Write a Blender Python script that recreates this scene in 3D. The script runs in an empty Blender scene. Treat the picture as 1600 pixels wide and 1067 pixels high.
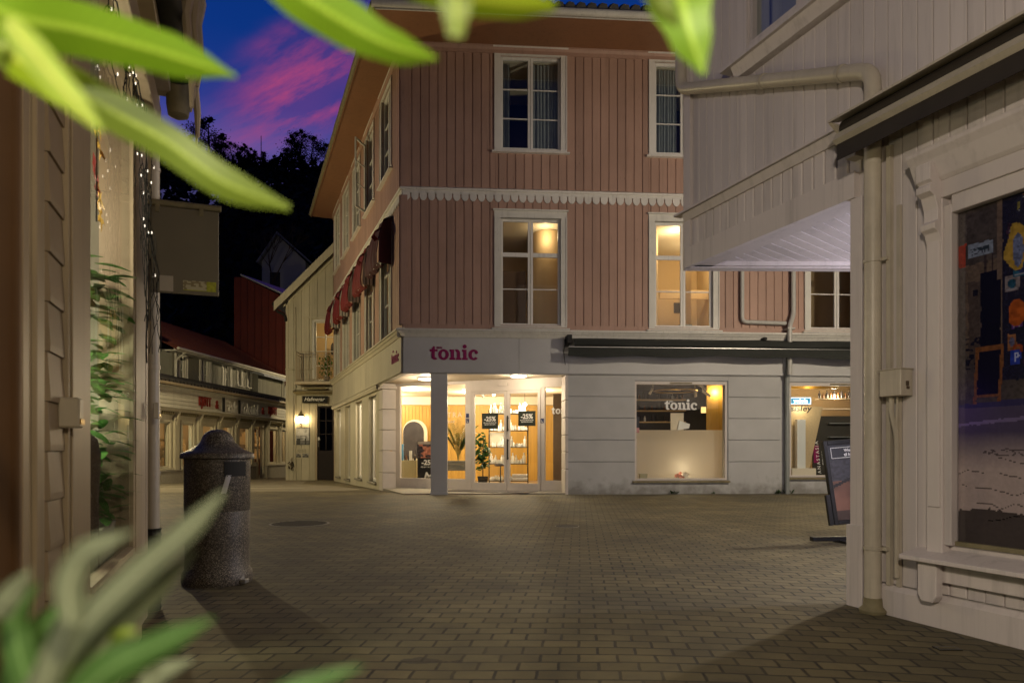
import bpy, bmesh, math, random
import numpy as np
from mathutils import Matrix, Vector
random.seed(7)
sc = bpy.context.scene
COL = sc.collection
# ------------------------------------------------------------------ camera
CH = 1.05                 # camera height
FPX, HX, HY = 1066.7, 800.0, 704.0
cam_d = bpy.data.cameras.new('camera'); cam = bpy.data.objects.new('camera', cam_d); COL.objects.link(cam)
cam.location = (0, 0, CH); cam.rotation_euler = (math.radians(90), 0, 0)
cam_d.lens = 24; cam_d.sensor_width = 36; cam_d.shift_y = (HY-533.5)/1600
cam_d.clip_start = 0.05; cam_d.clip_end = 2000
cam_d.dof.use_dof = True; cam_d.dof.focus_distance = 13.0; cam_d.dof.aperture_fstop = 4.0
sc.camera = cam
# ------------------------------------------------------------------ render / exposure
sc.view_settings.view_transform = 'Standard'; sc.view_settings.look = 'None'
sc.view_settings.gamma = 1; sc.view_settings.exposure = 0.22; sc.view_settings.use_curve_mapping = False
sc.render.engine = 'CYCLES'
sc.cycles.use_denoising = True
sc.cycles.max_bounces = 8; sc.cycles.diffuse_bounces = 3; sc.cycles.transparent_max_bounces = 16
sc.cycles.sample_clamp_indirect = 3.0
sc.cycles.caustics_reflective = False; sc.cycles.caustics_refractive = False
# ------------------------------------------------------------------ dusk sky
world = bpy.data.worlds.new('World'); sc.world = world; world.use_nodes = True
wt = world.node_tree; wt.nodes.clear()
def WN(t, **k):
    n = wt.nodes.new(t)
    for a, b in k.items(): setattr(n, a, b)
    return n
def wmath(op, a, b=None, c=None):
    n = WN('ShaderNodeMath', operation=op)
    for i, x in enumerate((a, b, c)):
        if x is None: continue
        if isinstance(x, (int, float)): n.inputs[i].default_value = x
        else: wt.links.new(x, n.inputs[i])
    return n.outputs[0]
wtc = WN('ShaderNodeTexCoord'); wsx = WN('ShaderNodeSeparateXYZ'); wt.links.new(wtc.outputs['Generated'], wsx.inputs[0])
wr = WN('ShaderNodeValToRGB'); wt.links.new(wsx.outputs['Z'], wr.inputs[0])
e = wr.color_ramp.elements
e[0].position = 0.0; e[0].color = (0.02, 0.018, 0.03, 1)
e[1].position = 0.385; e[1].color = (0.10, 0.085, 0.34, 1)
for p, c in ((0.30, (0.03, 0.03, 0.07, 1)), (0.43, (0.016, 0.045, 0.27, 1)), (0.50, (0.004, 0.036, 0.23, 1)), (0.60, (0.003, 0.030, 0.19, 1)), (0.75, (0.004, 0.014, 0.06, 1)), (1.0, (0.012, 0.015, 0.035, 1))):
    x = e.new(p); x.color = c
wn = WN('ShaderNodeTexNoise'); wn.inputs['Scale'].default_value = 3.0; wn.inputs['Detail'].default_value = 5
wmap = WN('ShaderNodeMapping'); wmap.inputs['Scale'].default_value = (1.4, 1, 3.4); wmap.inputs['Rotation'].default_value = (0, 0.45, 0)
wt.links.new(wtc.outputs['Generated'], wmap.inputs[0]); wt.links.new(wmap.outputs[0], wn.inputs['Vector'])
# pink cloud bank: a band in the sky, broken up by noise
line = wmath('ADD', wmath('MULTIPLY', wmath('ADD', wsx.outputs['X'], 0.208), 0.56), 0.480)
dist = wmath('SUBTRACT', wsx.outputs['Z'], line)
dist = wmath('ADD', dist, wmath('MULTIPLY', wmath('SUBTRACT', wn.outputs['Fac'], 0.5), 0.10))
g = wmath('MULTIPLY', wmath('ABSOLUTE', dist), 1/0.054)
band = wmath('SUBTRACT', 1.0, wmath('SMOOTH_MIN', g, 1.0, 0.5)); band.node.use_clamp = True
g2 = WN('ShaderNodeMapRange'); g2.interpolation_type = 'SMOOTHERSTEP'; wt.links.new(g, g2.inputs['Value'])
g2.inputs['From Min'].default_value = 0.0; g2.inputs['From Max'].default_value = 1.35; g2.inputs['To Min'].default_value = 1; g2.inputs['To Max'].default_value = 0
left = WN('ShaderNodeMapRange'); left.interpolation_type = 'SMOOTHSTEP'; wt.links.new(wsx.outputs['X'], left.inputs['Value'])
left.inputs['From Min'].default_value = -0.40; left.inputs['From Max'].default_value = -0.25
wt.nodes.remove(band.node)
right = WN('ShaderNodeMapRange'); wt.links.new(wsx.outputs['X'], right.inputs['Value']); right.inputs['From Min'].default_value = -0.05; right.inputs['From Max'].default_value = 0.15; right.inputs['To Min'].default_value = 1; right.inputs['To Max'].default_value = 0
front = wmath('GREATER_THAN', wsx.outputs['Y'], 0.0)
wn2 = WN('ShaderNodeTexNoise'); wn2.inputs['Scale'].default_value = 5.0; wn2.inputs['Detail'].default_value = 8; wn2.inputs['Roughness'].default_value = .62
wm2 = WN('ShaderNodeMapping'); wm2.inputs['Rotation'].default_value = (0, 0.51, 0); wt.links.new(wtc.outputs['Generated'], wm2.inputs[0])
wm3 = WN('ShaderNodeMapping'); wm3.inputs['Scale'].default_value = (1.0, 1, 4.6); wt.links.new(wm2.outputs[0], wm3.inputs[0]); wt.links.new(wm3.outputs[0], wn2.inputs['Vector'])
strk = WN('ShaderNodeMapRange'); wt.links.new(wn2.outputs['Fac'], strk.inputs['Value']); strk.inputs['From Min'].default_value = .40; strk.inputs['From Max'].default_value = .60; strk.inputs['To Min'].default_value = .14
cf = wmath('MULTIPLY', wmath('MULTIPLY', wmath('MULTIPLY', g2.outputs[0], left.outputs[0]), strk.outputs[0]), wmath('MULTIPLY', front, right.outputs[0]))
wmix = WN('ShaderNodeMix', data_type='RGBA'); wt.links.new(cf, wmix.inputs[0]); wt.links.new(wr.outputs[0], wmix.inputs[6])
wmix.inputs[7].default_value = (0.56, 0.072, 0.19, 1)
wback = WN('ShaderNodeMapRange'); wt.links.new(wsx.outputs['Y'], wback.inputs['Value']); wback.inputs['From Min'].default_value = -0.2; wback.inputs['From Max'].default_value = 0.35; wback.inputs['To Min'].default_value = 0.22; wback.inputs['To Max'].default_value = 0.78
wbg = WN('ShaderNodeBackground'); wt.links.new(wback.outputs[0], wbg.inputs[1])
wo = WN('ShaderNodeOutputWorld'); wt.links.new(wmix.outputs[2], wbg.inputs[0]); wt.links.new(wbg.outputs[0], wo.inputs[0])

# ------------------------------------------------------------------ helpers
class Fr:
    """a wall frame: u to the right along the wall, v into the wall, z up"""
    def __init__(s, ox, oy, ux, uy):
        l = math.hypot(ux, uy); s.o = (ox, oy); s.u = (ux/l, uy/l); s.v = (-uy/l, ux/l)
    def P(s, px, py, v=0.0):
        dx, dy, dz = (px-HX)/FPX, 1.0, (HY-py)/FPX
        k = (v + s.o[0]*s.v[0] + s.o[1]*s.v[1])/(dx*s.v[0]+dy*s.v[1])
        x, y = dx*k-s.o[0], dy*k-s.o[1]
        return x*s.u[0]+y*s.u[1], CH+dz*k
    def U(s, px, v=0.0): return s.P(px, HY, v)[0]
    def Z(s, px, py, v=0.0): return s.P(px, py, v)[1]
    def W(s, u, v): return (s.o[0]+u*s.u[0]+v*s.v[0], s.o[1]+u*s.u[1]+v*s.v[1])
    def M(s, u=0, v=0, z=0):
        x, y = s.W(u, v)
        return Matrix(((s.u[0], s.v[0], 0, x), (s.u[1], s.v[1], 0, y), (0, 0, 1, z), (0, 0, 0, 1)))
def at(px, py, d):
    return Vector(((px-HX)/FPX*d, d, CH+(HY-py)/FPX*d))
def gz(y): return 0.0 if y < 16.2 else -0.0165*(y-16.2)

def props(o, label=None, cat=None, group=None, kind=None):
    if label: o['label'] = label
    if cat: o['category'] = cat
    if group: o['group'] = group
    if kind: o['kind'] = kind
    return o
def thing(name, label, cat, M=None, group=None):
    o = bpy.data.objects.new(name, None); COL.objects.link(o); o.empty_display_size = 0.2
    if M is not None: o.matrix_world = M if isinstance(M, Matrix) else Matrix.Translation(M)
    return props(o, label, cat, group)
class MB:
    def __init__(s): s.v = []; s.f = []; s.m = []
    def add(s, vs, fs, mi=0):
        b = len(s.v); s.v += [tuple(x) for x in vs]
        for f in fs: s.f.append(tuple(b+i for i in f)); s.m.append(mi)
        return s
    def box(s, x0, x1, y0, y1, z0, z1, mi=0):
        return s.add([(x0,y0,z0),(x1,y0,z0),(x1,y1,z0),(x0,y1,z0),(x0,y0,z1),(x1,y0,z1),(x1,y1,z1),(x0,y1,z1)],
              [(0,3,2,1),(4,5,6,7),(0,1,5,4),(1,2,6,5),(2,3,7,6),(3,0,4,7)], mi)
    def prism(s, poly, y0, y1, mi=0):     # poly in (x, z), pushed along y
        n = len(poly)
        a = sum(poly[i][0]*poly[(i+1)%n][1]-poly[(i+1)%n][0]*poly[i][1] for i in range(n))
        if a < 0: poly = poly[::-1]
        return s.add([(x,y0,z) for x,z in poly]+[(x,y1,z) for x,z in poly],
              [tuple(range(n)), tuple(range(2*n-1,n-1,-1))]+[(i,i+n,(i+1)%n+n,(i+1)%n) for i in range(n)], mi)
    def slab(s, poly, z0, z1, mi=0):      # poly in (x, y), pushed up z
        n = len(poly)
        a = sum(poly[i][0]*poly[(i+1)%n][1]-poly[(i+1)%n][0]*poly[i][1] for i in range(n))
        if a < 0: poly = poly[::-1]
        return s.add([(x,y,z0) for x,y in poly]+[(x,y,z1) for x,y in poly],
              [tuple(range(n-1,-1,-1)), tuple(range(n,2*n))]+[(i,(i+1)%n,(i+1)%n+n,i+n) for i in range(n)], mi)
    def profile(s, prof, x0, x1, mi=0):   # prof in (y, z), pushed along x
        n = len(prof)
        a = sum(prof[i][0]*prof[(i+1)%n][1]-prof[(i+1)%n][0]*prof[i][1] for i in range(n))
        if a < 0: prof = prof[::-1]
        return s.add([(x0,y,z) for y,z in prof]+[(x1,y,z) for y,z in prof],
              [tuple(range(n-1,-1,-1)), tuple(range(n,2*n))]+[(i,(i+1)%n,(i+1)%n+n,i+n) for i in range(n)], mi)
    def tube(s, pts, r, n=10, caps=True, mi=0):
        pts = [Vector(p) for p in pts]; rs = r if isinstance(r, (list, tuple)) else [r]*len(pts)
        t0 = (pts[1]-pts[0]).normalized()
        a = t0.orthogonal().normalized(); vs = []
        for i, p in enumerate(pts):
            t = ((pts[min(i+1,len(pts)-1)]-p).normalized()+(p-pts[max(i-1,0)]).normalized())
            if t.length < 1e-6: t = t0
            t.normalize(); a = (a-t*a.dot(t)).normalized(); b = t.cross(a)
            for k in range(n):
                q = 2*math.pi*k/n; vs.append(p+(a*math.cos(q)+b*math.sin(q))*rs[i])
        m = len(pts); fs = [(i*n+k, i*n+(k+1)%n, (i+1)*n+(k+1)%n, (i+1)*n+k) for i in range(m-1) for k in range(n)]
        if caps: fs += [tuple(range(n-1,-1,-1)), tuple((m-1)*n+k for k in range(n))]
        return s.add(vs, fs, mi)
    def lathe(s, prof, n=32, cx=0, cy=0, mi=0):
        vs = [(cx+r*math.cos(2*math.pi*k/n), cy+r*math.sin(2*math.pi*k/n), z) for r, z in prof for k in range(n)]
        m = len(prof); fs = [(i*n+k, i*n+(k+1)%n, (i+1)*n+(k+1)%n, (i+1)*n+k) for i in range(m-1) for k in range(n)]
        fs += [tuple(range(n-1,-1,-1)), tuple((m-1)*n+k for k in range(n))]
        return s.add(vs, fs, mi)
    def mesh(s, name, mats, smooth=False, bevel=0):
        me = bpy.data.meshes.new(name); me.from_pydata(s.v, [], s.f)
        mats = mats if isinstance(mats, (list, tuple)) else [mats]
        for m in mats: me.materials.append(m)
        if len(mats) > 1: me.polygons.foreach_set('material_index', s.m)
        if bevel:
            bm = bmesh.new(); bm.from_mesh(me)
            bmesh.ops.bevel(bm, geom=bm.edges[:], offset=bevel, segments=1, affect='EDGES', clamp_overlap=True)
            bm.to_mesh(me); bm.free()
        me.update()
        if smooth:
            me.polygons.foreach_set('use_smooth', [True]*len(me.polygons)); me.set_sharp_from_angle(angle=math.radians(40))
        return me
    def build(s, name, mats, parent=None, loc=(0,0,0), M=None, smooth=False, bevel=0):
        return link(name, s.mesh(name, mats, smooth, bevel), parent, loc, M)
def link(name, me, parent=None, loc=(0,0,0), M=None):
    o = bpy.data.objects.new(name, me); COL.objects.link(o)
    if parent: o.parent = parent
    if M is not None:
        if parent: o.matrix_local = M
        else: o.matrix_world = M
    else: o.location = loc
    return o
def copy_tree(o, parent=None):
    c = o.copy(); COL.objects.link(c)
    if parent: c.parent = parent
    for ch in list(o.children): copy_tree(ch, c)
    return c
def text_obj(name, s, size, mat, parent=None, M=None, ext=0.003, bold=0.0, align='CENTER', spacing=1.0, shear=0.0, sx=1.0):
    cu = bpy.data.curves.new('t', 'FONT'); cu.body = s; cu.size = size; cu.extrude = ext; cu.offset = bold
    cu.align_x = align; cu.space_character = spacing; cu.shear = shear; cu.resolution_u = 4
    t = bpy.data.objects.new('t', cu); COL.objects.link(t)
    me = bpy.data.meshes.new_from_object(t.evaluated_get(bpy.context.evaluated_depsgraph_get()))
    bpy.data.objects.remove(t); bpy.data.curves.remove(cu)
    me.transform(Matrix.Rotation(math.radians(90), 4, 'X')); me.transform(Matrix.Diagonal((sx,1,1,1)))
    me.materials.clear(); me.materials.append(mat)
    return link(name, me, parent, M=M if M is not None else Matrix.Identity(4))
def T(x, y, z): return Matrix.Translation((x, y, z))
# slab-serif letters, x-height 1
def _ring(cx, cz, rx, rz, ix, iz, a0=0, a1=360, n=26, iox=0):
    out = [(cx+rx*math.cos(math.radians(a0+(a1-a0)*i/n)), cz+rz*math.sin(math.radians(a0+(a1-a0)*i/n))) for i in range(n+1)]
    inn = [(cx+iox+ix*math.cos(math.radians(a0+(a1-a0)*i/n)), cz+iz*math.sin(math.radians(a0+(a1-a0)*i/n))) for i in range(n+1)]
    return [[out[i], out[i+1], inn[i+1], inn[i]] for i in range(n)]
def _rc(a, b, c, d): return [(a,c),(b,c),(b,d),(a,d)]
def slab_letter(ch):
    if ch == 't':
        return [_rc(.18,.50,.25,1.12), [(.18,1.0),(.50,1.0),(.50,1.30),(.34,1.30)], _rc(0,.76,.80,1.0)]+_ring(.50,.28,.32,.30,0.02,.05,180,320,12)+[[(.18,.28),(.50,.28),(.50,.2),(.2,.16)]], .80
    if ch == 'o': return _ring(.52,.5,.52,.53,.20,.31,0,360,32), 1.08
    if ch == 'n':
        return [_rc(.12,.44,.0,1.0), _rc(0,.3,.80,1.0), _rc(0,.56,0,.19), _rc(.72,1.04,0,.62), _rc(.62,1.16,0,.19)]+_ring(.70,.62,.34,.41,.03,.14,0,125,14), 1.20
    if ch == 'i': return [_rc(.12,.44,0,1.0), _rc(0,.3,.80,1.0), _rc(0,.56,0,.19)]+_ring(.26,1.30,.20,.20,.001,.001,0,360,18), .60
    if ch == 'c': return _ring(.52,.5,.52,.53,.18,.31,48,322,28)+_ring(.78,.74,.17,.17,.001,.001,0,360,14), 1.0
    return [], .5
def slab_word(word, xh, mat, parent, M, name='letter', ext=0.012, step=0.0):
    x = 0
    for ch in word:
        polys, w = slab_letter(ch); mb = MB()
        for i, p in enumerate(polys):
            mb.prism([((x+a)*xh, b*xh) for a, b in p], -ext-0.0004*(i % 3), 0)
        mb.build(name, mat, parent, M=M)
        x += w+0.02
    return x*xh

# ------------------------------------------------------------------ materials
class NT:
    def __init__(s, name):
        s.mat = bpy.data.materials.new(name); s.mat.use_nodes = True; s.t = s.mat.node_tree
        s.b = s.t.nodes['Principled BSDF']; s.out = s.t.nodes['Material Output']
    def n(s, t, inp=None, **k):
        x = s.t.nodes.new(t)
        for a, b in k.items(): setattr(x, a, b)
        for a, b in (inp or {}).items():
            if hasattr(b, 'is_output'): s.t.links.new(b, x.inputs[a])
            else: x.inputs[a].default_value = b
        return x
    def l(s, a, b): s.t.links.new(a, b)
    def obj(s, scale=(1,1,1)):
        tc = s.n('ShaderNodeTexCoord'); m = s.n('ShaderNodeMapping', {0: tc.outputs['Object']}); m.inputs['Scale'].default_value = scale
        return m.outputs[0]
    def noise(s, vec, scale, detail=4, rough=.55): return s.n('ShaderNodeTexNoise', {'Vector': vec, 'Scale': scale, 'Detail': detail, 'Roughness': rough})
    def ramp(s, fac, stops):
        r = s.n('ShaderNodeValToRGB', {0: fac}); e = r.color_ramp.elements
        e[0].position, e[0].color = stops[0][0], (*stops[0][1], 1); e[1].position, e[1].color = stops[-1][0], (*stops[-1][1], 1)
        for p, c in stops[1:-1]: x = e.new(p); x.color = (*c, 1)
        return r.outputs[0]
    def mix(s, f, a, b, mode='MIX'):
        m = s.n('ShaderNodeMix', data_type='RGBA', blend_type=mode)
        for i, x in ((0, f), (6, a), (7, b)):
            if hasattr(x, 'is_output'): s.l(x, m.inputs[i])
            else: m.inputs[i].default_value = x if i == 0 else (*x, 1)
        return m.outputs[2]
    def bump(s, h, strength=.3, dist=.01):
        b = s.n('ShaderNodeBump', {'Height': h, 'Strength': strength, 'Distance': dist}); s.l(b.outputs[0], s.b.inputs['Normal'])
def mul(c, k): return tuple(x*k for x in c)
def paint(name, c, rough=.55, dirt=.35, dscale=1.3, grain=(14,14,1.2), chips=0.0, bump=.25):
    m = NT(name); v = m.obj(); vg = m.obj(grain)
    big = m.noise(v, dscale, 6, .65); gr = m.noise(vg, 3.0, 5, .6)
    c0 = m.mix(m.ramp(big.outputs[0], [(.3,(0,0,0)),(.7,(1,1,1))]), mul(c, 1-dirt), c)
    c1 = m.mix(m.n('ShaderNodeMath', {0: gr.outputs[0], 1: .45}, operation='MULTIPLY').outputs[0], c0, mul(c, .78))
    if chips:
        ch = m.noise(m.obj((30,30,3)), 1.6, 6, .7)
        f = m.ramp(ch.outputs[0], [(.60,(0,0,0)),(.66,(1,1,1))])
        big2 = m.ramp(m.noise(v, .9, 3).outputs[0], [(.5,(0,0,0)),(.62,(1,1,1))])
        ff = m.n('ShaderNodeMath', {0: f, 1: big2}, operation='MULTIPLY').outputs[0]
        ff = m.n('ShaderNodeMath', {0: ff, 1: chips}, operation='MULTIPLY').outputs[0]
        c1 = m.mix(ff, c1, (.07,.055,.045))
    isl = m.n('ShaderNodeNewGeometry'); rr = m.n('ShaderNodeMapRange', {'Value': isl.outputs['Random Per Island']}); rr.inputs['To Min'].default_value = .90; rr.inputs['To Max'].default_value = 1.06
    c2 = m.n('ShaderNodeVectorMath', {0: c1}, operation='SCALE'); m.l(rr.outputs[0], c2.inputs['Scale'])
    run = m.noise(m.obj((7,7,.35)), 1.5, 5, .7)
    c3 = m.mix(m.ramp(run.outputs[0], [(.52,(0,0,0)),(.74,(.5,.5,.5))]), c2.outputs[0], mul(c, .5))
    m.l(c3, m.b.inputs['Base Color']); m.b.inputs['Roughness'].default_value = rough
    m.bump(gr.outputs[0], bump, .004)
    return m.mat
def plain(name, c, rough=.5, metal=0.0, var=.2, scale=20, bump=.1, bd=.002):
    m = NT(name); nz = m.noise(m.obj(), scale, 4)
    m.l(m.mix(nz.outputs[0], mul(c, 1-var), mul(c, 1+var)), m.b.inputs['Base Color'])
    m.b.inputs['Roughness'].default_value = rough; m.b.inputs['Metallic'].default_value = metal
    m.bump(nz.outputs[0], bump, bd); return m.mat
def emit(name, c, s):
    m = NT(name); em = m.n('ShaderNodeEmission', {0: (*c, 1), 1: s}); m.l(em.outputs[0], m.out.inputs[0]); return m.mat
def glass(name, tint=(.92,.95,.94), refl=1.0, rough=0.0):
    m = NT(name); tr = m.n('ShaderNodeBsdfTransparent', {0: (*tint, 1)}); gl = m.n('ShaderNodeBsdfGlossy', {'Roughness': rough})
    fr = m.n('ShaderNodeFresnel', {'IOR': 1.5}); geo = m.n('ShaderNodeNewGeometry')
    nz = m.noise(m.obj(), 1.1, 2); bp = m.n('ShaderNodeBump', {'Height': nz.outputs[0], 'Strength': .04, 'Distance': .05})
    m.l(bp.outputs[0], gl.inputs['Normal'])
    # both faces of a pane: fresnel of a slab
    f = m.n('ShaderNodeMath', {0: fr.outputs[0], 1: 1.8*refl}, operation='MULTIPLY'); f.use_clamp = True
    lw = m.n('ShaderNodeMath', {0: 1.0, 1: geo.outputs['Backfacing']}, operation='SUBTRACT')
    f2 = m.n('ShaderNodeMath', {0: f.outputs[0], 1: lw.outputs[0]}, operation='MULTIPLY')
    mx = m.n('ShaderNodeMixShader', {0: f2.outputs[0], 1: tr.outputs[0], 2: gl.outputs[0]}); m.l(mx.outputs[0], m.out.inputs[0]); return m.mat
def frosted(name):
    m = NT(name); tl = m.n('ShaderNodeBsdfTranslucent', {0: (.85,.82,.78,1)}); df = m.n('ShaderNodeBsdfDiffuse', {0: (.7,.68,.65,1)})
    tr = m.n('ShaderNodeBsdfTransparent', {0: (.9,.9,.9,1)})
    a = m.n('ShaderNodeMixShader', {0: .3, 1: tl.outputs[0], 2: df.outputs[0]}); b = m.n('ShaderNodeMixShader', {0: .12, 1: a.outputs[0], 2: tr.outputs[0]})
    m.l(b.outputs[0], m.out.inputs[0]); return m.mat
def leafy(name, c, c2, trans=.45, rough=.4, vein=False):
    m = NT(name); nz = m.noise(m.obj((1,1,1)), 14, 4)
    cc = m.mix(nz.outputs[0], c, c2)
    if vein:      # pale midrib and fine side veins, from the blade's own coordinates
        a = m.n('ShaderNodeVertexColor'); a.layer_name = 'blade'; sp = m.n('ShaderNodeSeparateColor', {0: a.outputs[0]})
        mid = m.ramp(sp.outputs[0], [(0,(1,1,1)),(.10,(.8,.8,.8)),(.16,(0,0,0))])
        cc = m.mix(mid, cc, tuple(min(x*1.7+.05, .9) for x in c2))
        ph = m.n('ShaderNodeMath', {0: sp.outputs[1], 1: 170.0}, operation='MULTIPLY'); ph = m.n('ShaderNodeMath', {0: sp.outputs[0], 1: -9.0, 2: ph.outputs[0]}, operation='MULTIPLY_ADD')
        sn = m.n('ShaderNodeMath', {0: ph.outputs[0]}, operation='SINE'); vf = m.ramp(sn.outputs[0], [(.75,(0,0,0)),(1,(.35,.35,.35))]); cc = m.mix(vf, cc, mul(c, .55))
    m.l(cc, m.b.inputs['Base Color']); m.b.inputs['Roughness'].default_value = rough
    tl = m.n('ShaderNodeBsdfTranslucent', {0: cc}); mx = m.n('ShaderNodeMixShader', {0: trans, 1: m.b.outputs[0], 2: tl.outputs[0]})
    m.l(mx.outputs[0], m.out.inputs[0]); return m.mat
def printed(name, rough=.35, glow=0):
    m = NT(name); a = m.n('ShaderNodeVertexColor'); a.layer_name = 'print'; m.l(a.outputs[0], m.b.inputs['Base Color']); m.b.inputs['Roughness'].default_value = rough; return m.mat

MT = {}
MT['pink'] = paint('pink_painted_boards', (.46,.292,.226), .6, .24, .8, chips=.8)
MT['pinktrim'] = paint('pink_trim', (.42,.235,.17), .6, .2)
MT['soffit'] = paint('ochre_painted_soffit', (.30,.143,.070), .55, .2, 1.0, (2,14,2))
MT['white'] = paint('white_painted_wood', (.76,.74,.70), .5, .12, 1.6, chips=.25)
MT['greywhite'] = paint('grey_white_painted_wood', (.70,.69,.64), .5, .22, 1.8, chips=.5)
MT['sash'] = paint('white_sash_paint', (.74,.73,.70), .4, .1, 4)
MT['whiteboard'] = paint('warm_white_painted_boards', (.69,.63,.62), .5, .10, .7, chips=.15)
MT['cream'] = paint('cream_painted_boards', (.60,.56,.44), .55, .2, .9, chips=.2)
MT['greyboard'] = paint('grey_painted_boards', (.23,.23,.20), .6, .2, 1.0)
MT['beige'] = paint('beige_painted_boards', (.42,.33,.235), .5, .2, 1.0, chips=.2)
MT['beigetrim'] = paint('beige_painted_trim', (.50,.41,.29), .45, .2, 2.0, chips=.3)
MT['redboard'] = paint('dark_red_boards', (.095,.011,.006), .6, .3, 1.0)
MT['render'] = plain('painted_render', (.455,.46,.46), .75, 0, .16, 1.7, .4, .006)
def splashed(m_):
    t = m_.node_tree; b = t.nodes['Principled BSDF']; src = b.inputs['Base Color'].links[0].from_socket
    g_ = t.nodes.new('ShaderNodeNewGeometry'); s_ = t.nodes.new('ShaderNodeSeparateXYZ'); t.links.new(g_.outputs['Position'], s_.inputs[0])
    n_ = t.nodes.new('ShaderNodeTexNoise'); n_.inputs['Scale'].default_value = 5; n_.inputs['Detail'].default_value = 7; t.links.new(g_.outputs['Position'], n_.inputs['Vector'])
    a_ = t.nodes.new('ShaderNodeMath'); a_.operation = 'MULTIPLY_ADD'; a_.inputs[1].default_value = -1.0; t.links.new(n_.outputs['Fac'], a_.inputs[0]); t.links.new(s_.outputs['Z'], a_.inputs[2])
    r_ = t.nodes.new('ShaderNodeMapRange'); r_.inputs['From Min'].default_value = -.55; r_.inputs['From Max'].default_value = -.15; r_.inputs['To Min'].default_value = .6; r_.inputs['To Max'].default_value = 0; t.links.new(a_.outputs[0], r_.inputs['Value'])
    x_ = t.nodes.new('ShaderNodeMix'); x_.data_type = 'RGBA'; x_.inputs[7].default_value = (.13,.12,.09,1); t.links.new(r_.outputs[0], x_.inputs[0]); t.links.new(src, x_.inputs[6]); t.links.new(x_.outputs[2], b.inputs['Base Color'])
    return m_
MT['render'] = splashed(MT['render'])
MT['rendersmooth'] = plain('painted_panel', (.475,.48,.485), .5, 0, .09, 2, .15)
MT['stone'] = plain('warm_stone_facing', (.62,.57,.53), .6, 0, .08, 8, .25, .003)
MT['tile'] = plain('dark_roof_tile', (.035,.033,.035), .6, 0, .4, 12, .4, .01)
MT['redtile'] = plain('red_roof_tile', (.10,.022,.012), .7, 0, .4, 7, .5, .02)
MT['slate'] = plain('pale_metal_roof', (.35,.38,.45), .35, 0.2, .1, 3)
MT['zinc'] = plain('zinc', (.28,.27,.25), .45, .6, .25, 10)
MT['oldzinc'] = plain('mossy_gutter_metal', (.22,.19,.11), .7, .2, .5, 9, .5, .004)
MT['black'] = plain('black_plastic', (.010,.010,.010), .75, 0, .3, 20)
MT['blackfab'] = plain('black_awning_cloth', (.012,.015,.012), .75, 0, .4, 8, .6, .012)
MT['darkbrown'] = plain('dark_brown_awning_cloth', (.022,.016,.012), .7, 0, .3, 8, .3, .004)
MT['alu'] = plain('aluminium', (.55,.55,.55), .35, .8, .05)
MT['blackmetal'] = plain('black_metal', (.01,.01,.012), .35, .3, .2)
MT['pipe'] = paint('cream_painted_pipe', (.60,.54,.44), .4, .3, 3.0, chips=.3)
MT['pipew'] = paint('grey_white_painted_pipe', (.50,.50,.47), .4, .2, 3.0)
MT['pipeg'] = plain('grey_pipe', (.26,.28,.27), .4, 0, .15, 5)
MT['magenta'] = plain('magenta_letter', (.25,.002,.09), .4, 0, .02)
MT['redletter'] = plain('red_letter', (.22,.015,.012), .5, 0, .2, 9)
MT['whiteprint'] = plain('white_print', (.8,.8,.78), .5, 0, .02)
MT['darkprint'] = plain('dark_print', (.015,.015,.018), .45, 0, .05)
MT['print'] = printed('printed_picture')
MT['glass'] = glass('window_glass')
MT['clearglass'] = glass('clear_display_glass', (.96,.97,.96), .45)
MT['darkglass'] = glass('dim_window_glass', (.75,.8,.8), 1.4)
MT['frost'] = frosted('frosted_film')
MT['ochre'] = paint('ochre_wood_panelling', (.62,.36,.07), .5, .1, 1.0)
MT['ceil'] = plain('room_ceiling', (.75,.66,.52), .7, 0, .03)
MT['roomwall'] = plain('warm_room_wall', (.60,.44,.26), .7, 0, .05)
MT['darkroom'] = plain('dark_room_wall', (.05,.05,.055), .8, 0, .2)
MT['shopfloor'] = plain('shop_floor', (.35,.26,.17), .35, 0, .2, 6)
MT['curtain'] = plain('pale_curtain', (.30,.32,.32), .8, 0, .15, 6)
MT['bottle'] = plain('white_bottle', (.85,.84,.8), .3, 0, .02)
MT['darkbottle'] = plain('dark_bottle', (.05,.045,.05), .2, 0, .5, 4)
MT['amber'] = plain('amber_bottle', (.16,.07,.03), .2, 0, .5, 4)
MT['blue'] = plain('blue_box', (.05,.25,.5), .3, 0, .1)
MT['concrete'] = plain('concrete', (.28,.26,.22), .8, 0, .25, 14, .4, .004)
MT['redcloth'] = plain('red_awning_cloth', (.13,.008,.008), .8, 0, .35, 6, .4, .01)
MT['brass'] = plain('brass', (.6,.4,.15), .3, .9, .1)
MT['bark'] = plain('bark', (.10,.07,.045), .9, 0, .4, 18, .6, .01)
MT['lampglow'] = emit('lamp_glow', (1,.80,.45), 14)
MT['lampdisc'] = emit('ceiling_lamp_glow', (1,.86,.62), 7)
MT['bulb'] = emit('fairy_bulb', (1,.88,.68), 1.8)
MT['led'] = emit('white_blue_sign_glow', (.55,.85,1), 3.5)
MT['cyan'] = emit('cyan_neon', (.1,.75,.9), 2.5)
MT['leaf_dark'] = leafy('dark_leaf', (.03,.07,.02), (.05,.11,.03))
MT['leaf_mid'] = leafy('green_leaf', (.06,.16,.03), (.10,.22,.05))
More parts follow.
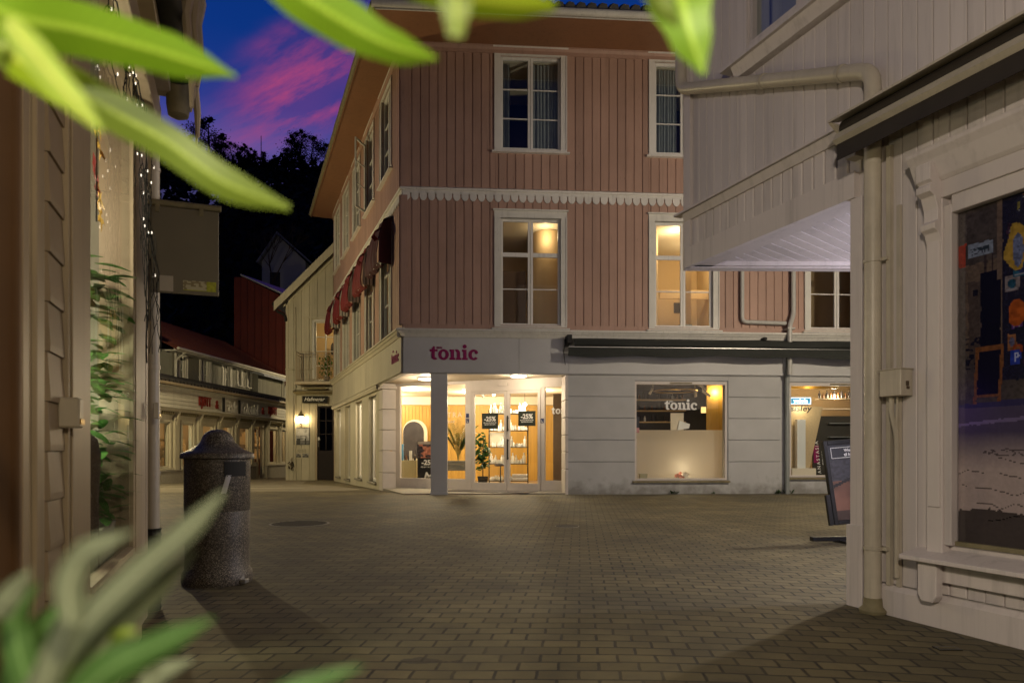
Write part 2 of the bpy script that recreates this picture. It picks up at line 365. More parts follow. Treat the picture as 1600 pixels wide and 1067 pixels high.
def cloth_stripe():
    m = NT('red_white_striped_cloth'); tc = m.obj((1,1,1)); sx = m.n('ShaderNodeSeparateXYZ', {0: tc})
    w = m.n('ShaderNodeMath', {0: sx.outputs['Y'], 1: 62.0}, operation='MULTIPLY'); s_ = m.n('ShaderNodeMath', {0: w.outputs[0]}, operation='SINE')
    m.l(m.ramp(s_.outputs[0], [(.45,(.42,.40,.38)),(.55,(.05,.05,.055))]), m.b.inputs['Base Color']); m.b.inputs['Roughness'].default_value = .8
    return m.mat
MT['stripe'] = cloth_stripe()
def terrazzo():
    m = NT('speckled_terrazzo'); v = m.n('ShaderNodeTexVoronoi', {'Vector': m.obj(), 'Scale': 190.0, 'Randomness': 1.0})
    sep = m.n('ShaderNodeSeparateColor', {0: v.outputs['Color']})
    c = m.ramp(sep.outputs[0], [(.30,(.03,.026,.02)),(.42,(.12,.10,.075)),(.70,(.18,.155,.12)),(.86,(.36,.31,.24))])
    c.node.color_ramp.interpolation = 'CONSTANT'
    nz = m.noise(m.obj(), 3, 5); m.l(m.mix(m.ramp(nz.outputs[0], [(.35,(0,0,0)),(.65,(1,1,1))]), m.mix(.5, c, (.04,.035,.03)), c), m.b.inputs['Base Color'])
    m.b.inputs['Roughness'].default_value = .5; m.bump(v.outputs['Distance'], .15, .002); return m.mat
MT['terrazzo'] = terrazzo()
def paving():
    m = NT('concrete_block_paving'); geo = m.n('ShaderNodeNewGeometry'); sx = m.n('ShaderNodeSeparateXYZ', {0: geo.outputs['Position']})
    X, Y = sx.outputs['X'], sx.outputs['Y']
    # rows bend gently towards the passage; small irregularity of each row
    wob = m.noise(geo.outputs['Position'], .55, 2)
    x2 = m.n('ShaderNodeMath', {0: X, 1: 0.0}, operation='MAXIMUM'); x2 = m.n('ShaderNodeMath', {0: x2.outputs[0], 1: 2.0}, operation='POWER')
    x2 = m.n('ShaderNodeMath', {0: x2.outputs[0], 1: .055}, operation='MULTIPLY')
    yy = m.n('ShaderNodeMath', {0: Y, 1: x2.outputs[0]}, operation='ADD')
    yy = m.n('ShaderNodeMath', {0: wob.outputs[0], 1: .10, 2: yy.outputs[0]}, operation='MULTIPLY_ADD')
    xx = m.n('ShaderNodeMath', {0: Y, 1: -.10, 2: X}, operation='MULTIPLY_ADD')
    fine = m.noise(geo.outputs['Position'], 9, 2)
    yy = m.n('ShaderNodeMath', {0: fine.outputs[0], 1: .012, 2: yy.outputs[0]}, operation='MULTIPLY_ADD')
    xx = m.n('ShaderNodeMath', {0: fine.outputs[0], 1: .016, 2: xx.outputs[0]}, operation='MULTIPLY_ADD')
    cv = m.n('ShaderNodeCombineXYZ', {0: xx.outputs[0], 1: yy.outputs[0]})
    b = m.n('ShaderNodeTexBrick', {'Vector': cv.outputs[0], 'Color1': (.0,.0,.0,1), 'Color2': (1,1,1,1), 'Mortar': (.5,.5,.5,1), 'Scale': 1.0,
        'Mortar Size': .009, 'Mortar Smooth': .35, 'Bias': 0.0, 'Brick Width': .196, 'Row Height': .128})
    per = m.n('ShaderNodeSeparateColor', {0: b.outputs['Color']})
    n1 = m.noise(geo.outputs['Position'], .8, 6, .65); n2 = m.noise(geo.outputs['Position'], 130, 3, .6); n3 = m.noise(geo.outputs['Position'], 6, 5, .6)
    base = m.mix(per.outputs[0], (.140,.114,.048), (.255,.213,.100))
    base = m.mix(m.ramp(n1.outputs[0], [(.38,(0,0,0)),(.62,(1,1,1))]), m.mix(.66, base, (.045,.04,.024)), base)
    base = m.mix(m.ramp(n3.outputs[0], [(.5,(0,0,0)),(.72,(1,1,1))]), base, m.mix(.35, base, (.06,.052,.04)))
    base = m.mix(m.n('ShaderNodeMath', {0: n2.outputs[0], 1: .5}, operation='MULTIPLY').outputs[0], base, (.06,.055,.045))
    # joints hold more or less dirt
    jn = m.ramp(m.noise(geo.outputs['Position'], 2.4, 4).outputs[0], [(.35,(.55,.55,.55)),(.6,(1,1,1))])
    jf = m.n('ShaderNodeMath', {0: b.outputs['Fac'], 1: jn}, operation='MULTIPLY').outputs[0]
    # oil stain
    st = m.n('ShaderNodeVectorMath', {0: geo.outputs['Position'], 1: (-.42, 3.42, 0)}, operation='SUBTRACT')
    st = m.n('ShaderNodeVectorMath', {0: st.outputs[0], 1: (2.6, 8.0, 1)}, operation='MULTIPLY')
    st = m.n('ShaderNodeVectorMath', {0: st.outputs[0]}, operation='LENGTH')
    sn = m.noise(geo.outputs['Position'], 7, 4)
    sd = m.n('ShaderNodeMath', {0: sn.outputs[0], 1: 1.3, 2: st.outputs['Value']}, operation='MULTIPLY_ADD')
    sf = m.ramp(sd.outputs[0], [(.95,(1,1,1)),(1.3,(0,0,0))])
    base = m.mix(m.n('ShaderNodeMath', {0: sf, 1: .75}, operation='MULTIPLY').outputs[0], base, (.03,.027,.022))
    c = m.mix(jf, base, (.016,.014,.010))
    m.l(c, m.b.inputs['Base Color']); m.b.inputs['Roughness'].default_value = .7
    h = m.n('ShaderNodeMath', {0: b.outputs['Fac'], 1: -1.0}, operation='MULTIPLY')
    h = m.n('ShaderNodeMath', {0: n2.outputs[0], 1: .18, 2: h.outputs[0]}, operation='MULTIPLY_ADD')
    h = m.n('ShaderNodeMath', {0: per.outputs[0], 1: .35, 2: h.outputs[0]}, operation='MULTIPLY_ADD')
    m.bump(h.outputs[0], .9, .012); return m.mat
MT['paving'] = paving()
MT['asphalt'] = plain('worn_street_stone', (.17,.15,.11), .8, 0, .25, 5, .3, .01)
MT['kerb'] = plain('granite_kerb', (.27,.25,.20), .7, 0, .2, 30, .3, .003)

# ------------------------------------------------------------------ generic builders
def wall_rects(u0, u1, z0, z1, holes):
    xs = sorted({u0, u1, *[min(max(h[i], u0), u1) for h in holes for i in (0, 1)]}); out = []
    for a, b in zip(xs, xs[1:]):
        if b-a < 1e-4: continue
        m = (a+b)/2; hs = sorted((h[2], h[3]) for h in holes if h[0] < m < h[1]); z = z0
        for p, q in hs:
            if p > z+1e-4: out.append((a, b, z, min(p, z1)))
            z = max(z, q)
        if z < z1-1e-4: out.append((a, b, z, z1))
    return out
def boards(mb, u0, u1, z0, z1, holes, pitch, bw, y0, th, top=None, mi=0, cham=.006):
    """vertical boards of width bw every pitch, fronts at y0, split round the openings"""
    n = int((u1-u0)/pitch)+1
    for i in range(n):
        a = u0+i*pitch; b = min(a+bw, u1)
        if b-a < .02: continue
        jit = random.uniform(-.0015, .0015)
        for (x0, x1, p, q) in wall_rects(a, b, z0, z1, holes):
            if x1-x0 < .012: continue
            t0 = top(x0) if top else q; t1 = top(x1) if top else q
            if top and q < z1-1e-3: t0 = t1 = q
            c = min(cham, (x1-x0)/3); f = y0+jit
            mb.add([(x0,y0+th,p),(x0,f+c,p),(x0+c,f,p),(x1-c,f,p),(x1,f+c,p),(x1,y0+th,p),
                    (x0,y0+th,t0),(x0,f+c,t0),(x0+c,f,t0),(x1-c,f,t1),(x1,f+c,t1),(x1,y0+th,t1)],
                   [(1,2,8,7),(2,3,9,8),(3,4,10,9),(4,5,11,10),(0,1,7,6),(0,5,4,3,2,1),(6,7,8,9,10,11)], mi)
_wc = {}
def window(parent, u, v, z, w, h, rows=(1,1,1), cols=2, trim=.15, head=.16, foot=.10, depth=.07, mats=('white','sash','glass'), sash_gap=.05, curtain=None, name='window', proud=.045, transom=None, sill_w=.06):
    """w x h is the opening, origin at its bottom centre"""
    key = (w, h, tuple(rows), cols, trim, head, foot, depth, mats, curtain, proud, transom)
    if key not in _wc:
        a = w/2; t = MB()
        t.box(-a-trim, -a, -proud, .03, 0, h); t.box(a, a+trim, -proud, .03, 0, h)
        t.box(-a-trim, a+trim, -proud-.003, .03, h, h+head)
        t.box(-a-trim-.03, a+trim+.03, -proud-.05, .03, h+head, h+head+.035)
        for sx in (-1, 1):                     # inner bead
            t.box(min(sx*(a+trim-.025), sx*(a+trim)), max(sx*(a+trim-.025), sx*(a+trim)), -proud-.018, -proud+.001, 0, h+.02)
        t.box(-a, -a+.012, .03, depth+.05, 0, h); t.box(a-.012, a, .03, depth+.05, 0, h); t.box(-a+.012, a-.012, .03, depth+.05, h-.012, h)
        tm = t.mesh('window', MT[mats[0]])
        s = MB(); fy, by = depth-.02, depth+.03; st = .055
        cw = w/cols
        for c in range(cols):
            x0, x1 = -a+c*cw+.006, -a+(c+1)*cw-.006
            s.box(x0, x0+st, fy, by, .012, h-.014); s.box(x1-st, x1, fy, by, .012, h-.014)
            s.box(x0+st, x1-st, fy, by, .012, .012+st); s.box(x0+st, x1-st, fy, by, h-.014-st, h-.014)
            tot = sum(rows); zz = .012+st; H = h-.026-2*st
            for k, r in enumerate(rows[:-1]):
                zz += H*r/tot; m_ = .05 if (transom is not None and k == transom) else .013
                s.box(x0+st, x1-st, fy+(.0 if m_ > .03 else .012), by-.006, zz-m_, zz+m_)
        sm = s.mesh('frame', MT[mats[1]])
        g_ = MB().add([(-a+.02, depth+.012, .03), (a-.02, depth+.012, .03), (a-.02, depth+.012, h-.03), (-a+.02, depth+.012, h-.03)], [(0,1,2,3)])
        gm = g_.mesh('pane', MT[mats[2]])
        k = MB(); k.profile([(-proud-.075,-foot), (-proud-.075,-foot+.03), (.03,-foot+.065), (.03,-foot)], -a-trim-sill_w, a+trim+sill_w)
        k.box(-a-trim, a+trim, -proud+.004, .03, -foot+.062, 0)
        km = k.mesh('sill', MT[mats[0]])
        cm = []
        if curtain:
            for (p0, p1, zz0) in curtain:
                cb = MB(); n = 26; vs = []
                for i in range(n+1):
                    x = -a+w*(p0+(p1-p0)*i/n); y = depth+.14+.028*math.sin(i*1.9)+.012*math.sin(i*.7)
                    vs += [(x, y, zz0*h), (x*0.995+.0, y, h-.08)]
                cb.add(vs, [(2*i, 2*i+2, 2*i+3, 2*i+1) for i in range(n)]); cm.append(cb.mesh('curtain', MT['curtain'], smooth=True))
        _wc[key] = (tm, sm, gm, km, cm)
    tm, sm, gm, km, cm = _wc[key]
    o = link(name, tm, parent, (u, v, z))
    link('frame', sm, o); link('pane', gm, o); link('sill', km, o)
    for c in cm: link('curtain', c, o)
    return o
def raster(name, w, h, nx, ny, fn, parent=None, M=None, mat=None, th=.004):
    """a printed picture: a thin panel whose print is a colour attribute"""
    s, t = np.meshgrid((np.arange(nx)+.5)/nx, (np.arange(ny)+.5)/ny)
    rgb = np.clip(fn(s, t), 0, 1)
    vs = [(-w/2+w*i/nx, 0, h*j/ny) for j in range(ny+1) for i in range(nx+1)]
    fs = [(j*(nx+1)+i, j*(nx+1)+i+1, (j+1)*(nx+1)+i+1, (j+1)*(nx+1)+i) for j in range(ny) for i in range(nx)]
    n0 = len(vs); vs += [(-w/2,th,0),(w/2,th,0),(w/2,th,h),(-w/2,th,h)]; fs.append((n0+3, n0+2, n0+1, n0))
    a, b, c, d = 0, nx, (ny+1)*(nx+1)-1, ny*(nx+1)
    me = bpy.data.meshes.new(name); me.from_pydata(vs, [], fs); me.materials.append(mat or MT['print'])
    ca = me.color_attributes.new('print', 'FLOAT_COLOR', 'CORNER')
    arr = np.zeros((len(me.loops), 4), np.float32); arr[:, 3] = 1
    q = rgb.reshape(-1, 3); arr[:nx*ny*4, :3] = np.repeat(q, 4, axis=0)
    ca.data.foreach_set('color', arr.ravel()); me.update()
    return link(name, me, parent, M=M if M is not None else Matrix.Identity(4))
def _h2(x, y):
    v = np.sin(x*127.1+y*311.7)*43758.5453; return v-np.floor(v)
def vnoise(x, y):
    xi, yi = np.floor(x), np.floor(y); xf, yf = x-xi, y-yi; xf = xf*xf*(3-2*xf); yf = yf*yf*(3-2*yf)
    return (_h2(xi,yi)*(1-xf)+_h2(xi+1,yi)*xf)*(1-yf)+(_h2(xi,yi+1)*(1-xf)+_h2(xi+1,yi+1)*xf)*yf
def light(name, loc, power, color=(1,.82,.58), radius=.1, parent=None, kind='POINT', spot=None, rot=None, size=None):
    L = bpy.data.lights.new(name, kind); L.energy = power; L.color = color
    if kind in ('POINT', 'SPOT'): L.shadow_soft_size = radius
    if kind == 'AREA': L.size = size or .5
    if spot: L.spot_size = math.radians(spot); L.spot_blend = .6
    o = bpy.data.objects.new(name, L); COL.objects.link(o); o.location = loc
    if rot: o.rotation_euler = rot
    if parent: o.parent = parent
    return o
# ================================================================== SETTING: ground
def sheet(name, polys, mat, dz=0.0, kind='structure'):
    mb = MB()
    for p in polys:
        mb.add([(x, y, gz(y)+dz) for x, y in p], [tuple(range(len(p)))])
    o = mb.build(name, mat); props(o, kind=kind); return o
gm = MB(); ys = [-12, 16.2, 20, 24, 30, 36, 45, 60, 100]; xs = [-60, -30, -12, 0, 12, 30, 60]
gv = [(x, y, gz(y)) for y in ys for x in xs]; nx = len(xs)
gm.add(gv, [(j*nx+i, j*nx+i+1, (j+1)*nx+i+1, (j+1)*nx+i) for j in range(len(ys)-1) for i in range(nx-1)])
props(gm.build('ground', MT['paving']), 'grey-brown block paving of the square', kind='structure')
# street surface of smooth stone in front of the side street
sheet('road', [[(-16, 17.2), (-7.9, 17.6), (-4.6, 18.4), (-4.2, 19.2), (-5.6, 22.0), (-7.4, 24), (-8.6, 28.8), (-10.2, 36), (-16, 36), (-16, 24)]], MT['asphalt'], .004)
kb = MB()
for (a, b) in (((-12.5, 19.4), (-6.2, 20.4)), ((-12.5, 21.6), (-7.4, 22.1))):
    n = 10
    for i in range(n):
        p = [a[0]+(b[0]-a[0])*(i+.02)/n, a[1]+(b[1]-a[1])*i/n]; q = [a[0]+(b[0]-a[0])*(i+.98)/n, a[1]+(b[1]-a[1])*(i+1)/n]
        kb.add([(p[0], p[1]-.16, gz(p[1])+.012), (q[0], q[1]-.16, gz(q[1])+.012), (q[0], q[1]+.16, gz(q[1])+.012), (p[0], p[1]+.16, gz(p[1])+.012)], [(0,1,2,3)])
props(kb.build('kerb_stones', MT['kerb']), kind='structure')

# ================================================================== PINK TOWNHOUSE
A = (-2.58, 16.2)
FF = Fr(*A, .9976, .07); FS = Fr(*A, .37, -.929)
LEN, SL = 14.0, 12.9
house = thing('townhouse', 'pink wooden corner house with white windows above a lit white shop floor', 'building', FF.M())
FSrel = FF.M().inverted() @ FS.M()
WR = FF.M().inverted()       # world -> house
def hp(x, y): q = WR @ Vector((x, y, 0)); return (q.x, q.y)
side = FSrel
ZL = 3.90; ZT = 10.66; ZFB = 2.90; ZF = 7.10
# openings
def colU(px0, px1): return FF.U(px0), FF.U(px1)
rows2 = []
win_up, win_lo = [], []
for (a, b) in ((782, 876), (1021, 1115), (1262, 1356)):
    u0, u1 = colU(a, b); win_up.append(((u0+u1)/2, u1-u0)); 
zu0, zu1 = FF.Z(800, 234), FF.Z(800, 88); zl0, zl1 = FF.Z(800, 509), FF.Z(800, 341)
WW = win_up[0][1]
fholes = [(u-w/2, u+w/2, zu0, zu1) for u, w in win_up]+[(u-w/2, u+w/2, zl0, zl1) for u, w in win_up]
ssw = 1.25; scent = [1.93+2.42*k for k in range(5)]
sholes = [(-s-ssw/2, -s+ssw/2, zu0, zu1) for s in scent]+[(-s-ssw/2, -s+ssw/2, zl0, zl1) for s in scent]
def upper_wall(u0, u1, holes, frame_M):
    mb = MB()
    for r in wall_rects(u0, u1, ZL-.02, ZT+.1, holes): mb.box(r[0], r[1], .0, .12, r[2], r[3])
    for (za, zb) in ((ZL+.16, ZF+.02), (ZF+.20, ZT-.12)):
        boards(mb, u0, u1, za, zb, [(h[0]-.13, h[1]+.13, h[2]-.03, h[3]+.17) for h in holes], .206, .184, -.022, .024)
    mb.box(u0, u1, -.034, .0, ZL-.02, ZL+.16); mb.profile([(-.05,ZT-.12),(-.05,ZT-.04),(-.09,ZT+.02),(-.09,ZT+.1),(0,ZT+.1),(0,ZT-.12)], u0, u1)
    return mb.build('wall', MT['pink'], house, M=frame_M)
upper_wall(0.0, LEN, fholes, Matrix.Identity(4))
upper_wall(-SL, 0.0, sholes, side)
# corner boards of the pink storeys
cb = MB(); cb.box(-.06, .10, -.055, .0, ZL+.14, ZF); cb.box(-.06, .10, -.055, .0, ZF+.2, ZT-.1); cb.box(-.10, -.0, -.03, .12, ZL+.14, ZF); cb.box(-.10, -.0, -.03, .12, ZF+.2, ZT-.1)
cb.build('corner_board', MT['pink'], house)
for i, (u, w) in enumerate(win_up):
    cur = [((0,.16,0),(.52,.98,0)), ((.02,.42,.0),), ((.0,.3,0),(.6,1,0))][i]
    window(house, u, 0, zu0, WW, zu1-zu0, (1,1,1), curtain=cur, mats=('white','sash','darkglass'))
    window(house, u, 0, zl0, WW, zl1-zl0, (1.02,1.02,.98), transom=1, mats=('greywhite','sash','glass'))
def swindow(s, z, w, h, **k):
    o = window(house, 0, 0, z, w, h, **k); o.matrix_local = side @ T(-s, 0, z); return o
for i, s in enumerate(scent):
    swindow(s, zu0, ssw, zu1-zu0, rows=(1,1,1), curtain=(((0,.3,0),(.6,1,0)) if i != 1 else None), mats=('white','sash','darkglass'))
    swindow(s, zl0, ssw, zl1-zl0, rows=(1.02,1.02,.98), transom=1, curtain=(((.03,.97,0),) if i in (0, 2) else ((.0,.35,0),)), mats=('greywhite','sash','glass'))
# open casement on the side
oc = MB(); oc.box(0,.6,-.02,.02,0,.06); oc.box(0,.6,-.02,.02,2.0,2.06); oc.box(0,.05,-.02,.02,.06,2.0); oc.box(.55,.6,-.02,.02,.06,2.0)
for k in (1,2): oc.box(.05,.55,-.012,.012,.06+k*.65,.085+k*.65)
oc.build('casement', MT['sash'], house, M=side @ T(-scent[1]-ssw/2, -.06, zu0+.02) @ Matrix.Rotation(math.radians(-38), 4, 'Z'))
# scalloped string course
def scallops(u0, u1, M):
    mb = MB(); mb.profile([(-.09,ZF+.13),(-.10,ZF+.17),(0,ZF+.23),(0,ZF+.13)], u0-.05, u1); mb.box(u0, u1, -.05, 0, ZF+.06, ZF+.13)
    n = int((u1-u0)/.195)
    for i in range(n):
        c = u0+(i+.5)*(u1-u0)/n; r = .085
        mb.prism([(c-r, ZF+.06), (c-r, ZF-.02), (c-r*.75, ZF-.075), (c-r*.3, ZF-.11), (c+r*.3, ZF-.11), (c+r*.75, ZF-.075), (c+r, ZF-.02), (c+r, ZF+.06)], -.046, -.012)
    mb.build('scalloped_band', MT['white'], house, M=M)
scallops(-.02, LEN, Matrix.Identity(4)); scallops(-SL, .03, side)
# ledge above the shops
def ledge(u0, u1, M, mat='greywhite'):
    mb = MB(); mb.profile([(-.20,ZL-.02),(-.20,ZL+.02),(0,ZL+.06),(0,ZL-.02)], u0, u1); mb.profile([(-.14,ZL-.08),(-.17,ZL-.022),(0,ZL-.022),(0,ZL-.08)], u0, u1)
    mb.profile([(-.08,ZL-.16),(-.12,ZL-.082),(0,ZL-.082),(0,ZL-.16)], u0, u1)
    mb.build('cornice', MT[mat], house, M=M)
ledge(-.14, LEN, Matrix.Identity(4)); ledge(-SL, .14, side, 'cream')
# fascia band
def fascia(u0, u1, M, joints, mat):
    mb = MB(); pts = [u0]+joints+[u1]
    for a, b in zip(pts, pts[1:]): mb.box(a+.004, b-.004, -.055, .0, ZFB, ZL-.16)
    mb.box(u0, u1, -.035, .12, ZFB-.02, ZL-.16); mb.box(u0, u1, -.075, -.055, ZFB-.0, ZFB+.03)
    mb.build('fascia', MT[mat], house, M=M)
fascia(0, LEN, Matrix.Identity(4), [2.75, 3.95, 9.25], 'rendersmooth'); fascia(-SL, 0, side, [-k*1.23 for k in range(10, 0, -1)], 'cream')
# shop walls on the front
UJ = 3.94
w1 = (FF.U(992), FF.U(1136), FF.Z(1060, 750), FF.Z(1060, 596)); w2 = (FF.U(1234), FF.U(1400), FF.Z(1280, 745), FF.Z(1280, 598))
w3 = (10.3, 13.2, w2[2], w2[3])
mb = MB()
for r in wall_rects(UJ, LEN, -.6, ZFB-.02, [w1, w2]): mb.box(r[0], r[1], .03, .30, r[2], r[3])
UD = FF.U(1221)
def courses(x0, x1):
    zs = [-.6, .78, 1.31, 1.84, 2.36, ZFB-.02]
    for a, b in zip(zs, zs[1:]): mb.box(x0, x1, 0, .03, a+.008, b-.008)
courses(UJ, w1[0]-.0); courses(w1[1]+.03, UD-.02); courses(w2[1], LEN)
mb.box(w1[0], w1[1]+.03, 0, .03, -.6, w1[2]-.06); mb.box(w1[0], w1[1]+.03, 0, .03, w1[3]+.02, ZFB-.02)
mb.box(UD+.1, w2[1], 0.0, .03, -.6, w2[2]-.06); mb.box(UD+.1, w2[1], 0, .03, w2[3]+.02, ZFB-.02)
mb.build('shop_wall', MT['render'], house, bevel=.004)
# jamb on the right of the recessed entrance
GL, GR = (-3.2, 18.95), (1.46, 17.0)
FD = Fr(*GL, GR[0]-GL[0], GR[1]-GL[1]); gl_len = math.hypot(GR[0]-GL[0], GR[1]-GL[1])
DM = FF.M().inverted() @ FD.M()
mb = MB(); zz = [-.6, .60, 1.02, 1.43, 1.85, 2.27, ZFB-.02]
for a, b in zip(zz, zz[1:]): mb.box(UJ-.07, UJ+.003, -.018, .62, a+.006, b-.006)
mb.build('entrance_jamb', MT['stone'], house, bevel=.012)
mb = MB(); mb.box(UJ-.02, UJ+.3, .031, .9, -.6, ZFB-.02); mb.build('return_wall', MT['stone'], house)
# pier at the end of the side wall
mb = MB(); zz = [-.7, .45, 1.05, 1.62, 2.18, ZFB-.17]
for a, b in zip(zz, zz[1:]): mb.box(-3.02, -2.55, .0, .36, a+.006, b-.006)
mb.box(-3.04, -2.52, -.04, .39, ZFB-.165, ZFB-.10); mb.box(-3.02, -2.55, 0, .36, ZFB-.1, ZFB-.02)
mb.build('pier', MT['stone'], house, M=side, bevel=.008)
# free-standing corner pillar
u0, u1 = FF.U(673, .0), FF.U(699, .0)
mb = MB(); mb.box(u0, u1, -.02, .38, -.02, ZFB); mb.box(u0-.012, u1+.012, -.03, .39, -.3, .06)
mb.build('corner_pillar', MT['rendersmooth'], house, bevel=.006)
# side wall of the shop floor: piers between tall recessed windows
shw = [(-s-.62, -s+.62, .14-gz(FS.W(-s,0)[1])*0-.12*(i > 1), 2.66) for i, s in enumerate((4.08, 6.55, 9.04, 11.5))]
mb = MB()
for r in wall_rects(-SL, -3.0, -.8, ZFB-.02, shw): mb.box(r[0], r[1], .0, .30, r[2], r[3])
mb.box(-SL, -2.99, -.10, 0, ZFB-.10, ZFB-.03); mb.profile([(-.07, ZFB-.16), (-.10, ZFB-.10), (0, ZFB-.10), (0, ZFB-.16)], -SL, -2.99)
for a in (-3.44, -5.4, -7.85, -10.3):
    for z in (.6, 1.15, 1.7, 2.2):
        pass
mb.build('side_shop_wall', MT['cream'], house, M=side)
for h in shw:
    s = MB(); w = (h[1]-h[0])/2; H = h[3]-h[2]
    for (a, b) in ((-w, -w+.07), (w-.07, w), (-.04, .04)): s.box(a, b, .12, .18, .0, H)
    s.box(-w+.07, w-.07, .122, .178, 0, .08); s.box(-w+.07, w-.07, .122, .178, H-.08, H)
    o = s.build('shop_window', MT['sash'], house, M=side @ T((h[0]+h[1])/2, 0, h[2]))
    MB().add([(-w, .15, .02), (w, .15, .02), (w, .15, H), (-w, .15, H)], [(0,1,2,3)]).build('pane', MT['glass'], o)
    MB().box(-w-.04, w+.04, -.05, .12, -.05, .0).build('sill', MT['concrete'], o)
# ---- floors, partitions, rooms (footprint polygon, house coordinates)
def WS(s, v=0): return FS.W(-s, v)
foot = [hp(*WS(0.15, .13)), hp(*FF.W(LEN, .13)), hp(*FF.W(LEN, 9.0)), hp(*FS.W(-SL+.1, 9.0)), hp(*FS.W(-SL+.1, .13))]
mb = MB(); mb.slab(foot, 6.75, 6.95); mb.slab(foot, ZT-.2, ZT-.05); mb.build('floor', MT['ceil'], house)
foot0 = [hp(*WS(0.06, .06)), hp(*FF.W(LEN, .06)), hp(*FF.W(LEN, 9.0)), hp(*FS.W(-SL+.1, 9.0)), hp(*FS.W(-SL+.1, .06))]
mb = MB(); mb.slab(foot0, ZFB, ZFB+.03); mb.slab(foot0, ZFB+.03, 3.7); mb.build('entrance_ceiling', MT['ceil'], house)
mb = MB(); mb.slab([hp(*WS(.02, .02)), hp(*FF.W(LEN, .05)), hp(*FF.W(LEN, 9.0)), hp(*FS.W(-SL+.1, 9.0)), hp(*FS.W(-SL+.1, .05))], -.5, -.004+.02)
mb.build('shop_floor', MT['shopfloor'], house)
# outer back walls close the volume
mb = MB(); mb.box(LEN, LEN+.2, 0, 9.2, -.6, ZT); 
bk = [hp(*FF.W(LEN+.2, 9.0)), hp(*FS.W(-SL, 9.0)), hp(*FS.W(-SL, 9.2)), hp(*FF.W(LEN+.2, 9.2))]; mb.slab(bk, -.6, ZT)
gb = [hp(*FS.W(-SL, 0)), hp(*FS.W(-SL, 9.0)), hp(*FS.W(-SL+.1, 9.0)), hp(*FS.W(-SL+.1, 0))]; mb.slab(gb, -.8, ZT)
mb.build('rear_wall', MT['pink'], house)
# first floor: warm lit rooms; attic storey: dark
win_lo_c = win_up[0][0]; win_lo_l = win_lo_c-WW/2-.3
mb = MB()
mb.box(.9, LEN-.1, 3.4, 3.5, 3.72, 6.74)           # back of the front rooms
mb.box(4.55, 4.65, .13, 3.39, 3.72, 6.74); mb.box(8.3, 8.4, .13, 3.39, 3.72, 6.74)
mb.build('room_wall', MT['roomwall'], house)
mb = MB(); mb.lathe([(.42,3.72),(.42,6.74)], 28, win_lo_c+.62, 1.55); mb.lathe([(.30,3.72),(.30,6.74)], 28, 6.2, 1.25); mb.box(3.25, 4.54, 1.6, 1.7, 3.72, 5.5)
mb.box(7.3, 7.45, 1.4, 1.55, 3.72, 6.74); mb.box(6.9, 8.29, 2.4, 2.45, 5.3, 5.55); mb.box(1.0, 2.3, 2.9, 3.39, 3.72, 6.0)
mb.build('room_column', MT['roomwall'], house, smooth=True)
mb = MB(); mb.box(win_lo_l, win_lo_c-.03, 1.0, 1.35, 3.72, 5.62); mb.box(win_lo_l-.3, win_lo_l, .5, 1.35, 3.72, 5.62); mb.box(8.6, 10.4, 1.2, 1.3, 3.72, 4.9)
for k in range(4): mb.box(8.75, 9.4, 1.6, 1.9, 4.2+.5*k, 4.26+.5*k)
fr_ = MB()
for (x, z, w_, h_) in ((5.2, 5.2, .3, .42), (6.1, 5.35, .22, .22), (7.6, 5.1, .34, .3), (3.3, 5.9, .3, .25)): fr_.box(x, x+w_, 3.36, 3.39, z, z+h_); fr_.box(x+.03, x+w_-.03, 3.35, 3.36, z+.03, z+h_-.03)
fr_.build('picture_frames', MT['darkbottle'], house)
fr_ = MB(); fr_.lathe([(.16,5.55),(.10,5.75),(.03,5.8),(.008,5.82),(.008,6.7)], 16, 5.6, 2.2); fr_.lathe([(.16,5.7),(.10,5.9),(.03,5.95),(.008,5.97),(.008,6.7)], 16, 9.4, 2.0); fr_.build('pendant_shade', MT['black'], house)
fr_ = MB(); fr_.box(5.4, 6.3, 2.6, 3.2, 3.72, 4.15); fr_.box(5.4, 6.3, 3.05, 3.3, 4.15, 4.6); fr_.box(6.9, 7.2, .6, .9, 3.72, 4.25); fr_.build('armchair', MT['sage'] if 'sage' in MT else MT['greyboard'], house)
mb.build('cupboard', plain('dark_brown_cupboard', (.10,.055,.025), .5), house)
mb = MB(); mb.box(.5, LEN-.1, 2.2, 2.3, 6.96, ZT-.21); fs2 = [hp(*FS.W(-SL+.2, 2.2)), hp(*FS.W(-1.5, 2.2)), hp(*FS.W(-1.5, 2.3)), hp(*FS.W(-SL+.2, 2.3))]; mb.slab(fs2, 6.96, ZT-.21)
mb.build('attic_room_wall', MT['darkroom'], house)
fs3 = [hp(*FS.W(-SL+.2, 2.6)), hp(*FS.W(-1.2, 2.6)), hp(*FS.W(-1.2, 2.7)), hp(*FS.W(-SL+.2, 2.7))]
mb = MB(); mb.slab(fs3, 3.72, 6.74)
for s in (3.1, 5.55, 8.0): mb.slab([hp(*FS.W(-s, .13)), hp(*FS.W(-s+.08, .13)), hp(*FS.W(-s+.08, 2.59)), hp(*FS.W(-s, 2.59))], 3.72, 6.74)
mb.build('side_room_wall', MT['roomwall'], house)
def hl(x, y, z, p, c=(1,.76,.42), r=.12):
    q = WR @ Vector((x, y, z)); return light('room_light', q, p, c, r, house)
hl(*FF.W(3.5, .9), 6.5, 10); hl(*FF.W(6.9, 1.0), 6.45, 28); hl(*FF.W(7.85, 1.9), 6.1, 30); hl(*FF.W(9.4, 2.4), 6.3, 5)
for s, p in ((1.8, 26), (4.3, 30), (6.8, 5), (9.2, 26), (11.6, 22)): hl(*FS.W(-s, 1.4), 6.2, p*.7, (1,.78,.48))
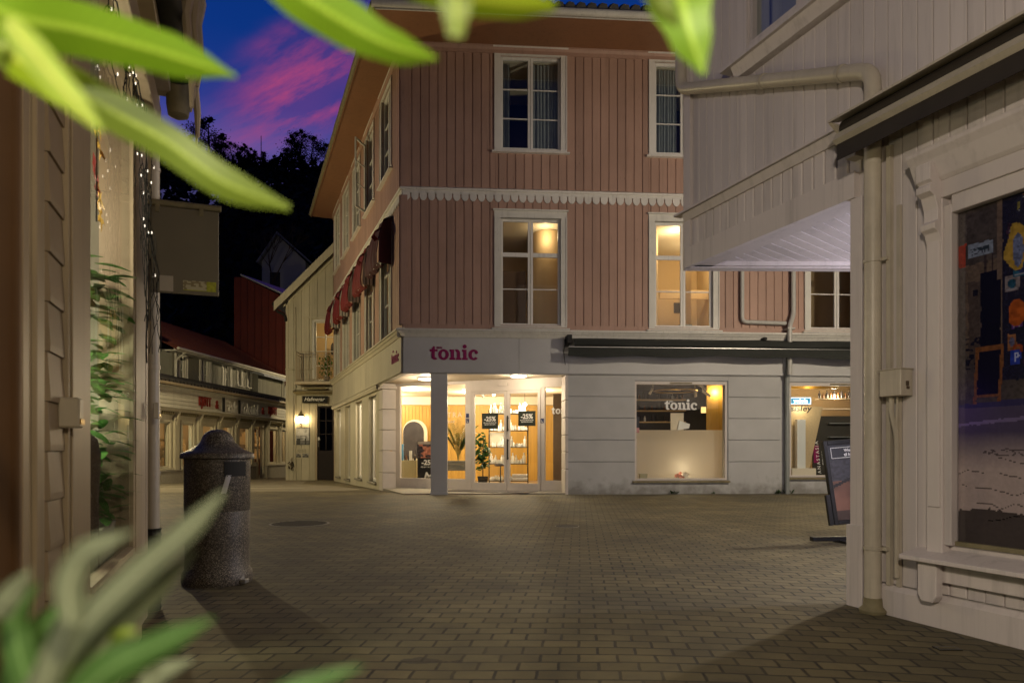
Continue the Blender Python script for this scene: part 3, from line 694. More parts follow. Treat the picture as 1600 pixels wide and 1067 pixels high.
# ---- roof with overhang
nF = Vector((.07,-.9976))*1.25; nS = Vector((-.929,-.37))*.88
uF, uS = Vector((.9976,.07)), Vector((-.37,.929)); Av = Vector(A)
def isec(p, d, q, e):
    k = ((q-p).x*e.y-(q-p).y*e.x)/(d.x*e.y-d.y*e.x); return p+d*k
E0 = isec(Av+nF, uF, Av+nS, uS); E1 = Av+uF*(LEN+.8)+nF; E3 = Av+uS*(SL+.35)+nS; E2 = Vector(FF.W(LEN+.8, 10)); E4 = Vector(FS.W(-SL-.35, 10))
ep = [hp(*p) for p in (E0, E1, E2, E4, E3)]
mb = MB(); ze = ZT+.06
mb.slab(ep, ze, ze+.04); mb.build('eaves_soffit', MT['soffit'], house)
cx, cy = sum(p[0] for p in ep)/5, sum(p[1] for p in ep)/5
R0 = hp(*FF.W(3.6, 5.2)); R1 = hp(*FF.W(LEN-3, 5.2)); zr = ze+3.4
mb = MB(); vs = [(x, y, ze+.17) for x, y in ep]+[(*R0, zr), (*R1, zr)]
mb.add(vs, [(0,1,6,5), (1,2,6), (2,3,5,6), (3,4,5), (4,0,5)])
# tile courses along the lower front slope
def lerp(a, b, t): return Vector(a)*(1-t)+Vector(b)*t
for k in range(8):
    t = k*.045
    p, q = lerp(vs[0], vs[5], t), lerp(vs[1], vs[6], t); n = 62
    for i in range(n):
        c = p.lerp(q, (i+.5)/n); w = (q-p).length/n*.47
        mb.tube([(c.x, c.y-.03, c.z+.02), (c.x+.0, c.y+.34, c.z+.24)], [w, w*.9], 6)
mb.build('roof', MT['tile'], house)
mb = MB()
ef = [hp(*p) for p in (E0, E1)]; mb.tube([(ef[0][0]-.05, ef[0][1]-.02, ze+.09), (ef[1][0], ef[1][1]-.02, ze+.09)], .085, 10)
mb.box(ef[0][0], ef[1][0], ef[0][1]-.0, ef[0][1]+.025, ze-.02, ze+.17)
mb.build('front_gutter', MT['greywhite'], house, smooth=True)
es = [hp(*p) for p in (E0, E3)]; mb = MB(); g0, g1 = Vector((*es[0], ze+.09)), Vector((*es[1], ze+.09))
nseg = 26; pts = [g0.lerp(g1, i/nseg) for i in range(nseg+1)]
mb.tube(pts, [.085+.012*(i % 2)*(random.random()) for i in range(nseg+1)], 10)
mb.build('side_gutter', MT['oldzinc'], house, smooth=True)
mb = MB(); mb.slab([es[0], es[1], (es[1][0]+.03, es[1][1]), (es[0][0]+.03, es[0][1])], ze-.03, ze+.14); mb.build('bargeboard', MT['soffit'], house)
# downpipes in front of the pink wall
def sq_pipe(name, pts, w, mat, parent, M=None):
    m_ = MB(); m_.tube(pts, w/2, 12); return m_.build(name, mat, parent, M=M or Matrix.Identity(4), smooth=True)
x = FF.U(1228)
def bend(pts, r=.12):
    out = [Vector(pts[0])]
    for a, b, c in zip(pts, pts[1:], pts[2:]):
        a, b, c = Vector(a), Vector(b), Vector(c); d1, d2 = (a-b).normalized(), (c-b).normalized()
        rr = min(r, (a-b).length*.45, (c-b).length*.45)
        for t in (0, .25, .5, .75, 1):
            p, q = b+d1*rr*(1-t), b+d2*rr*t; out.append(p.lerp(q, t))
    out.append(Vector(pts[-1])); return out
sq_pipe('downpipe', bend([(x+.12, -.14, ZT), (x+.12, -.14, FF.Z(1228, 493, 0)), (x-.02, -.24, FF.Z(1228, 512)), (x-.02, -.24, ZL+.0), (x-.02,-.24, ZFB)], .1), .115, MT['pipew'], house)
sq_pipe('downpipe', [(x-.01, -.09, ZFB+.12), (x-.01, -.09, -.02)], .115, MT['pipeg'], house)
sq_pipe('overflow_pipe', bend([(FF.U(1157), -.1, 6.2), (FF.U(1157), -.1, FF.Z(1157, 504)), (x-.05, -.1, FF.Z(1190, 506))], .12), .10, MT['pipew'], house)
mb = MB(); mb.box(x-.09, x+.09, -.30, -.10, ZL+.1, ZL+.14); mb.build('pipe_bracket', MT['pipew'], house)

# ---- shop front in the recess (frame FD, local to the house)
ent = MB(); H = ZFB
def dpx(px): return FD.U(px)
d0, d1, dm = dpx(738), dpx(846), dpx(793); g1_ = dpx(718)
# fixed frame members
for a, b in ((-.12, dpx(626)), (dpx(728), d0-.0), (d1, d1+.10), (dpx(880), gl_len+.05)): ent.box(a, b, -.04, .05, 0.0, H-.005)
hd = FD.Z(790, 609)
ent.box(dpx(626), dpx(728), -.038, .048, 0, .30); ent.box(d1+.1, dpx(880), -.038, .048, 0, .30)
ent.box(dpx(728), gl_len, -.037, .047, hd+.03, H-.008); hl_ = FD.Z(640, 603.5); ent.box(dpx(626), dpx(728), -.037, .047, hl_, H-.008)
ent.box(d0, d1, -.06, .06, hd-.03, hd+.03)
ent.build('shop_front_frame', MT['stone'], house, M=DM)
sf = MB()
for a, b in ((dpx(626), dpx(728)), (d1+.1, dpx(880))):
    MB().add([(a, .0, .28), (b, .0, .28), (b, .0, hd+.06), (a, .0, hd+.06)], [(0,1,2,3)]).build('shop_front_glass', MT['glass'], house, M=DM)
for (a, b, hx) in ((d0+.01, dm-.005, 1), (dm+.005, d1-.01, 0)):
    s = MB(); st = .075; w = b-a
    s.box(0, st, -.03, .03, .02, hd-.035); s.box(w-st, w, -.03, .03, .02, hd-.035); s.box(st, w-st, -.03, .03, .02, .22); s.box(st, w-st, -.03, .03, hd-.10, hd-.035)
    d = s.build('door', MT['stone'], house, M=DM @ T(a, -.02, 0))
    MB().add([(st, 0, .2), (w-st, 0, .2), (w-st, 0, hd-.09), (st, 0, hd-.09)], [(0,1,2,3)]).build('pane', MT['glass'], d)
    hh = MB(); xh = .035 if not hx else w-.035
    if not hx:
        hh.box(.02, .05, -.085, -.06, 1.02-.2, 1.55-.2); hh.box(.02, .05, -.06, -.03, .85, .88); hh.box(.02, .05, -.06, -.03, 1.3, 1.33)
        hh.box(.02, .05, -.085, -.06, 1.55, 1.95); hh.box(.02, .05, -.06, -.03, 1.58, 1.61); hh.box(.02, .05, -.06, -.03, 1.88, 1.91)
        hh.build('handle', MT['black'], d)
mb = MB(); mb.slab([hp(*WS(.05, .02)), hp(*FF.W(UJ, .02)), hp(*GR), hp(*GL), hp(*WS(2.6, .02))], -.3, .028); mb.build('entrance_step', MT['concrete'], house)
mb = MB(); mb.box(dpx(720), dpx(846), -1.05, -.25, .028, .040); mb.build('door_mat', MT['darkbottle'], house, M=DM)
mb = MB(); mb.box(dpx(781), dpx(795), -.10, -.05, hd+.10, hd+.17); mb.build('door_sensor', MT['stone'], house, M=DM)
# ceiling lamps of the porch
for px, py in ((640, 607), (666, 590), (768, 594.5), (810, 585.5)):
    k = (ZFB-CH)/((HY-py)/FPX); q = WR @ Vector(((px-HX)/FPX*k, k, ZFB))
    m_ = MB(); m_.lathe([(.21, -.03), (.22, -.012), (.22, -.001)], 28); lp = m_.build('porch_lamp', MT['stone'], house, loc=(q.x, q.y, ZFB))
    m_ = MB(); m_.lathe([(.10, -.062), (.17, -.058), (.20, -.045), (.20, -.0302)], 28); m_.build('diffuser', MT['lampdisc'], lp, smooth=True)
    light('porch_light', (0, 0, -.12), 46, (1,.80,.55), .1, lp)
# window of the frosted shop room
def shop_window(h, name='display_window', split=None):
    w = h[1]-h[0]; H = h[3]-h[2]; s = MB(); t = .045
    s.box(0, t, .02, .12, 0, H); s.box(w-t, w, .02, .12, 0, H); s.box(t, w-t, .02, .12, 0, t); s.box(t, w-t, .02, .12, H-t*1.6, H)
    o = s.build(name, MT['stone'], house, loc=(h[0], 0, h[2]))
    MB().add([(t, .07, t), (w-t, .07, t), (w-t, .07, H-t), (t, .07, H-t)], [(0,1,2,3)]).build('pane', MT['glass'], o)
    MB().profile([(-.07,-.06),(-.07,-.02),(.12,.0),(.12,-.06)], -.06, w+.06).build('sill', MT['oldzinc'], o)
    m_ = MB(); m_.box(w*.38, w*.62, .0, .02, H-.05, H-.02); m_.build('vent', MT['oldzinc'], o)
    return o, w, H
o1, W1, H1 = shop_window(w1); o2, W2, H2 = shop_window(w2)
fz = FF.Z(1060, 671)-w1[2]
MB().add([(-.1, .083, .0), (W1+.2, .083, .0), (W1+.2, .083, fz), (-.1, .083, fz)], [(0,1,2,3)]).build('frosted_film', MT['frost'], o1)
# partitions on the ground floor (world -> house boxes)
def wbox(name, x0, x1, y0, y1, z0, z1, mat, parent=None):
    m_ = MB(); m_.slab([hp(x0, y0), hp(x1, y0), hp(x1, y1), hp(x0, y1)], z0, z1); return m_.build(name, mat, parent or house)
pb = MB()
for i in range(67):
    x0 = -5.0+i*.12; pb.slab([hp(x0, 23.6), hp(x0+.112, 23.6), hp(x0+.112, 23.7), hp(x0, 23.7)], .02, 2.62)
pb.slab([hp(-5.0, 23.65), hp(3.1, 23.65), hp(3.1, 23.8), hp(-5.0, 23.8)], .02, 2.62)
pb.slab([hp(1.55, 20.6), hp(1.95, 20.6), hp(1.95, 21.0), hp(1.55, 21.0)], .02, ZFB-.01)
pb.slab([hp(5.16, 18.1), hp(5.9, 18.1), hp(5.9, 18.15), hp(5.16, 18.15)], .02, ZFB-.01)
pb.build('panelled_wall', MT['ochre'], house)
wbox('bulkhead', -5.0, 3.1, 23.45, 23.8, 2.625, ZFB-.001, MT['ceil'])
wbox('tall_taupe_panel', 1.12, 1.95, 18.6, 18.64, .02, 2.6, plain('taupe_panel', (.20,.14,.09), .5))
wbox('shop_partition', 2.55, 2.65, 17.3, 23.4, .02, ZFB-.01, MT['roomwall'])
wbox('back_partition', 2.66, 6.45, 20.2, 20.3, .02, ZFB-.01, MT['darkroom'])
wbox('dark_ceiling', 2.66, 6.45, 17.25, 20.2, ZFB-.06, ZFB-.012, MT['darkroom'])
wbox('shop_partition', 6.46, 6.56, 17.2, 20.3, .02, ZFB-.01, MT['roomwall'])
wbox('back_partition', 6.57, 11.0, 19.3, 19.4, .02, ZFB-.01, MT['roomwall'])
def wl(x, y, z, p, c=(1,.80,.52), r=.08):
    q = WR @ Vector((x, y, z)); return light('shop_light', q, p, c, r, house)
wl(-3.0, 20.6, 2.6, 80); wl(-1.2, 21.6, 2.6, 130); wl(.8, 21.0, 2.6, 95); wl(-4.0, 22.5, 2.6, 80); wl(-.6, 19.2, 2.6, 60)
wl(4.3, 18.0, .55, 18, (1,.70,.36)); wl(5.4, 18.0, 2.6, 16, (1,.72,.35)); wl(7.1, 17.9, 2.55, 40, (1,.8,.5)); wl(8.6, 18.2, 2.5, 36)
wl(-5.3, 25.6, 2.4, 60); wl(-5.9, 27.4, 2.4, 40); wl(-3.3, 19.8, 2.5, 16)
# ================================================================== WHITE GABLE HOUSE at the end of the lane
GY = 29.3; FG = Fr((447-HX)/FPX*GY, GY, 1, 0)
gab = thing('gable_house', 'narrow cream wooden gable house with lit balcony door at the end of the lane', 'building', FG.M(0, 0, 0))
gU = lambda px: FG.U(px); gZ = lambda py: FG.Z(500, py)
GW = 6.4; zev = gZ(470); gb0 = gz(GY)-.3
top = lambda u: zev + min(u, GW-u)*.98
bd = (gU(493), gU(541), gZ(594), gZ(504)); gd = (gU(496), gU(522), gz(GY)-.0, gZ(634))
mb = MB()
for r in wall_rects(0, GW, gb0, zev, [bd, gd]): mb.box(r[0], r[1], .0, .12, r[2], r[3])
mb.prism([(0, zev), (GW, zev), (GW/2, top(GW/2))], 0, .12)
hs = [(bd[0]-.14, bd[1]+.14, bd[2]-.05, bd[3]+.16), (gd[0]-.10, gd[1]+.1, gd[2]-1, gd[3]+.05)]
boards(mb, 0, GW, gb0, 13, hs, .34, .325, -.022, .024, top=top)
for k in range(19): pass
mb.box(0, .10, -.05, 0, gb0, zev)
mb.box(-.0, .12, .0, 6.5, gb0, zev)
mb.box(GW-.12, GW, .0, 6.5, gb0, zev); mb.box(0, GW, 6.4, 6.5, gb0, zev)
mb.build('wall', MT['cream'], gab)
mb = MB()
for sgn in (1, -1):
    f = lambda u: u if sgn == 1 else GW-u
    poly = [(f(-.36), top(0)-.36*.98+.02), (f(GW/2), top(GW/2)+.02), (f(GW/2), top(GW/2)+.26), (f(-.36), top(0)-.36*.98+.20)]
    mb.prism(poly, -.38, 6.6)
mb.build('roof', MT['slate'], gab)
mb = MB()
for sgn in (1, -1):
    f = lambda u: u if sgn == 1 else GW-u
    mb.prism([(f(-.38), top(0)-.36*.98-.16), (f(GW/2), top(GW/2)-.16), (f(GW/2), top(GW/2)+.27), (f(-.38), top(0)-.36*.98+.22)], -.43, -.385)
    mb.prism([(f(-.1), top(0)-.30), (f(GW/2), top(GW/2)-.30), (f(GW/2), top(GW/2)-.17), (f(-.1), top(0)-.17)], -.05, -.001)
mb.build('bargeboard', MT['cream'], gab)
mb = MB(); mb.tube(bend([(-.33, -.3, zev-.25), (-.33, -.25, zev-.5), (-.02, -.10, zev-.62), (.02, -.1, zev-.9)], .12), .06, 8); mb.tube([(-.40, -.4, zev-.22), (-.40, 6.4, zev-.22)], .08, 8)
mb.build('gutter', MT['black'], gab, smooth=True)
mb = MB(); mb.tube([(gU(462), -.06, zev-.3), (gU(462), -.06, gb0)], .035, 8); mb.tube([(.0, -.07, gZ(577)), (gU(490), -.07, gZ(577))], .03, 8); mb.build('service_pipe', MT['cream'], gab, smooth=True)
mb = MB(); mb.box(gU(475), gU(560), -.06, -.0, gZ(498), gZ(495)); mb.box(gU(475), gU(483), -.035, -.0, gZ(600), gZ(498)); mb.build('board_band', MT['cream'], gab)
# balcony door with lit room
s = MB(); w, h = bd[1]-bd[0], bd[3]-bd[2]
for k in range(4): x = w*k/3; s.box(x-.03, x+.03, .0, .06, 0, h)
for k in range(5): z = h*k/4; s.box(0.03, w-.03, .01, .05, z-.02, z+.02)
for a, b in ((-.13, -.03), (w+.03, w+.13)): s.box(a, b, -.04, .02, 0, h+.1)
s.box(-.03, w+.03, -.041, .02, h+.02, h+.13)
o = s.build('balcony_door', MT['sash'], gab, loc=(bd[0], 0, bd[2]))
MB().add([(0,.03,0),(w,.03,0),(w,.03,h),(0,.03,h)], [(0,1,2,3)]).build('pane', MT['glass'], o)
bk = MB(); z0, z1 = gZ(597), gZ(553); x0, x1 = gU(470), gU(560); yb = -.62
bk.box(x0-.05, x1, yb-.05, 0, z0-.14, z0-.03)
for z in (z1, z1-.13, z0+.06): bk.tube([(x0, -.02, z), (x0, yb, z), (x1, yb, z)], .014, 6)
for i in range(20): x = x0+(x1-x0)*i/19; bk.tube([(x, yb, z0-.03), (x, yb, z1)], .011 if i % 7 else .02, 5)
for i in range(5): bk.tube([(x0, yb*(i/5), z0-.03), (x0, yb*(i/5), z1)], .011, 5)
bk.build('balcony', MT['beigetrim'], gab)
mb = MB(); mb.box(.15, GW-.15, 2.6, 2.7, gb0+.3, zev+2.0); mb.box(.15, GW-.15, .13, 2.6, gZ(606), gZ(603)); mb.box(.15, GW-.15, .13, 2.6, zev+.4, zev+.5)
mb.build('room_wall', MT['roomwall'], gab)
light('room_light', (gU(520), 1.2, gZ(515)), 42, (1,.74,.36), .1, gab)
mb = MB(); mb.lathe([(.30,-.02), (.30,.0), (.26,.02)], 20); mb.build('mirror', MT['darkbottle'], gab, M=T(gU(501), 2.0, gZ(535)) @ Matrix.Rotation(math.radians(90), 4, 'X') @ Matrix.Diagonal((.35,1,1,1)).to_4x4())
# entrance with canopy board
mb = MB(); mb.profile([(-.34, gZ(613.5)), (-.34, gZ(611.5)), (0, gZ(609.5)), (0, gZ(616))], gU(461), gU(560)); mb.box(gU(463), gU(560), -.10, -.0, gZ(617), gZ(613.6)); mb.build('porch_canopy', MT['oldzinc'], gab)
mb = MB(); mb.box(gU(478), gU(512), -.3, -.26, gZ(609), gZ(606)); mb.tube([(gU(472), -.25, gZ(601.5)), (gU(512), -.5, gZ(590))], .014, 6); mb.build('awning_arm', MT['oldzinc'], gab)
mb = MB(); mb.box(gd[0]-.09, gd[0], -.045, .05, gd[2]-.1, gd[3]+.05); mb.box(gd[1], gd[1]+.09, -.045, .05, gd[2]-.1, gd[3]+.05); mb.build('door_trim', MT['beigetrim'], gab)
s = MB(); w, h = gd[1]-gd[0], gd[3]-gd[2]
s.box(0, .09, .02, .07, 0, h); s.box(w-.09, w, .02, .07, 0, h); s.box(.09, w-.09, .02, .07, 0, h*.40); s.box(.09, w-.09, .02, .07, h-.08, h)
s.box(w/2-.02, w/2+.02, .025, .065, h*.4, h-.08)
for k in (.62, .80): s.box(.09, w-.09, .025, .065, h*k-.02, h*k+.02)
o = s.build('door', plain('dark_door_paint', (.012,.005,.007), .7), gab, loc=(gd[0], 0, gd[2]))
MB().add([(.05,.045,h*.38),(w-.05,.045,h*.38),(w-.05,.045,h-.05),(.05,.045,h-.05)], [(0,1,2,3)]).build('pane', MT['darkglass'], o)
mb = MB(); mb.tube([(.045, -.0, h*.45), (.045, -.0, h*.55)], .012, 6); mb.build('handle', MT['alu'], o)
mb = MB(); mb.box(.15, GW-.15, 1.6, 1.7, gb0+.3, gZ(606)); mb.build('hall_wall', MT['darkroom'], gab)
# wall lantern
lan = thing('wall_lantern', 'lit black wall lantern beside the dark door of the cream gable house', 'lantern', FG.M(gU(472), -.0, gZ(665)))
mb = MB(); mb.box(-.05, .05, -.02, .0, -.10, .10); mb.tube(bend([(0,-.01,-.02), (0,-.14,-.10), (0,-.16,.06)], .06), .016, 6); mb.lathe([(.06, .06), (.10, .10)], 6, 0, -.16); mb.build('bracket', MT['oldzinc'], lan)
mb = MB(); mb.lathe([(.09, .101), (.13, .38)], 6, 0, -.16); mb.build('lamp_glass', MT['lampglow'], lan)
mb = MB(); mb.lathe([(.165, .381), (.14, .42), (.05, .56), (.02, .60), (.02, .66)], 6, 0, -.16); mb.build('lamp_cap', MT['oldzinc'], lan)
for sx in (-1, 1): light('lantern_light', (sx*.20, -.14, .26), 9, (1,.70,.30), .05, lan)
light('lantern_light', (0, -.36, .24), 5, (1,.72,.34), .05, lan)
# sign over the door
sg = thing('door_sign', 'black horizontal name board with pale script over the gable house door', 'sign', FG.M(gU(492), -.14, gZ(630)))
mb = MB(); w = gU(514)-gU(471); mb.box(-w/2+.1, w/2, -.04, .0, 0, gZ(619)-gZ(630)); mb.build('board', MT['black'], sg)
text_obj('lettering', 'Hafmegar', .22, MT['whiteprint'], sg, T(.02, -.043, .09), .003, .003, shear=.35)
# poster and small notice on its wall
def pic_house(s, t):
    n = vnoise(s*9, t*9); g = .10+.5*n*(t > .25)+.12*vnoise(s*30, t*30); roof = (np.abs(s-.45) < (.95-t)*1.0) & (t > .55)
    g = np.where(roof, .55+.1*vnoise(s*20, t*5), g); g = np.where((t < .35) & (vnoise(s*8, 3+0*t) > .5), .04, g)
    return np.stack([g*.9, g*.92, g*1.0], -1)
ps = thing('framed_poster', 'grey picture of a white house under the lantern on the cream wall', 'poster', FG.M(gU(472), -.045, gZ(694)))
raster('print', .64, .70, 30, 33, pic_house, ps)
mb = MB(); mb.box(-.34, .34, .0045, .02, -.02, .72); mb.build('backing', MT['darkprint'], ps)
nt = thing('menu_notice', 'pale notice with two small dark pictures below the poster on the cream wall', 'notice', FG.M(gU(472), -.04, gZ(716)))
mb = MB(); mb.box(-.33, .33, 0, .012, 0, .42); mb.build('sheet', MT['cream'], nt)
for x in (-.16, .16): raster('print', .26, .17, 12, 8, lambda s, t: np.repeat((.06+.4*vnoise(s*5, t*5+3)**2)[..., None], 3, -1), nt, T(x, -.006, .04))
for k in range(3): text_obj('lettering', 'Velkommen til oss', .05, MT['darkprint'], nt, T(0, -.002, .26+.05*k), .0005)
vs_ = thing('door_sticker', 'small white sticker on the frame of the dark gable house door', 'sticker', FG.M(gd[0]+.045, .018, gZ(688)))
mb = MB(); mb.box(-.05, .05, -.004, .001, 0, .14); mb.build('sheet', MT['whiteprint'], vs_)

def leaf_cards(n, rad, size, seed, centre=(0,0,0), flat=.8, star=False):
    rnd = random.Random(seed); mb = MB()
    for i in range(n):
        while True:
            p = Vector((rnd.uniform(-1,1), rnd.uniform(-1,1), rnd.uniform(-1,1)))
            if .1 < p.length < 1: break
        p = Vector((p.x*rad[0]+centre[0], p.y*rad[1]+centre[1], p.z*rad[2]+centre[2]))
        d = Vector((rnd.uniform(-1,1), rnd.uniform(-1,1), rnd.uniform(-.9,.5))).normalized(); s_ = d.cross(Vector((rnd.uniform(-1,1),rnd.uniform(-1,1),1))).normalized()
        L = size*rnd.uniform(.7,1.35); W = L*.28
        mb.add([p, p+d*L*.45+s_*W, p+d*L, p+d*L*.45-s_*W], [(0,1,2,3)])
    return mb
# plant at the balcony door
bp = thing('balcony_plant', 'leafy green plant on the balcony of the gable house', 'plant', FG.M(gU(514), -.35, gZ(597)))
leaf_cards(180, (.34,.22,.5), .13, 5, (0,0,.66)).build('foliage', MT['leaf_mid'], bp)
mb = MB(); mb.lathe([(.10,-.02),(.14,.2),(.13,.2)], 14); mb.build('pot', MT['concrete'], bp); 
mb = MB(); mb.tube([(0,0,.15),(.03,0,.7)], .02, 5); mb.build('stem', MT['bark'], bp)
vp = thing('withered_plant', 'dry brown twig bunch hanging on the corner of the gable house', 'plant', FG.M(gU(456), -.08, gZ(731)))
leaf_cards(46, (.12,.05,.22), .10, 9, (0,0,.18)).build('foliage', MT['bark'], vp); mb = MB(); mb.tube([(0,0,-.1),(.03,0,.45)], .012, 5); mb.build('stem', MT['bark'], vp)

# ================================================================== BUTCHER SHOP with long sign, left side of the lane
KO = ((245-HX)/FPX*24.5, 24.5); FK = Fr(*KO, .075, 1)
kj = thing('butcher_shop', 'low cream shop building with a long lettered fascia and columned front in the lane', 'building', FK.M())
kU = FK.U
K0, K1 = -2.2, 13.5
def kP(px, py, v=0): return FK.P(px, py, v)
kw = []
for (a, b) in ((245.6, 265), (284, 302), (316, 335), (347, 362), (373, 390), (420, 433), (438.5, 447)):
    kw.append((kU(a), kU(b), .42, 2.12))
kdr = (kU(396), kU(412), -.4, 2.2)
kholes = kw+[kdr]
mb = MB()
for r in wall_rects(K0, K1, -.8, 2.5, kholes): mb.box(r[0], r[1], 0, .2, r[2], r[3])
mb.box(K0, K1, -.22, .2, 2.5, 2.62)
# columns with small brackets between the bays
cols = [kU(p) for p in (242, 273, 309.5, 341, 368, 392.5, 416.5, 436, 452)]
for x in cols:
    mb.box(x-.13, x+.13, -.10, 0, .30, 2.34); mb.box(x-.17, x+.17, -.14, 0, 2.2, 2.27)
    mb.profile([(-.10,2.0),(-.16,2.28),(-.22,2.5),(0,2.5),(0,2.0)], x-.06, x+.06)
mb.build('wall', MT['cream'], kj)
mb = MB(); mb.box(K0, kdr[0]-.05, -.16, -.0, -.8, .30); mb.box(kdr[1]+.05, K1, -.16, 0, -.8, .30); mb.box(K0, kdr[0]-.05, -.2, 0, .30, .34); mb.box(kdr[1]+.05, K1, -.2, 0, .30, .34); mb.build('plinth', MT['concrete'], kj)
mb = MB()
for x0, x1 in zip(cols, cols[1:]):
    n = int((x1-x0-.3)/.14)
    mb = MB()
    for i in range(n): a = x0+.17+i*.14; mb.box(a, a+.065, -.20, -.0, 2.40, 2.495)
    mb.box(x0+.17, x0+.17+n*.14, -.06, -.02, 2.38, 2.497); mb.build('dentil_row', MT['oldzinc'], kj)
for h in kw:
    w, H = h[1]-h[0], h[3]-h[2]; s = MB(); s.box(-w/2, -w/2+.06, .03, .1, 0, H); s.box(w/2-.06, w/2, .03, .1, 0, H); s.box(-w/2+.06, w/2-.06, .03, .1, H-.07, H); s.box(-w/2+.06, w/2-.06, .03, .1, 0, .07)
    s.box(-w/2-.09, -w/2, -.04, .0, 0, H); s.box(w/2, w/2+.09, -.04, 0, 0, H); s.box(-w/2-.09, w/2+.09, -.04, 0, H, H+.1)
    o = s.build('window', MT['cream'], kj, loc=((h[0]+h[1])/2, 0, h[2]))
    MB().add([(-w/2,.06,0),(w/2,.06,0),(w/2,.06,H),(-w/2,.06,H)], [(0,1,2,3)]).build('pane', MT['glass'], o)
    MB().box(-w/2-.12, w/2+.12, -.1, .03, -.07, -.0).build('sill', MT['cream'], o)
w, H = kdr[1]-kdr[0], kdr[3]-kdr[2]; s = MB()
s.box(0, .12, .25, .3, 0, H); s.box(w-.12, w, .25, .3, 0, H); s.box(.12, w-.12, .25, .3, 0, .9); s.box(.12, w-.12, .25, .3, H-.12, H); s.box(w/2-.04, w/2+.04, .25, .3, .9, H-.12); s.box(.12, w-.12, .26, .29, 1.6, 1.64)
o = s.build('door', MT['cream'], kj, loc=(kdr[0], 0, kdr[2])); MB().add([(.1,.28,.9),(w-.1,.28,.9),(w-.1,.28,H-.1),(.1,.28,H-.1)], [(0,1,2,3)]).build('pane', MT['glass'], o)
mb = MB(); mb.box(K0, K1, 3.2, 3.3, -.8, 2.5); mb.box(K0, K1, .21, 3.2, 2.45, 2.55); mb.build('shop_wall', MT['roomwall'], kj)
mb = MB(); rnd = random.Random(3)
for h in kw:
    for k in range(7):
        x = rnd.uniform(h[0]+.1, h[1]-.1); z = rnd.uniform(.4, 1.7); a = rnd.uniform(.06,.16); mb.box(x-a, x+a, .5+rnd.random()*1.2, .6+rnd.random()*1.3+.6, z, z+rnd.uniform(.1,.4))
mb.build('window_goods', MT['roomwall'], kj)
for px, p in ((262, .8), (293, 26), (326, 12), (354, 12), (381, 12), (404, 9), (428, 26), (446, 18)): light('shop_light', (kU(px), 1.0, 2.1), p, (1,.74,.40), .1, kj)
# fascia of horizontal boards
mb = MB(); zb, zt = 2.62, 3.33
for k in range(5): a = zb+.0+k*.145; mb.profile([(-.26,a+.006),(-.25,a+.14),(0,a+.14),(0,a+.006)], K0, K1)
mb.profile([(-.26,zt),(-.34,zt+.05),(-.34,zt+.09),(-.0,zt+.12),(0,zt)], K0, K1); mb.profile([(-.27,zb-.01),(-.33,zb-.0),(-.33,zb+.04),(-.25,zb+.06),(0,zb+.06),(0,zb-.01)], K0, K1)
mb.build('fascia', MT['greywhite'], kj)
# lower roof strip of dark tiles leaning back to the upper wall
mb = MB(); mb.profile([(-.45,3.47),(-.45,3.52),(1.5,4.05),(1.5,3.47)], K0, K1)
n = int((K1-K0)/.24)
for i in range(n):
    x = K0+(i+.5)*.24
    mb.tube([(x,-.5,3.55),(x,.5,3.80),(x,1.49,4.06)], .085, 6)
mb.build('porch_roof', MT['tile'], kj)
mb = MB(); mb.tube([(K0,-.5,3.47),(K1,-.5,3.47)], .06, 8); mb.build('porch_gutter', MT['beigetrim'], kj)
# upper storey set back
v2 = 1.5
U2 = lambda px: FK.U(px, v2)
ua, ub = U2(275), U2(431)
ze2 = kP(275, 546, v2)[1]; ze2b = kP(430, 588, v2)[1]; ze2 = (ze2+ze2b)/2
uwin = [(U2(a), U2(b)) for a, b in ((275.5, 289), (314, 326), (349, 359), (371.5, 376.5), (387, 391.5))]
zw0, zw1 = kP(320, 600, v2)[1], kP(320, 557, v2)[1]
uh = [(a, b, zw0+(.0 if b-a > .5 else .25), zw1) for a, b in uwin]
mb = MB()
for r in wall_rects(ua-.3, ub+1.2, 3.6, ze2, uh): mb.box(r[0], r[1], 0, .12, r[2], r[3])
boards(mb, ua-.3, ub+1.2, 3.6, ze2, [(a-.15, b+.15, c-.1, d+.13) for a, b, c, d in uh], .16, .152, -.010, .011, cham=.004)
mb.box(ua-.3, ub+1.2, .12, 5.0, 3.5, 3.6); mb.box(ua-.3, ua-.18, .12, 6, 3.6, ze2); mb.box(ub+1.1, ub+1.2, .12, 6, 3.6, ze2); mb.box(ua-.3, ub+1.2, 5.9, 6, 3.6, ze2)
mb.box(ua-.18, ub+1.1, 1.2, 1.3, 3.6, ze2)
up = mb.build('upper_wall', MT['greyboard'], kj, loc=(0, v2, 0))
for a, b, c, d in uh:
    window(kj, (a+b)/2, v2, c, b-a, d-c, rows=(1,1,1), cols=2 if b-a > .5 else 1, trim=.15, head=.13, foot=.06, mats=('sash','sash','darkglass'), proud=.04)
rf = MB(); rf.profile([(-.5, ze2-.10), (-.5, ze2-.02), (3.0, ze2+1.9), (6.5, ze2-.02), (6.5, ze2-.1), (3.0, ze2+1.78)], ua-.8, ub+.2)
nn = int((ub+.2-ua+.8)/.25)
for i in range(nn):
    x = ua-.8+(i+.5)*.25; rf.tube([(x,-.5,ze2+.0),(x,2.98,ze2+1.92)], .07, 5)
rf.build('roof', MT['redtile'], kj, loc=(0, v2, 0))
mb = MB(); mb.tube([(ua-.8,-.56,ze2-.04),(ub+.2,-.56,ze2-.04)], .06, 8); mb.box(ua-.8, ub+.2, -.5, -.0, ze2-.14, ze2-.10); mb.build('upper_gutter', MT['greywhite'], kj, loc=(0, v2, 0))
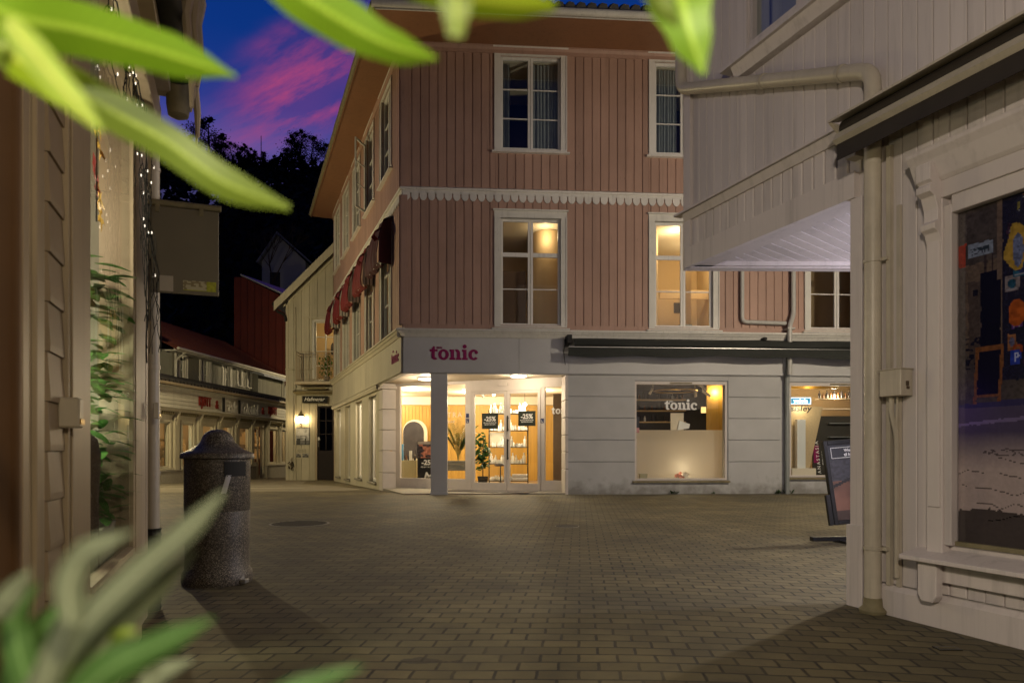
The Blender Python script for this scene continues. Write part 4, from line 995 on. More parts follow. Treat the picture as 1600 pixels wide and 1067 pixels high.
mb = MB(); mb.tube(bend([(ua-.12,-.5,ze2-.1),(ua-.12,-.08,ze2-.4),(ua-.12,-.08,3.9)], .1), .045, 8); mb.build('downpipe', MT['pipew'], kj, loc=(0, v2, 0), smooth=True)
# far bay with its own small roof slope
mb = MB(); x0, x1 = U2(393), U2(431); boards(mb, x0, x1, 3.6, ze2-.2, [], .16, .13, -.36, .03); mb.box(x0, x1, -.33, -.03, 3.6, ze2-.2); mb.box(x1-.1, x1+.05, -.40, -.0, 3.6, ze2-.15); mb.build('bay', MT['greyboard'], kj, loc=(0, v2, 0))
mb = MB(); mb.profile([(-.75, ze2-.35), (-.75, ze2-.26), (.2, ze2+.2), (.2, ze2-.1)], x0-.2, x1+.35); mb.build('bay_roof', MT['slate'], kj, loc=(0, v2, 0))
mb = MB(); mb.tube(bend([(x1+.2,-.75,ze2-.35),(x1+.2,-.45,ze2-.6),(x1+.2,-.42,3.9)], .12), .05, 8); mb.build('downpipe', MT['pipew'], kj, loc=(0, v2, 0), smooth=True)
# neon strip and hanging posters in the second bay
mb = MB(); x = kU(292); mb.box(x-.05, x+.05, .35, .38, 1.1, 1.52); mb.build('neon_tube', MT['cyan'], kj)
# lettering
ks = thing('butcher_sign', 'red and white raised lettering on the grey board fascia of the butcher shop', 'sign', FK.M(0, -.27, 2.68))
def ktext(s, px0, px1, mat, h=.50, z=.02, name='letters'):
    a, b = kU(px0), kU(px1); o = text_obj(name, s, 1.0, MT[mat], ks, ext=.02, bold=.012, align='LEFT')
    me = o.data; xs_ = [v.co.x for v in me.vertices]; zs_ = [v.co.z for v in me.vertices]; x0, x1_, z0_, z1_ = min(xs_), max(xs_), min(zs_), max(zs_)
    me.transform(T(-x0, 0, -z0_)); me.transform(Matrix.Diagonal(((b-a)/(x1_-x0), 1, h/(z1_-z0_), 1)))
    o.location = (a, -.02, z); return o
ktext('KJØTT', 300, 319, 'redletter'); ktext('&', 326.5, 331, 'redletter', .34, .1); ktext('Fisk', 341, 362, 'whiteprint', .5)
ktext('Kolonial', 366, 394, 'whiteprint', .5); ktext('&', 400, 404, 'redletter', .34, .1); ktext('KJØTT', 410.5, 424, 'redletter')
for px in (339, 364): 
    m_ = MB(); m_.box(kU(px)-.06, kU(px)+.06, -.05, .0, 0, .6); m_.build('divider', MT['darkprint'], ks)
# neighbour wing at the left edge of that house
nb = thing('side_house', 'dark grey wooden house wing with sloping roof left of the butcher shop', 'building', FK.M(-2.0, 1.2, 0))
mb = MB(); boards(mb, -4, 3.1, 3.4, 5.6, [(-1,1.5,3.9,5.0)], .16, .13, -.02, .024); 
for r in wall_rects(-4, 3.1, -.6, 5.6, [(-1,1.5,3.9,5.0)]): mb.box(r[0], r[1], 0, .15, r[2], r[3])
mb.box(-4, 3.1, .8, .9, 3, 5.6); mb.box(3.0, 3.1, .15, 4, 3.4, 5.6)
mb.build('wall', MT['greyboard'], nb)
mb = MB(); mb.profile([(-.5,5.35),(-.5,5.45),(3.5,7.4),(3.5,7.2)], -4.2, 3.3); mb.build('roof', MT['slate'], nb)
mb = MB(); mb.box(-1, 1.5, .05, .08, 3.9, 5.0); mb.build('window', MT['darkglass'], nb)

# ================================================================== TALL RED BUILDING, hill and far house
RY = 41.0; FRd = Fr((366-HX)/FPX*RY, RY, 1, 0)
rd = thing('red_warehouse', 'tall dark red boarded building with a pale sloping metal roof behind the lane', 'building', FRd.M())
z0, z1, z2 = -.6, FRd.Z(366, 433), FRd.Z(450, 466); x1 = FRd.U(462)
mb = MB(); xf = FRd.U(380)
mb.prism([(0,z0),(x1,z0),(x1,z2-.3),(xf,z1),(0,z1)], 0, 6.5)
for k in range(9): x = k*.42; mb.box(x, x+.03, -.03, 0, z0, (z1 if x < xf else z1-(x-xf)*(z1-z2+.3)/(x1-xf))-.05)
mb.build('wall', MT['redboard'], rd)
mb = MB(); mb.add([(xf-.1,-.2,z1+.06),(x1+.3,-.2,z2-.30),(x1+.3,-.2,z2-.18),(xf-.1,-.2,z1+.14),(xf-.1,6.5,z1+.06),(x1+.3,6.5,z2+.9),(x1+.3,6.5,z2+1.0),(xf-.1,6.5,z1+.14)], [(0,1,2,3),(3,2,6,7),(4,7,6,5),(0,4,5,1),(1,5,6,2),(0,3,7,4)]); mb.build('roof', MT['slate'], rd)
hm = MB(); X = np.linspace(-150, 80, 60); rws = []
def hh(x, y):
    t = min(max((y-60)/85, 0), 1); ridge = 61+5*math.sin(x*.05+1)+4*math.sin(x*.11)
    return -1.5+ridge*t**.85+random.uniform(-.6,.6)
Y = np.linspace(58, 185, 26)
vs = [(x, y, hh(x, y)) for y in Y for x in X]; nx = len(X)
hm.add(vs, [(j*nx+i, j*nx+i+1, (j+1)*nx+i+1, (j+1)*nx+i) for j in range(len(Y)-1) for i in range(nx-1)])
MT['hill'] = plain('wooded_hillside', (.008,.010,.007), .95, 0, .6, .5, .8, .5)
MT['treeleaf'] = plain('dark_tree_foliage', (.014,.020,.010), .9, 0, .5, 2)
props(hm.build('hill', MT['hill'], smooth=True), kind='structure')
def tree_meshes(seed, H, spread, conif=False):
    rnd = random.Random(seed); tr = MB(); cr = MB()
    tr.tube([(0,0,-2),(rnd.uniform(-.3,.3),0,H*.45),(rnd.uniform(-.5,.5),0,H*.85)], [H*.03,H*.022,H*.006], 6)
    blobs = []
    for k in range(13 if not conif else 9):
        t = k/12 if not conif else k/8; z = H*(.26+.70*t)
        r = spread*(1-.62*t)*rnd.uniform(.7,1.1) if conif else spread*math.sin(math.pi*min(.25+t*.68, 1))*rnd.uniform(.55,1.1)
        ang = rnd.uniform(0, 6.28); q = r*(.0 if conif else .75); c = (q*math.cos(ang), q*math.sin(ang), z)
        tr.tube([(0,0,z-H*.12), c], [H*.009, H*.003], 4); blobs.append((c, r*(.8 if conif else .62)))
    for c, r in blobs:
        for i in range(230):
            p = Vector((rnd.gauss(0,.48), rnd.gauss(0,.48), rnd.gauss(0,.30)))
            d = Vector((rnd.uniform(-1,1), rnd.uniform(-1,1), rnd.uniform(-1,1))).normalized(); s_ = d.orthogonal().normalized()
            q = Vector(c)+p*r; L = H*.032*rnd.uniform(.6,1.3)
            cr.add([q, q+d*L*.5+s_*L*.35, q+d*L, q+d*L*.5-s_*L*.35], [(0,1,2,3)])
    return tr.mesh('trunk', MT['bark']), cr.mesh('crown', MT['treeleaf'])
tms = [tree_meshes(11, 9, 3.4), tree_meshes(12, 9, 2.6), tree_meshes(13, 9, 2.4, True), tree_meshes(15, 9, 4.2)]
tl = ['tall round-crowned dark tree against the pink cloud on the hilltop', 'ragged dark tree on the left of the hilltop', 'narrow dark conifer on the skyline', 'wide spreading dark tree on the right of the hilltop']
spots = [(262,214,1,.9),(282,216,1,.8),(300,214,0,.8),(326,186,0,1.05),(346,212,1,.9),(362,224,3,.7),(382,226,1,.75),(398,238,2,.6),(412,240,2,.7),(428,244,1,.5),(447,236,2,.8),(456,213,1,.85),(470,208,3,.75),(488,216,3,.7),(508,226,3,.6)]
for i, (px, py, k, sc_) in enumerate(spots):
    d = 142.0; p = at(px, py, d); 
    o = thing('tree', tl[k] if i in (3,0,8,12) else 'dark tree number-less', 'tree', T(p.x, d, p.z-9*sc_*1.15*.95) @ Matrix.Rotation(i*1.3, 4, 'Z') @ Matrix.Scale(sc_*1.15, 4), 'trees along the hilltop')
    tr, cr = tms[k]; link('trunk', tr, o); link('crown', cr, o)
    nm = ['leftmost dark tree of the hilltop beside the hanging awning strap','second dark tree from the left on the hilltop','bushy dark tree just left of the tallest one on the hilltop','tallest round dark tree standing clear against the pink cloud','dark tree just right of the tallest one on the hilltop','broad low dark tree where the hilltop begins to fall','ragged dark tree halfway down the hilltop slope','small pointed dark conifer left of the dip in the skyline','pointed dark conifer at the dip in the skyline','smallest dark tree at the lowest point of the skyline','dark conifer at the left end of the right-hand hilltop clump','highest dark tree of the right-hand hilltop clump','spreading dark tree in the middle of the right-hand clump','low spreading dark tree near the pink house eaves','rightmost dark tree on the hill beside the pink house eaves'][i]
    o['label'] = nm
wood = MB(); rnd = random.Random(4)
for i in range(17000):
    x = rnd.uniform(-110, -8); y = rnd.uniform(64, 146) if i < 12500 else rnd.uniform(138, 150); t = min(max((y-60)/85, 0), 1); z = -1.5+60*t**.85+rnd.uniform(0, 5)*(1 if y < 135 else .4)+(rnd.uniform(0, 3.4)*(.6+.8*math.sin(x*.31)**2) if i >= 12500 else 0)
    d = Vector((rnd.uniform(-1,1), rnd.uniform(-1,1), rnd.uniform(-1,1))).normalized()*rnd.uniform(.5,1.5); s_ = d.orthogonal()*.5; p = Vector((x,y,z))
    wood.add([p, p+d*.5+s_, p+d, p+d*.5-s_], [(0,1,2,3)])
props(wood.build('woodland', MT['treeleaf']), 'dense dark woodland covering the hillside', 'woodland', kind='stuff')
# the faint white house among the trees
hy = 75.0; q = at(432, 440, hy)
fh = thing('hillside_house', 'faint white house with pale roofs among dark trees on the hill', 'building', T(q.x, hy, q.z-3))
mb = MB(); mb.box(-1.6, 3.2, 0, 5, 0, 5.2); mb.prism([(-1.6,5.2),(3.2,5.2),(.2,8.0)], 0, 5); mb.build('wall', plain('white_house_wall', (.55,.57,.62), .7), fh)
mb = MB(); mb.prism([(-2.1,5.0),(-1.9,5.0),(.2,8.1),(3.9,4.9),(4.1,4.9),(.2,8.4)], -.5, 5.4); mb.build('roof', MT['slate'], fh)
mb = MB(); mb.box(-.7, .4, -.06, .02, 2.2, 4); mb.build('window', MT['darkroom'], fh)
w2_ = MB(); rnd = random.Random(8)
bt = thing('bare_tree', 'bare branched dark tree in front of the faint white hillside house', 'tree', T(q.x+.5, hy-3, q.z-4))
def br(p, d, L, r, k):
    e_ = p+d*L; w2_.tube([p, e_], [r, r*.6], 4)
    if k > 0:
        for _ in range(3): br(e_, (d+Vector((rnd.uniform(-.7,.7), rnd.uniform(-.5,.5), rnd.uniform(-.2,.5)))).normalized(), L*.72, r*.55, k-1)
br(Vector((0,0,0)), Vector((.05,0,1)), 3.2, .16, 5); w2_.build('branches', MT['bark'], bt)
mp = thing('mast', 'thin dark mast rising from the trees on the hill', 'mast', T(*at(408, 262, 140))); mb = MB(); mb.tube([(0,0,-4),(0,0,6.5)], [.14,.07], 6); mb.build('pole', MT['black'], mp)
# ================================================================== WHITE BUILDING ON THE RIGHT
CY = 4.65; C = ((1334-HX)/FPX*CY, CY); FR = Fr(*C, .3647, -.9311)
rb = thing('white_corner_building', 'white boarded building with overhanging upper storey at the right edge of the square', 'building', FR.M())
rU = FR.U; rP = FR.P
RWi = FR.M().inverted()
def rp(x, y): q = RWi @ Vector((x, y, 0)); return (q.x, q.y)
ZS = rP(1327, 308)[1]                    # bottom of the overhanging storey
uf = rU(1076); ZU = 7.5; NEAR = 5.2
# ground-floor wall with the picture window
pw = (rU(1492), rU(1492)+1.35, rP(1492, 852)[1], rP(1492, 333)[1])
mb = MB()
for r in wall_rects(0.02, NEAR, -.1, ZS+.02, [pw]): mb.box(r[0], r[1], .02, .2, r[2], r[3])
boards(mb, .16, NEAR, .20, ZS+.3, [(pw[0]-.10, pw[1]+.10, pw[2]-.12, pw[3]+.14)], .104, .099, 0, .022, cham=.005)
mb.build('wall', MT['whiteboard'], rb)
mb = MB()
for r in wall_rects(uf, NEAR, ZS-.02, ZU, [(rU(1172), rU(1300)+.25, rP(1172, 95)[1], 6.6)]): mb.box(r[0], r[1], .022, .2, r[2], r[3])
uz = rP(1327, 195)[1]
boards(mb, uf+.06, 0.16, uz+.02, ZU, [(rU(1172)-.10, rU(1300)+.35, rP(1172, 95)[1]-.12, 6.75)], .104, .099, 0.0, .024, cham=.004)
boards(mb, .16, NEAR, ZS+.3, ZU, [(rU(1172)-.10, rU(1300)+.35, rP(1172, 95)[1]-.12, 6.75)], .104, .099, 0.0, .024, cham=.004)
boards(mb, uf+.06, 0.14, ZS+.14, uz-.10, [], .104, .094, -.012, .03, cham=.008)
mb.build('upper_wall', MT['whiteboard'], rb)
# ledge and bottom board of the overhang
mb = MB(); mb.profile([(-.085,uz-.03),(-.085,uz-.012),(0,uz+.02),(0,uz-.03)], uf-.12, .02)
mb.profile([(-.03,uz-.10),(-.06,uz-.032),(0,uz-.032),(0,uz-.10)], uf-.02, .04)
mb.box(uf-.02, .03, -.03, .02, ZS-.03, ZS+.15); mb.box(uf-.03, uf+.06, -.03, .02, ZS+.151, ZU)
mb.build('trim', MT['whiteboard'], rb)
# soffit and far end
farN = FR.W(uf, 0); F2 = (farN[0]+8.5, farN[1]+.12); C2 = (C[0]+8.5, C[1]+.1)
mb = MB()
so = [rp(*FR.W(uf, .02)), rp(*F2), rp(*C2), rp(*FR.W(0, .02))]
def clip_half(poly, a, n_):
    out = []
    for i in range(len(poly)):
        p, q = Vector(poly[i]), Vector(poly[(i+1) % len(poly)]); dp, dq = (p-a).dot(n_), (q-a).dot(n_)
        if dp >= 0: out.append(tuple(p))
        if dp*dq < 0: out.append(tuple(p+(q-p)*(dp/(dp-dq))))
    return out
foot_s = [FR.W(uf, .02), F2, C2, FR.W(0, .02)]
bdir = Vector((.75, .66)).normalized(); bn_ = Vector((-bdir.y, bdir.x))
for k in range(-90, 60):
    a0 = Vector(C)+bn_*(k*.105+.004); a1 = Vector(C)+bn_*(k*.105+.099)
    q = clip_half(foot_s, a0, bn_)
    if len(q) > 2: q = clip_half(q, a1, -bn_)
    if len(q) > 2: mb.slab([rp(*p) for p in q], ZS+.02, ZS+.036)
mb.slab(so, ZS+.037, ZS+.10)
mb.build('soffit', MT['whiteboard'], rb)
mb = MB(); fe = [rp(farN[0]-.02, farN[1]), rp(F2[0], F2[1]), rp(F2[0], F2[1]+.12), rp(farN[0]-.02, farN[1]+.12)]
mb.slab(fe, ZS-.03, ZU); mb.build('far_wall', MT['whiteboard'], rb)
mb = MB(); mb.slab([rp(farN[0]-.0, farN[1]-.05), rp(F2[0], F2[1]-.05), rp(F2[0], F2[1]-.001), rp(farN[0]-.0, farN[1]-.001)], ZS-.02, ZS+.019); mb.build('soffit_trim', MT['whiteboard'], rb)
# corner pilaster and return wall below
mb = MB(); mb.box(-.012, .085, -.022, .10, -.02, ZS-.031); mb.box(-.03, .10, -.038, .12, -.02, .55); mb.build('corner_board', MT['whiteboard'], rb, bevel=.004)
mb = MB(); mb.slab([rp(C[0]+.03, C[1]-.005), rp(C2[0], C2[1]), rp(C2[0], C2[1]-.2), rp(C[0]+.12, C[1]-.2)], -.1, ZS+.01); mb.build('passage_wall', MT['whiteboard'], rb)
mb = MB(); mb.slab([rp(*FR.W(.1, .2)), rp(C2[0], C2[1]-.2), rp(12, -1), rp(*FR.W(NEAR, .2))], ZU-.1, ZU+.1); mb.build('roof', MT['tile'], rb)
mb = MB(); mb.slab([rp(F2[0]-.1, F2[1]), rp(F2[0], F2[1]), rp(C2[0], C2[1]), rp(C2[0]-.1, C2[1])], ZS, ZU); mb.slab([rp(C2[0]-.1, C2[1]), rp(C2[0], C2[1]), rp(12,-1), rp(11.9,-1)], -.1, ZU); mb.build('rear_wall', MT['whiteboard'], rb)
# base board
mb = MB(); mb.profile([(-.035,-.03),(-.035,.16),(-.012,.19),(.0,.19),(0,-.03)], .12, NEAR); mb.build('base_board', MT['whiteboard'], rb)
# downpipes
up = rU(1363, -.07); vh = -.065; r_ = .052
zA = rP(1352, 118, vh)[1]; uB = rU(1064, vh); zB = rP(1064, 140, vh)[1]
mb = MB(); mb.tube(bend([(up, vh, .10), (up, vh, zA), (uB, vh, zB), (uB, vh, ZU)], .10), r_, 16)
for z in (.42, 2.28): mb.lathe([(r_+.006, z-.012), (r_+.006, z+.012)], 16, up, vh); mb.box(up+.02, up+.09, -.05, -.0, z-.01, z+.012)
q = Vector((up, vh, zA)).lerp(Vector((uB, vh, zB)), .48); dq = Vector((uB-up, 0, zB-zA)).normalized()*.015; mb.tube([q-dq, q+dq], r_+.007, 16)
q = Vector((up, vh, zA)).lerp(Vector((uB, vh, zB)), .12); dq = Vector((uB-up, 0, zB-zA)).normalized()*.015; mb.tube([q-dq, q+dq], r_+.007, 16)
mb.build('downpipe', MT['pipe'], rb, smooth=True)
mb = MB(); mb.lathe([(.075,-.02),(.085,.02),(.06,.045),(.055,.10)], 16, up, vh); mb.build('drain_shoe', MT['oldzinc'], rb, smooth=True)
MT['bluegrey'] = plain('blue_grey_conduit', (.10,.13,.22), .5)
mb = MB(); mb.box(up+.068, up+.098, -.03, .0, .19, 3.0); mb.box(up+.135, up+.16, -.02, -.0, .19, 2.6); mb.build('conduit', MT['pipe'], rb)
# electrical box
ub_ = rU(1374, -.12); z0, z1 = rP(1374, 620, -.12)[1], rP(1374, 580, -.12)[1]
el = thing('electrical_box', 'small rusty cream electrical box on the white wall beside the downpipe', 'box', FR.M(ub_, 0, z0))
mb = MB(); mb.box(0, .15, -.12, -.015, 0, z1-z0); mb.box(-.006, .156, -.126, -.01, z1-z0, z1-z0+.008); mb.build('case', MT['pipe'], el, bevel=.003)
mb = MB(); mb.box(.1501, .153, -.075, -.05, .06, .09); mb.box(.1501, .1528, -.07, -.045, .04, .058); mb.build('rust_patch', MT['bark'], el)
mb = MB(); mb.tube(bend([(.04,-.06,0),(.035,-.06,-.10),(.05,-.03,-.25),(.05,-.03,z0*-1+.25)], .04), .016, 8); mb.tube([(.08,-.06,0),(.055,-.04,-.16),(.06,-.03,-.45)], .007, 6); mb.build('cable', MT['pipe'], el, smooth=True)
# picture window with carved brackets
w, H = pw[1]-pw[0], pw[3]-pw[2]
pwn = MB(); cz0 = pw[2]
for a, b in ((-.145, -.045), (w+.045, w+.145)):
    pwn.box(a, b, -.045, .02, -.10, H+.10); pwn.box(a+.012, b-.012, -.055, -.045, .22, H-.02)
pwn.box(-.145, w+.145, -.046, .02, H+.10, H+.30)
pwn.profile([(-.05,H+.20),(-.07,H+.22),(-.12,H+.32),(-.15,H+.36),(-.15,H+.385),(.02,H+.41),(.02,H+.2)], -.20, w+.2)
pwn.box(-.045, 0, -.03, .06, -.0, H+.05); pwn.box(w, w+.045, -.03, .06, 0, H+.05); pwn.box(0, w, -.03, .06, H, H+.10)
o = pwn.build('picture_window', MT['whiteboard'], rb, loc=(pw[0], 0, pw[2]), bevel=.003)
k = MB(); k.profile([(-.16,-.10),(-.16,-.075),(.02,-.03),(.02,-.10)], -.24, w+.25); k.box(-.20, w+.2, -.05, .02, -.22, -.10); k.build('sill', MT['whiteboard'], o, bevel=.003)
for x in (-.095, w+.095):
    c = MB(); c.prism([(x-.06,-.10),(x+.06,-.10),(x+.06,-.30),(x+.035,-.34),(x-.035,-.34),(x-.06,-.30)], -.11, -.051); c.build('sill_bracket', MT['whiteboard'], o, bevel=.005)
    c = MB(); pf = [(-.045,H+.30),(-.14,H+.30),(-.14,H+.20),(-.115,H+.185),(-.14,H+.165),(-.14,H+.13),(-.10,H+.11),(-.075,H+.04),(-.075,H-.03),(-.105,H-.05),(-.10,H-.08),(-.07,H-.10),(-.05,H-.16),(-.045,H-.16)]
    c.profile(pf, x-.045, x+.045); c.build('bracket', MT['whiteboard'], o, bevel=.004)
k = MB(); k.box(.0, w, .0, .05, 0.0, .025); k.build('window_bead', MT['oldzinc'], o)
def street_print(s, t):
    """a printed picture of a narrow shop street: wall, doorway, chalkboard, posters, road"""
    x = s*1.35; y = t*H; x = x+.006*(vnoise(s*40, t*60)-.5); y = y+.006*(vnoise(s*50+9, t*50)-.5)
    c = np.zeros(s.shape+(3,)); n = vnoise(x*14, y*14); n2 = vnoise(x*60, y*60); n3 = vnoise(x*110, y*110)
    c[:] = (.095,.070,.045); c *= (.45+.8*n*n2+.3*n3)[..., None]
    def R(a, b, p, q, col, tex=0.4):
        m = (x > a) & (x < b) & (y > p) & (y < q); c[m] = (np.array(col)*(1-tex+1.4*tex*(n2+n3)[..., None]))[m]
    R(0, .045, .85, 2.2, (.10,.075,.05)); R(.045, .25, 1.1, 1.62, (.13,.085,.045)); R(.06, .16, 1.05, 1.52, (.075,.05,.03)); R(.085,.11,1.44,1.475,(.01,.008,.01))
    R(.13, .24, .98, 1.56, (.006,.005,.010), .2); R(.15,.165,1.56,1.72,(.04,.025,.018)); R(.19,.20,1.56,1.72,(.04,.025,.018)); R(.22, .25, 1.5, 2.2, (.14,.09,.05))
    R(.0, .045, 1.62, 1.75, (.33,.03,.01)); R(.055, .20, 1.66, 1.735, (.22,.24,.23)); 
    m = (x > .075) & (x < .18) & (np.abs(y-1.70) < .010) & (n3 > .4); c[m] = (.03,.04,.04); m = (x > .075) & (x < .18) & (np.abs(y-1.68) < .005) & (n3 > .5); c[m] = (.05,.05,.05)
    m = (x > .04) & (x < .13) & (y > 1.02) & (y < 1.20) & (n2 > .5); c[m] = (.012,.010,.014)
    R(.25, 1.35, .94, 2.2, (.014,.012,.020)); rg_ = random.Random(5)
    pal = [(.30,.05,.01),(.03,.04,.10),(.34,.26,.05),(.02,.02,.03),(.13,.12,.15),(.02,.08,.10),(.22,.17,.13),(.05,.02,.03),(.10,.03,.12),(.26,.10,.03)]
    for k_ in range(95):
        a = rg_.uniform(.26, 1.3); p = rg_.uniform(.98, 1.92); ww, hh_ = rg_.uniform(.03,.085), rg_.uniform(.04,.11); col = rg_.choice(pal); R(a, a+ww, p, p+hh_, mul(col, .8), .7)
        e_ = ((x-a-ww*.5)/(ww*.28))**2+((y-p-hh_*.5)/(hh_*.3))**2 < 1; c[e_] = (np.array(rg_.choice(pal))*(.4+.9*n3[..., None]))[e_]
        m = (x > a+.008) & (x < a+ww-.008) & (np.abs(y-p-.010) < .004) & (n3 > .45); c[m] = (.30,.28,.24)
    m = ((x-.32-.012*np.sin(y*30))/.055)**2+((y-1.66)/.13)**2 < 1; c[m] = (np.array((.46,.27,.03))*(.6+.6*n2[..., None]))[m]
    m = ((x-.33)/.028)**2+((y-1.64)/.09)**2 < 1; c[m] = (np.array((.16,.18,.24))*(.4+.9*n3[..., None]))[m]
    m = ((x-.325)/.045)**2+((y-1.30)/.075)**2 < 1; c[m] = (np.array((.50,.10,.01))*(.5+.8*n2[..., None]))[m]
    R(.385, .465, 1.16, 1.25, (.42,.38,.05)); R(.39,.46,.99,1.14,(.30,.09,.02)); R(.405,.445,1.03,1.10,(.03,.01,.01)); R(.29,.345,1.02,1.10,(.02,.04,.22)); R(.49,.56,1.05,1.13,(.42,.05,.01))
    m = (np.abs(x-.315) < .004) & (y > 1.035) & (y < 1.085); c[m] = (.5,.5,.55); m = (np.abs(np.hypot((x-.322), (y-1.07))-.010) < .004); c[m] = (.5,.5,.55)
    R(.55, .75, 1.25, 1.50, (.30,.26,.20), .6); 
    dx, dy = x-.74, (y-1.72)*.9; r = np.sqrt(dx**2+dy**2); ang = np.arctan2(dy, dx); blob = (r < .30) & (y > 1.44)
    c[blob] = (np.array((.012,.05,.11))*(.5+.9*n2[..., None]))[blob]
    for rr, col in ((.235,(.20,.10,.02)), (.215,(.42,.20,.03)), (.195,(.40,.03,.03)), (.172,(.42,.38,.25)), (.15,(.02,.15,.32))):
        m = (np.abs(r-rr-.03*np.sin(ang*2+1)) < .011) & (y > 1.44); c[m] = (np.array(col)*(.6+.6*n3[..., None]))[m]
    m = r < .13+.03*np.sin(ang*2+1); c[m & (y > 1.44)] = (.003,.003,.008)
    m = blob & (n3 > .93); c[m] = (.45,.5,.55); m = (np.abs(y-1.45-.18*(x-.5)) < .014) & (x > .46); c[m] = (.28,.25,.2)
    lean = x-.05*(y-.9); m = (lean > .09) & (lean < .245) & (y > .80) & (y < 1.14); inn = (lean > .108) & (lean < .227) & (y > .87) & (y < 1.115); low = (lean > .108) & (lean < .227) & (y < .855)
    c[m & ~low] = (np.array((.24,.085,.02))*(.6+.6*n3[..., None]))[m & ~low]; c[inn] = (.008,.006,.012)
    m = (x > .58) & (y > .72) & (y < 1.08); c[m] = (.004,.006,.012)
    g = y < .82+.05*(x/1.35); ll_ = np.clip(.66-y, 0, .22); base = np.stack([.045+1.25*ll_, .036+1.02*ll_, .075+.85*ll_], -1)*(.85+.12*n+.12*n2+.1*n3)[..., None]
    c[g] = base[g]
    gm_ = np.exp(-(x/.18)**2-((y-.78)/.16)**2); c += gm_[..., None]*np.array((.02,.01,.07))
    m = g & (np.abs(y-.70-.03*np.sin(x*3)) < .006+.006*n2); c[m] *= 2.2
    for k_ in range(5):
        yy_ = .47-.075*k_; m = g & (np.abs(y-yy_-.02*np.sin(x*9+k_)-.03*vnoise(x*16, x*0+k_*7)) < .0022) & (vnoise(x*5, x*0+k_*3) > .35); c[m] *= .25
    e1 = ((x-.30)/.15)**2+((y-.545)/.018)**2; m = (e1 < 1.1) & ((np.abs(e1-1) < .12) | (np.abs(e1-.55) < .09) | (n3 > .75)); c[m] *= .35
    m = y < .15+.05*np.sin(x*4+.6)+.035*n+.02*n2; c[m] *= .16
    c[y > .80] *= np.array((.50,.55,.85)); return c*1.1
MT['print_gloss'] = printed('glossy_printed_film', .12)
raster('picture_print', w, H, 190, 270, street_print, o, T(w/2, .03, 0), MT['print_gloss'])
# upper window with heavy sill
a, b = rU(1172), rU(1300)+.25; zc, zd = rP(1172, 95)[1]+.14, 6.6
wo_ = MB(); w_, h_ = b-a, zd-zc
wo_.box(-.11, 0, -.04, .02, -.10, h_+.1); wo_.box(w_, w_+.11, -.04, .02, -.1, h_+.1); wo_.box(-.11, w_+.11, -.042, .02, h_+.1, h_+.2)
wo_.box(0, w_, -.02, .06, -.08, 0.0)
for k in range(3): x = w_*k/2; wo_.box(max(x-.035,0), min(x+.035,w_), -.01, .06, 0.0, h_)
o = wo_.build('upper_window', MT['whiteboard'], rb, loc=(a, 0, zc), bevel=.003)
MB().add([(0,.04,0),(w_,.04,0),(w_,.04,h_),(0,.04,h_)], [(0,1,2,3)]).build('pane', MT['darkglass'], o)
MB().profile([(-.12,-.15),(-.12,-.12),(-.04,-.085),(.02,-.085),(.02,-.15)], -.24, w_+.22).profile([(-.05,-.24),(-.09,-.151),(.02,-.151),(.02,-.24)], -.13, w_+.13).build('sill', MT['whiteboard'], o)
mb = MB(); mb.box(a, b, .6, .65, zc-.2, zd); mb.build('dark_room', MT['darkroom'], rb)
# roller awning over the picture window
ua_ = rU(1300, -.28); va = -.28
aw = thing('cassette_awning', 'closed cream cassette awning with dark brown valance above the picture window', 'awning', FR.M(0, 0, 0))
zt_, zm, zk, zb_ = rP(1300, 190, va)[1], rP(1311, 200, va)[1], rP(1311, 214, va)[1], rP(1311, 248, va)[1]
mb = MB(); mb.profile([(-.002,zt_+.16),(-.20,zt_+.03),(-.32,zt_-.005),(-.32,zt_-.02),(-.20,zt_+.01),(-.03,zt_+.13),(-.002,zt_+.13)], ua_, NEAR); mb.profile([(-.26,zt_-.02),(-.31,zt_-.02),(-.22,zt_-.09),(-.1,zt_-.06)], ua_, ua_+.02)
mb.build('hood', MT['pipe'], aw)
mb = MB(); mb.tube([(ua_+.03, -.19, zt_-.055), (NEAR, -.19, zt_-.055)], .062, 18); mb.build('cloth_roll', MT['darkbrown'], aw, smooth=True)
mb = MB(); mb.profile([(-.27,zt_-.09),(-.30,zt_-.14),(-.27,zt_-.165),(-.20,zt_-.13)], ua_+.02, NEAR); mb.build('front_bar', MT['pipe'], aw)
mb = MB(); N = 30; zq = zt_-.155
vs = []
for i in range(N+1):
    u = ua_+.03+(NEAR-ua_-.03)*i/N; wv = .006*math.sin(i*1.3); vs += [(u, -.265, zq), (u, -.268+wv, zb_+.02*0)]
mb.add(vs+[(x, y+.004, z) for x, y, z in vs], [(2*i, 2*i+1, 2*i+3, 2*i+2) for i in range(N)]+[(2*N+2+2*i, 2*N+4+2*i, 2*N+5+2*i, 2*N+3+2*i) for i in range(N)]); mb.build('valance', MT['darkbrown'], aw)
mb = MB(); mb.box(.02, .10, -.1, .0, zt_-.2, zt_-.08); mb.build('bracket', MT['pipe'], aw)

# ================================================================== LEFT BUILDING (near wall with display window)
LY = 4.30; LO = ((224-HX)/FPX*LY, LY); FL = Fr(*LO, -.3735, .9276)
lb = thing('beige_shop_building', 'beige boarded shop building with a plant-filled display window at the left edge', 'building', FL.M())
lU = FL.U; lP = FL.P
dw = (lU(133), lU(206), lP(201, 866)[1], 3.6)
dr = (lU(30), lU(62))
LNEAR = -3.6; ZLT = 4.6
mb = MB()
for r in wall_rects(LNEAR, 0, -.1, ZLT, [dw]): mb.box(r[0], r[1], .02, .16, r[2], r[3])
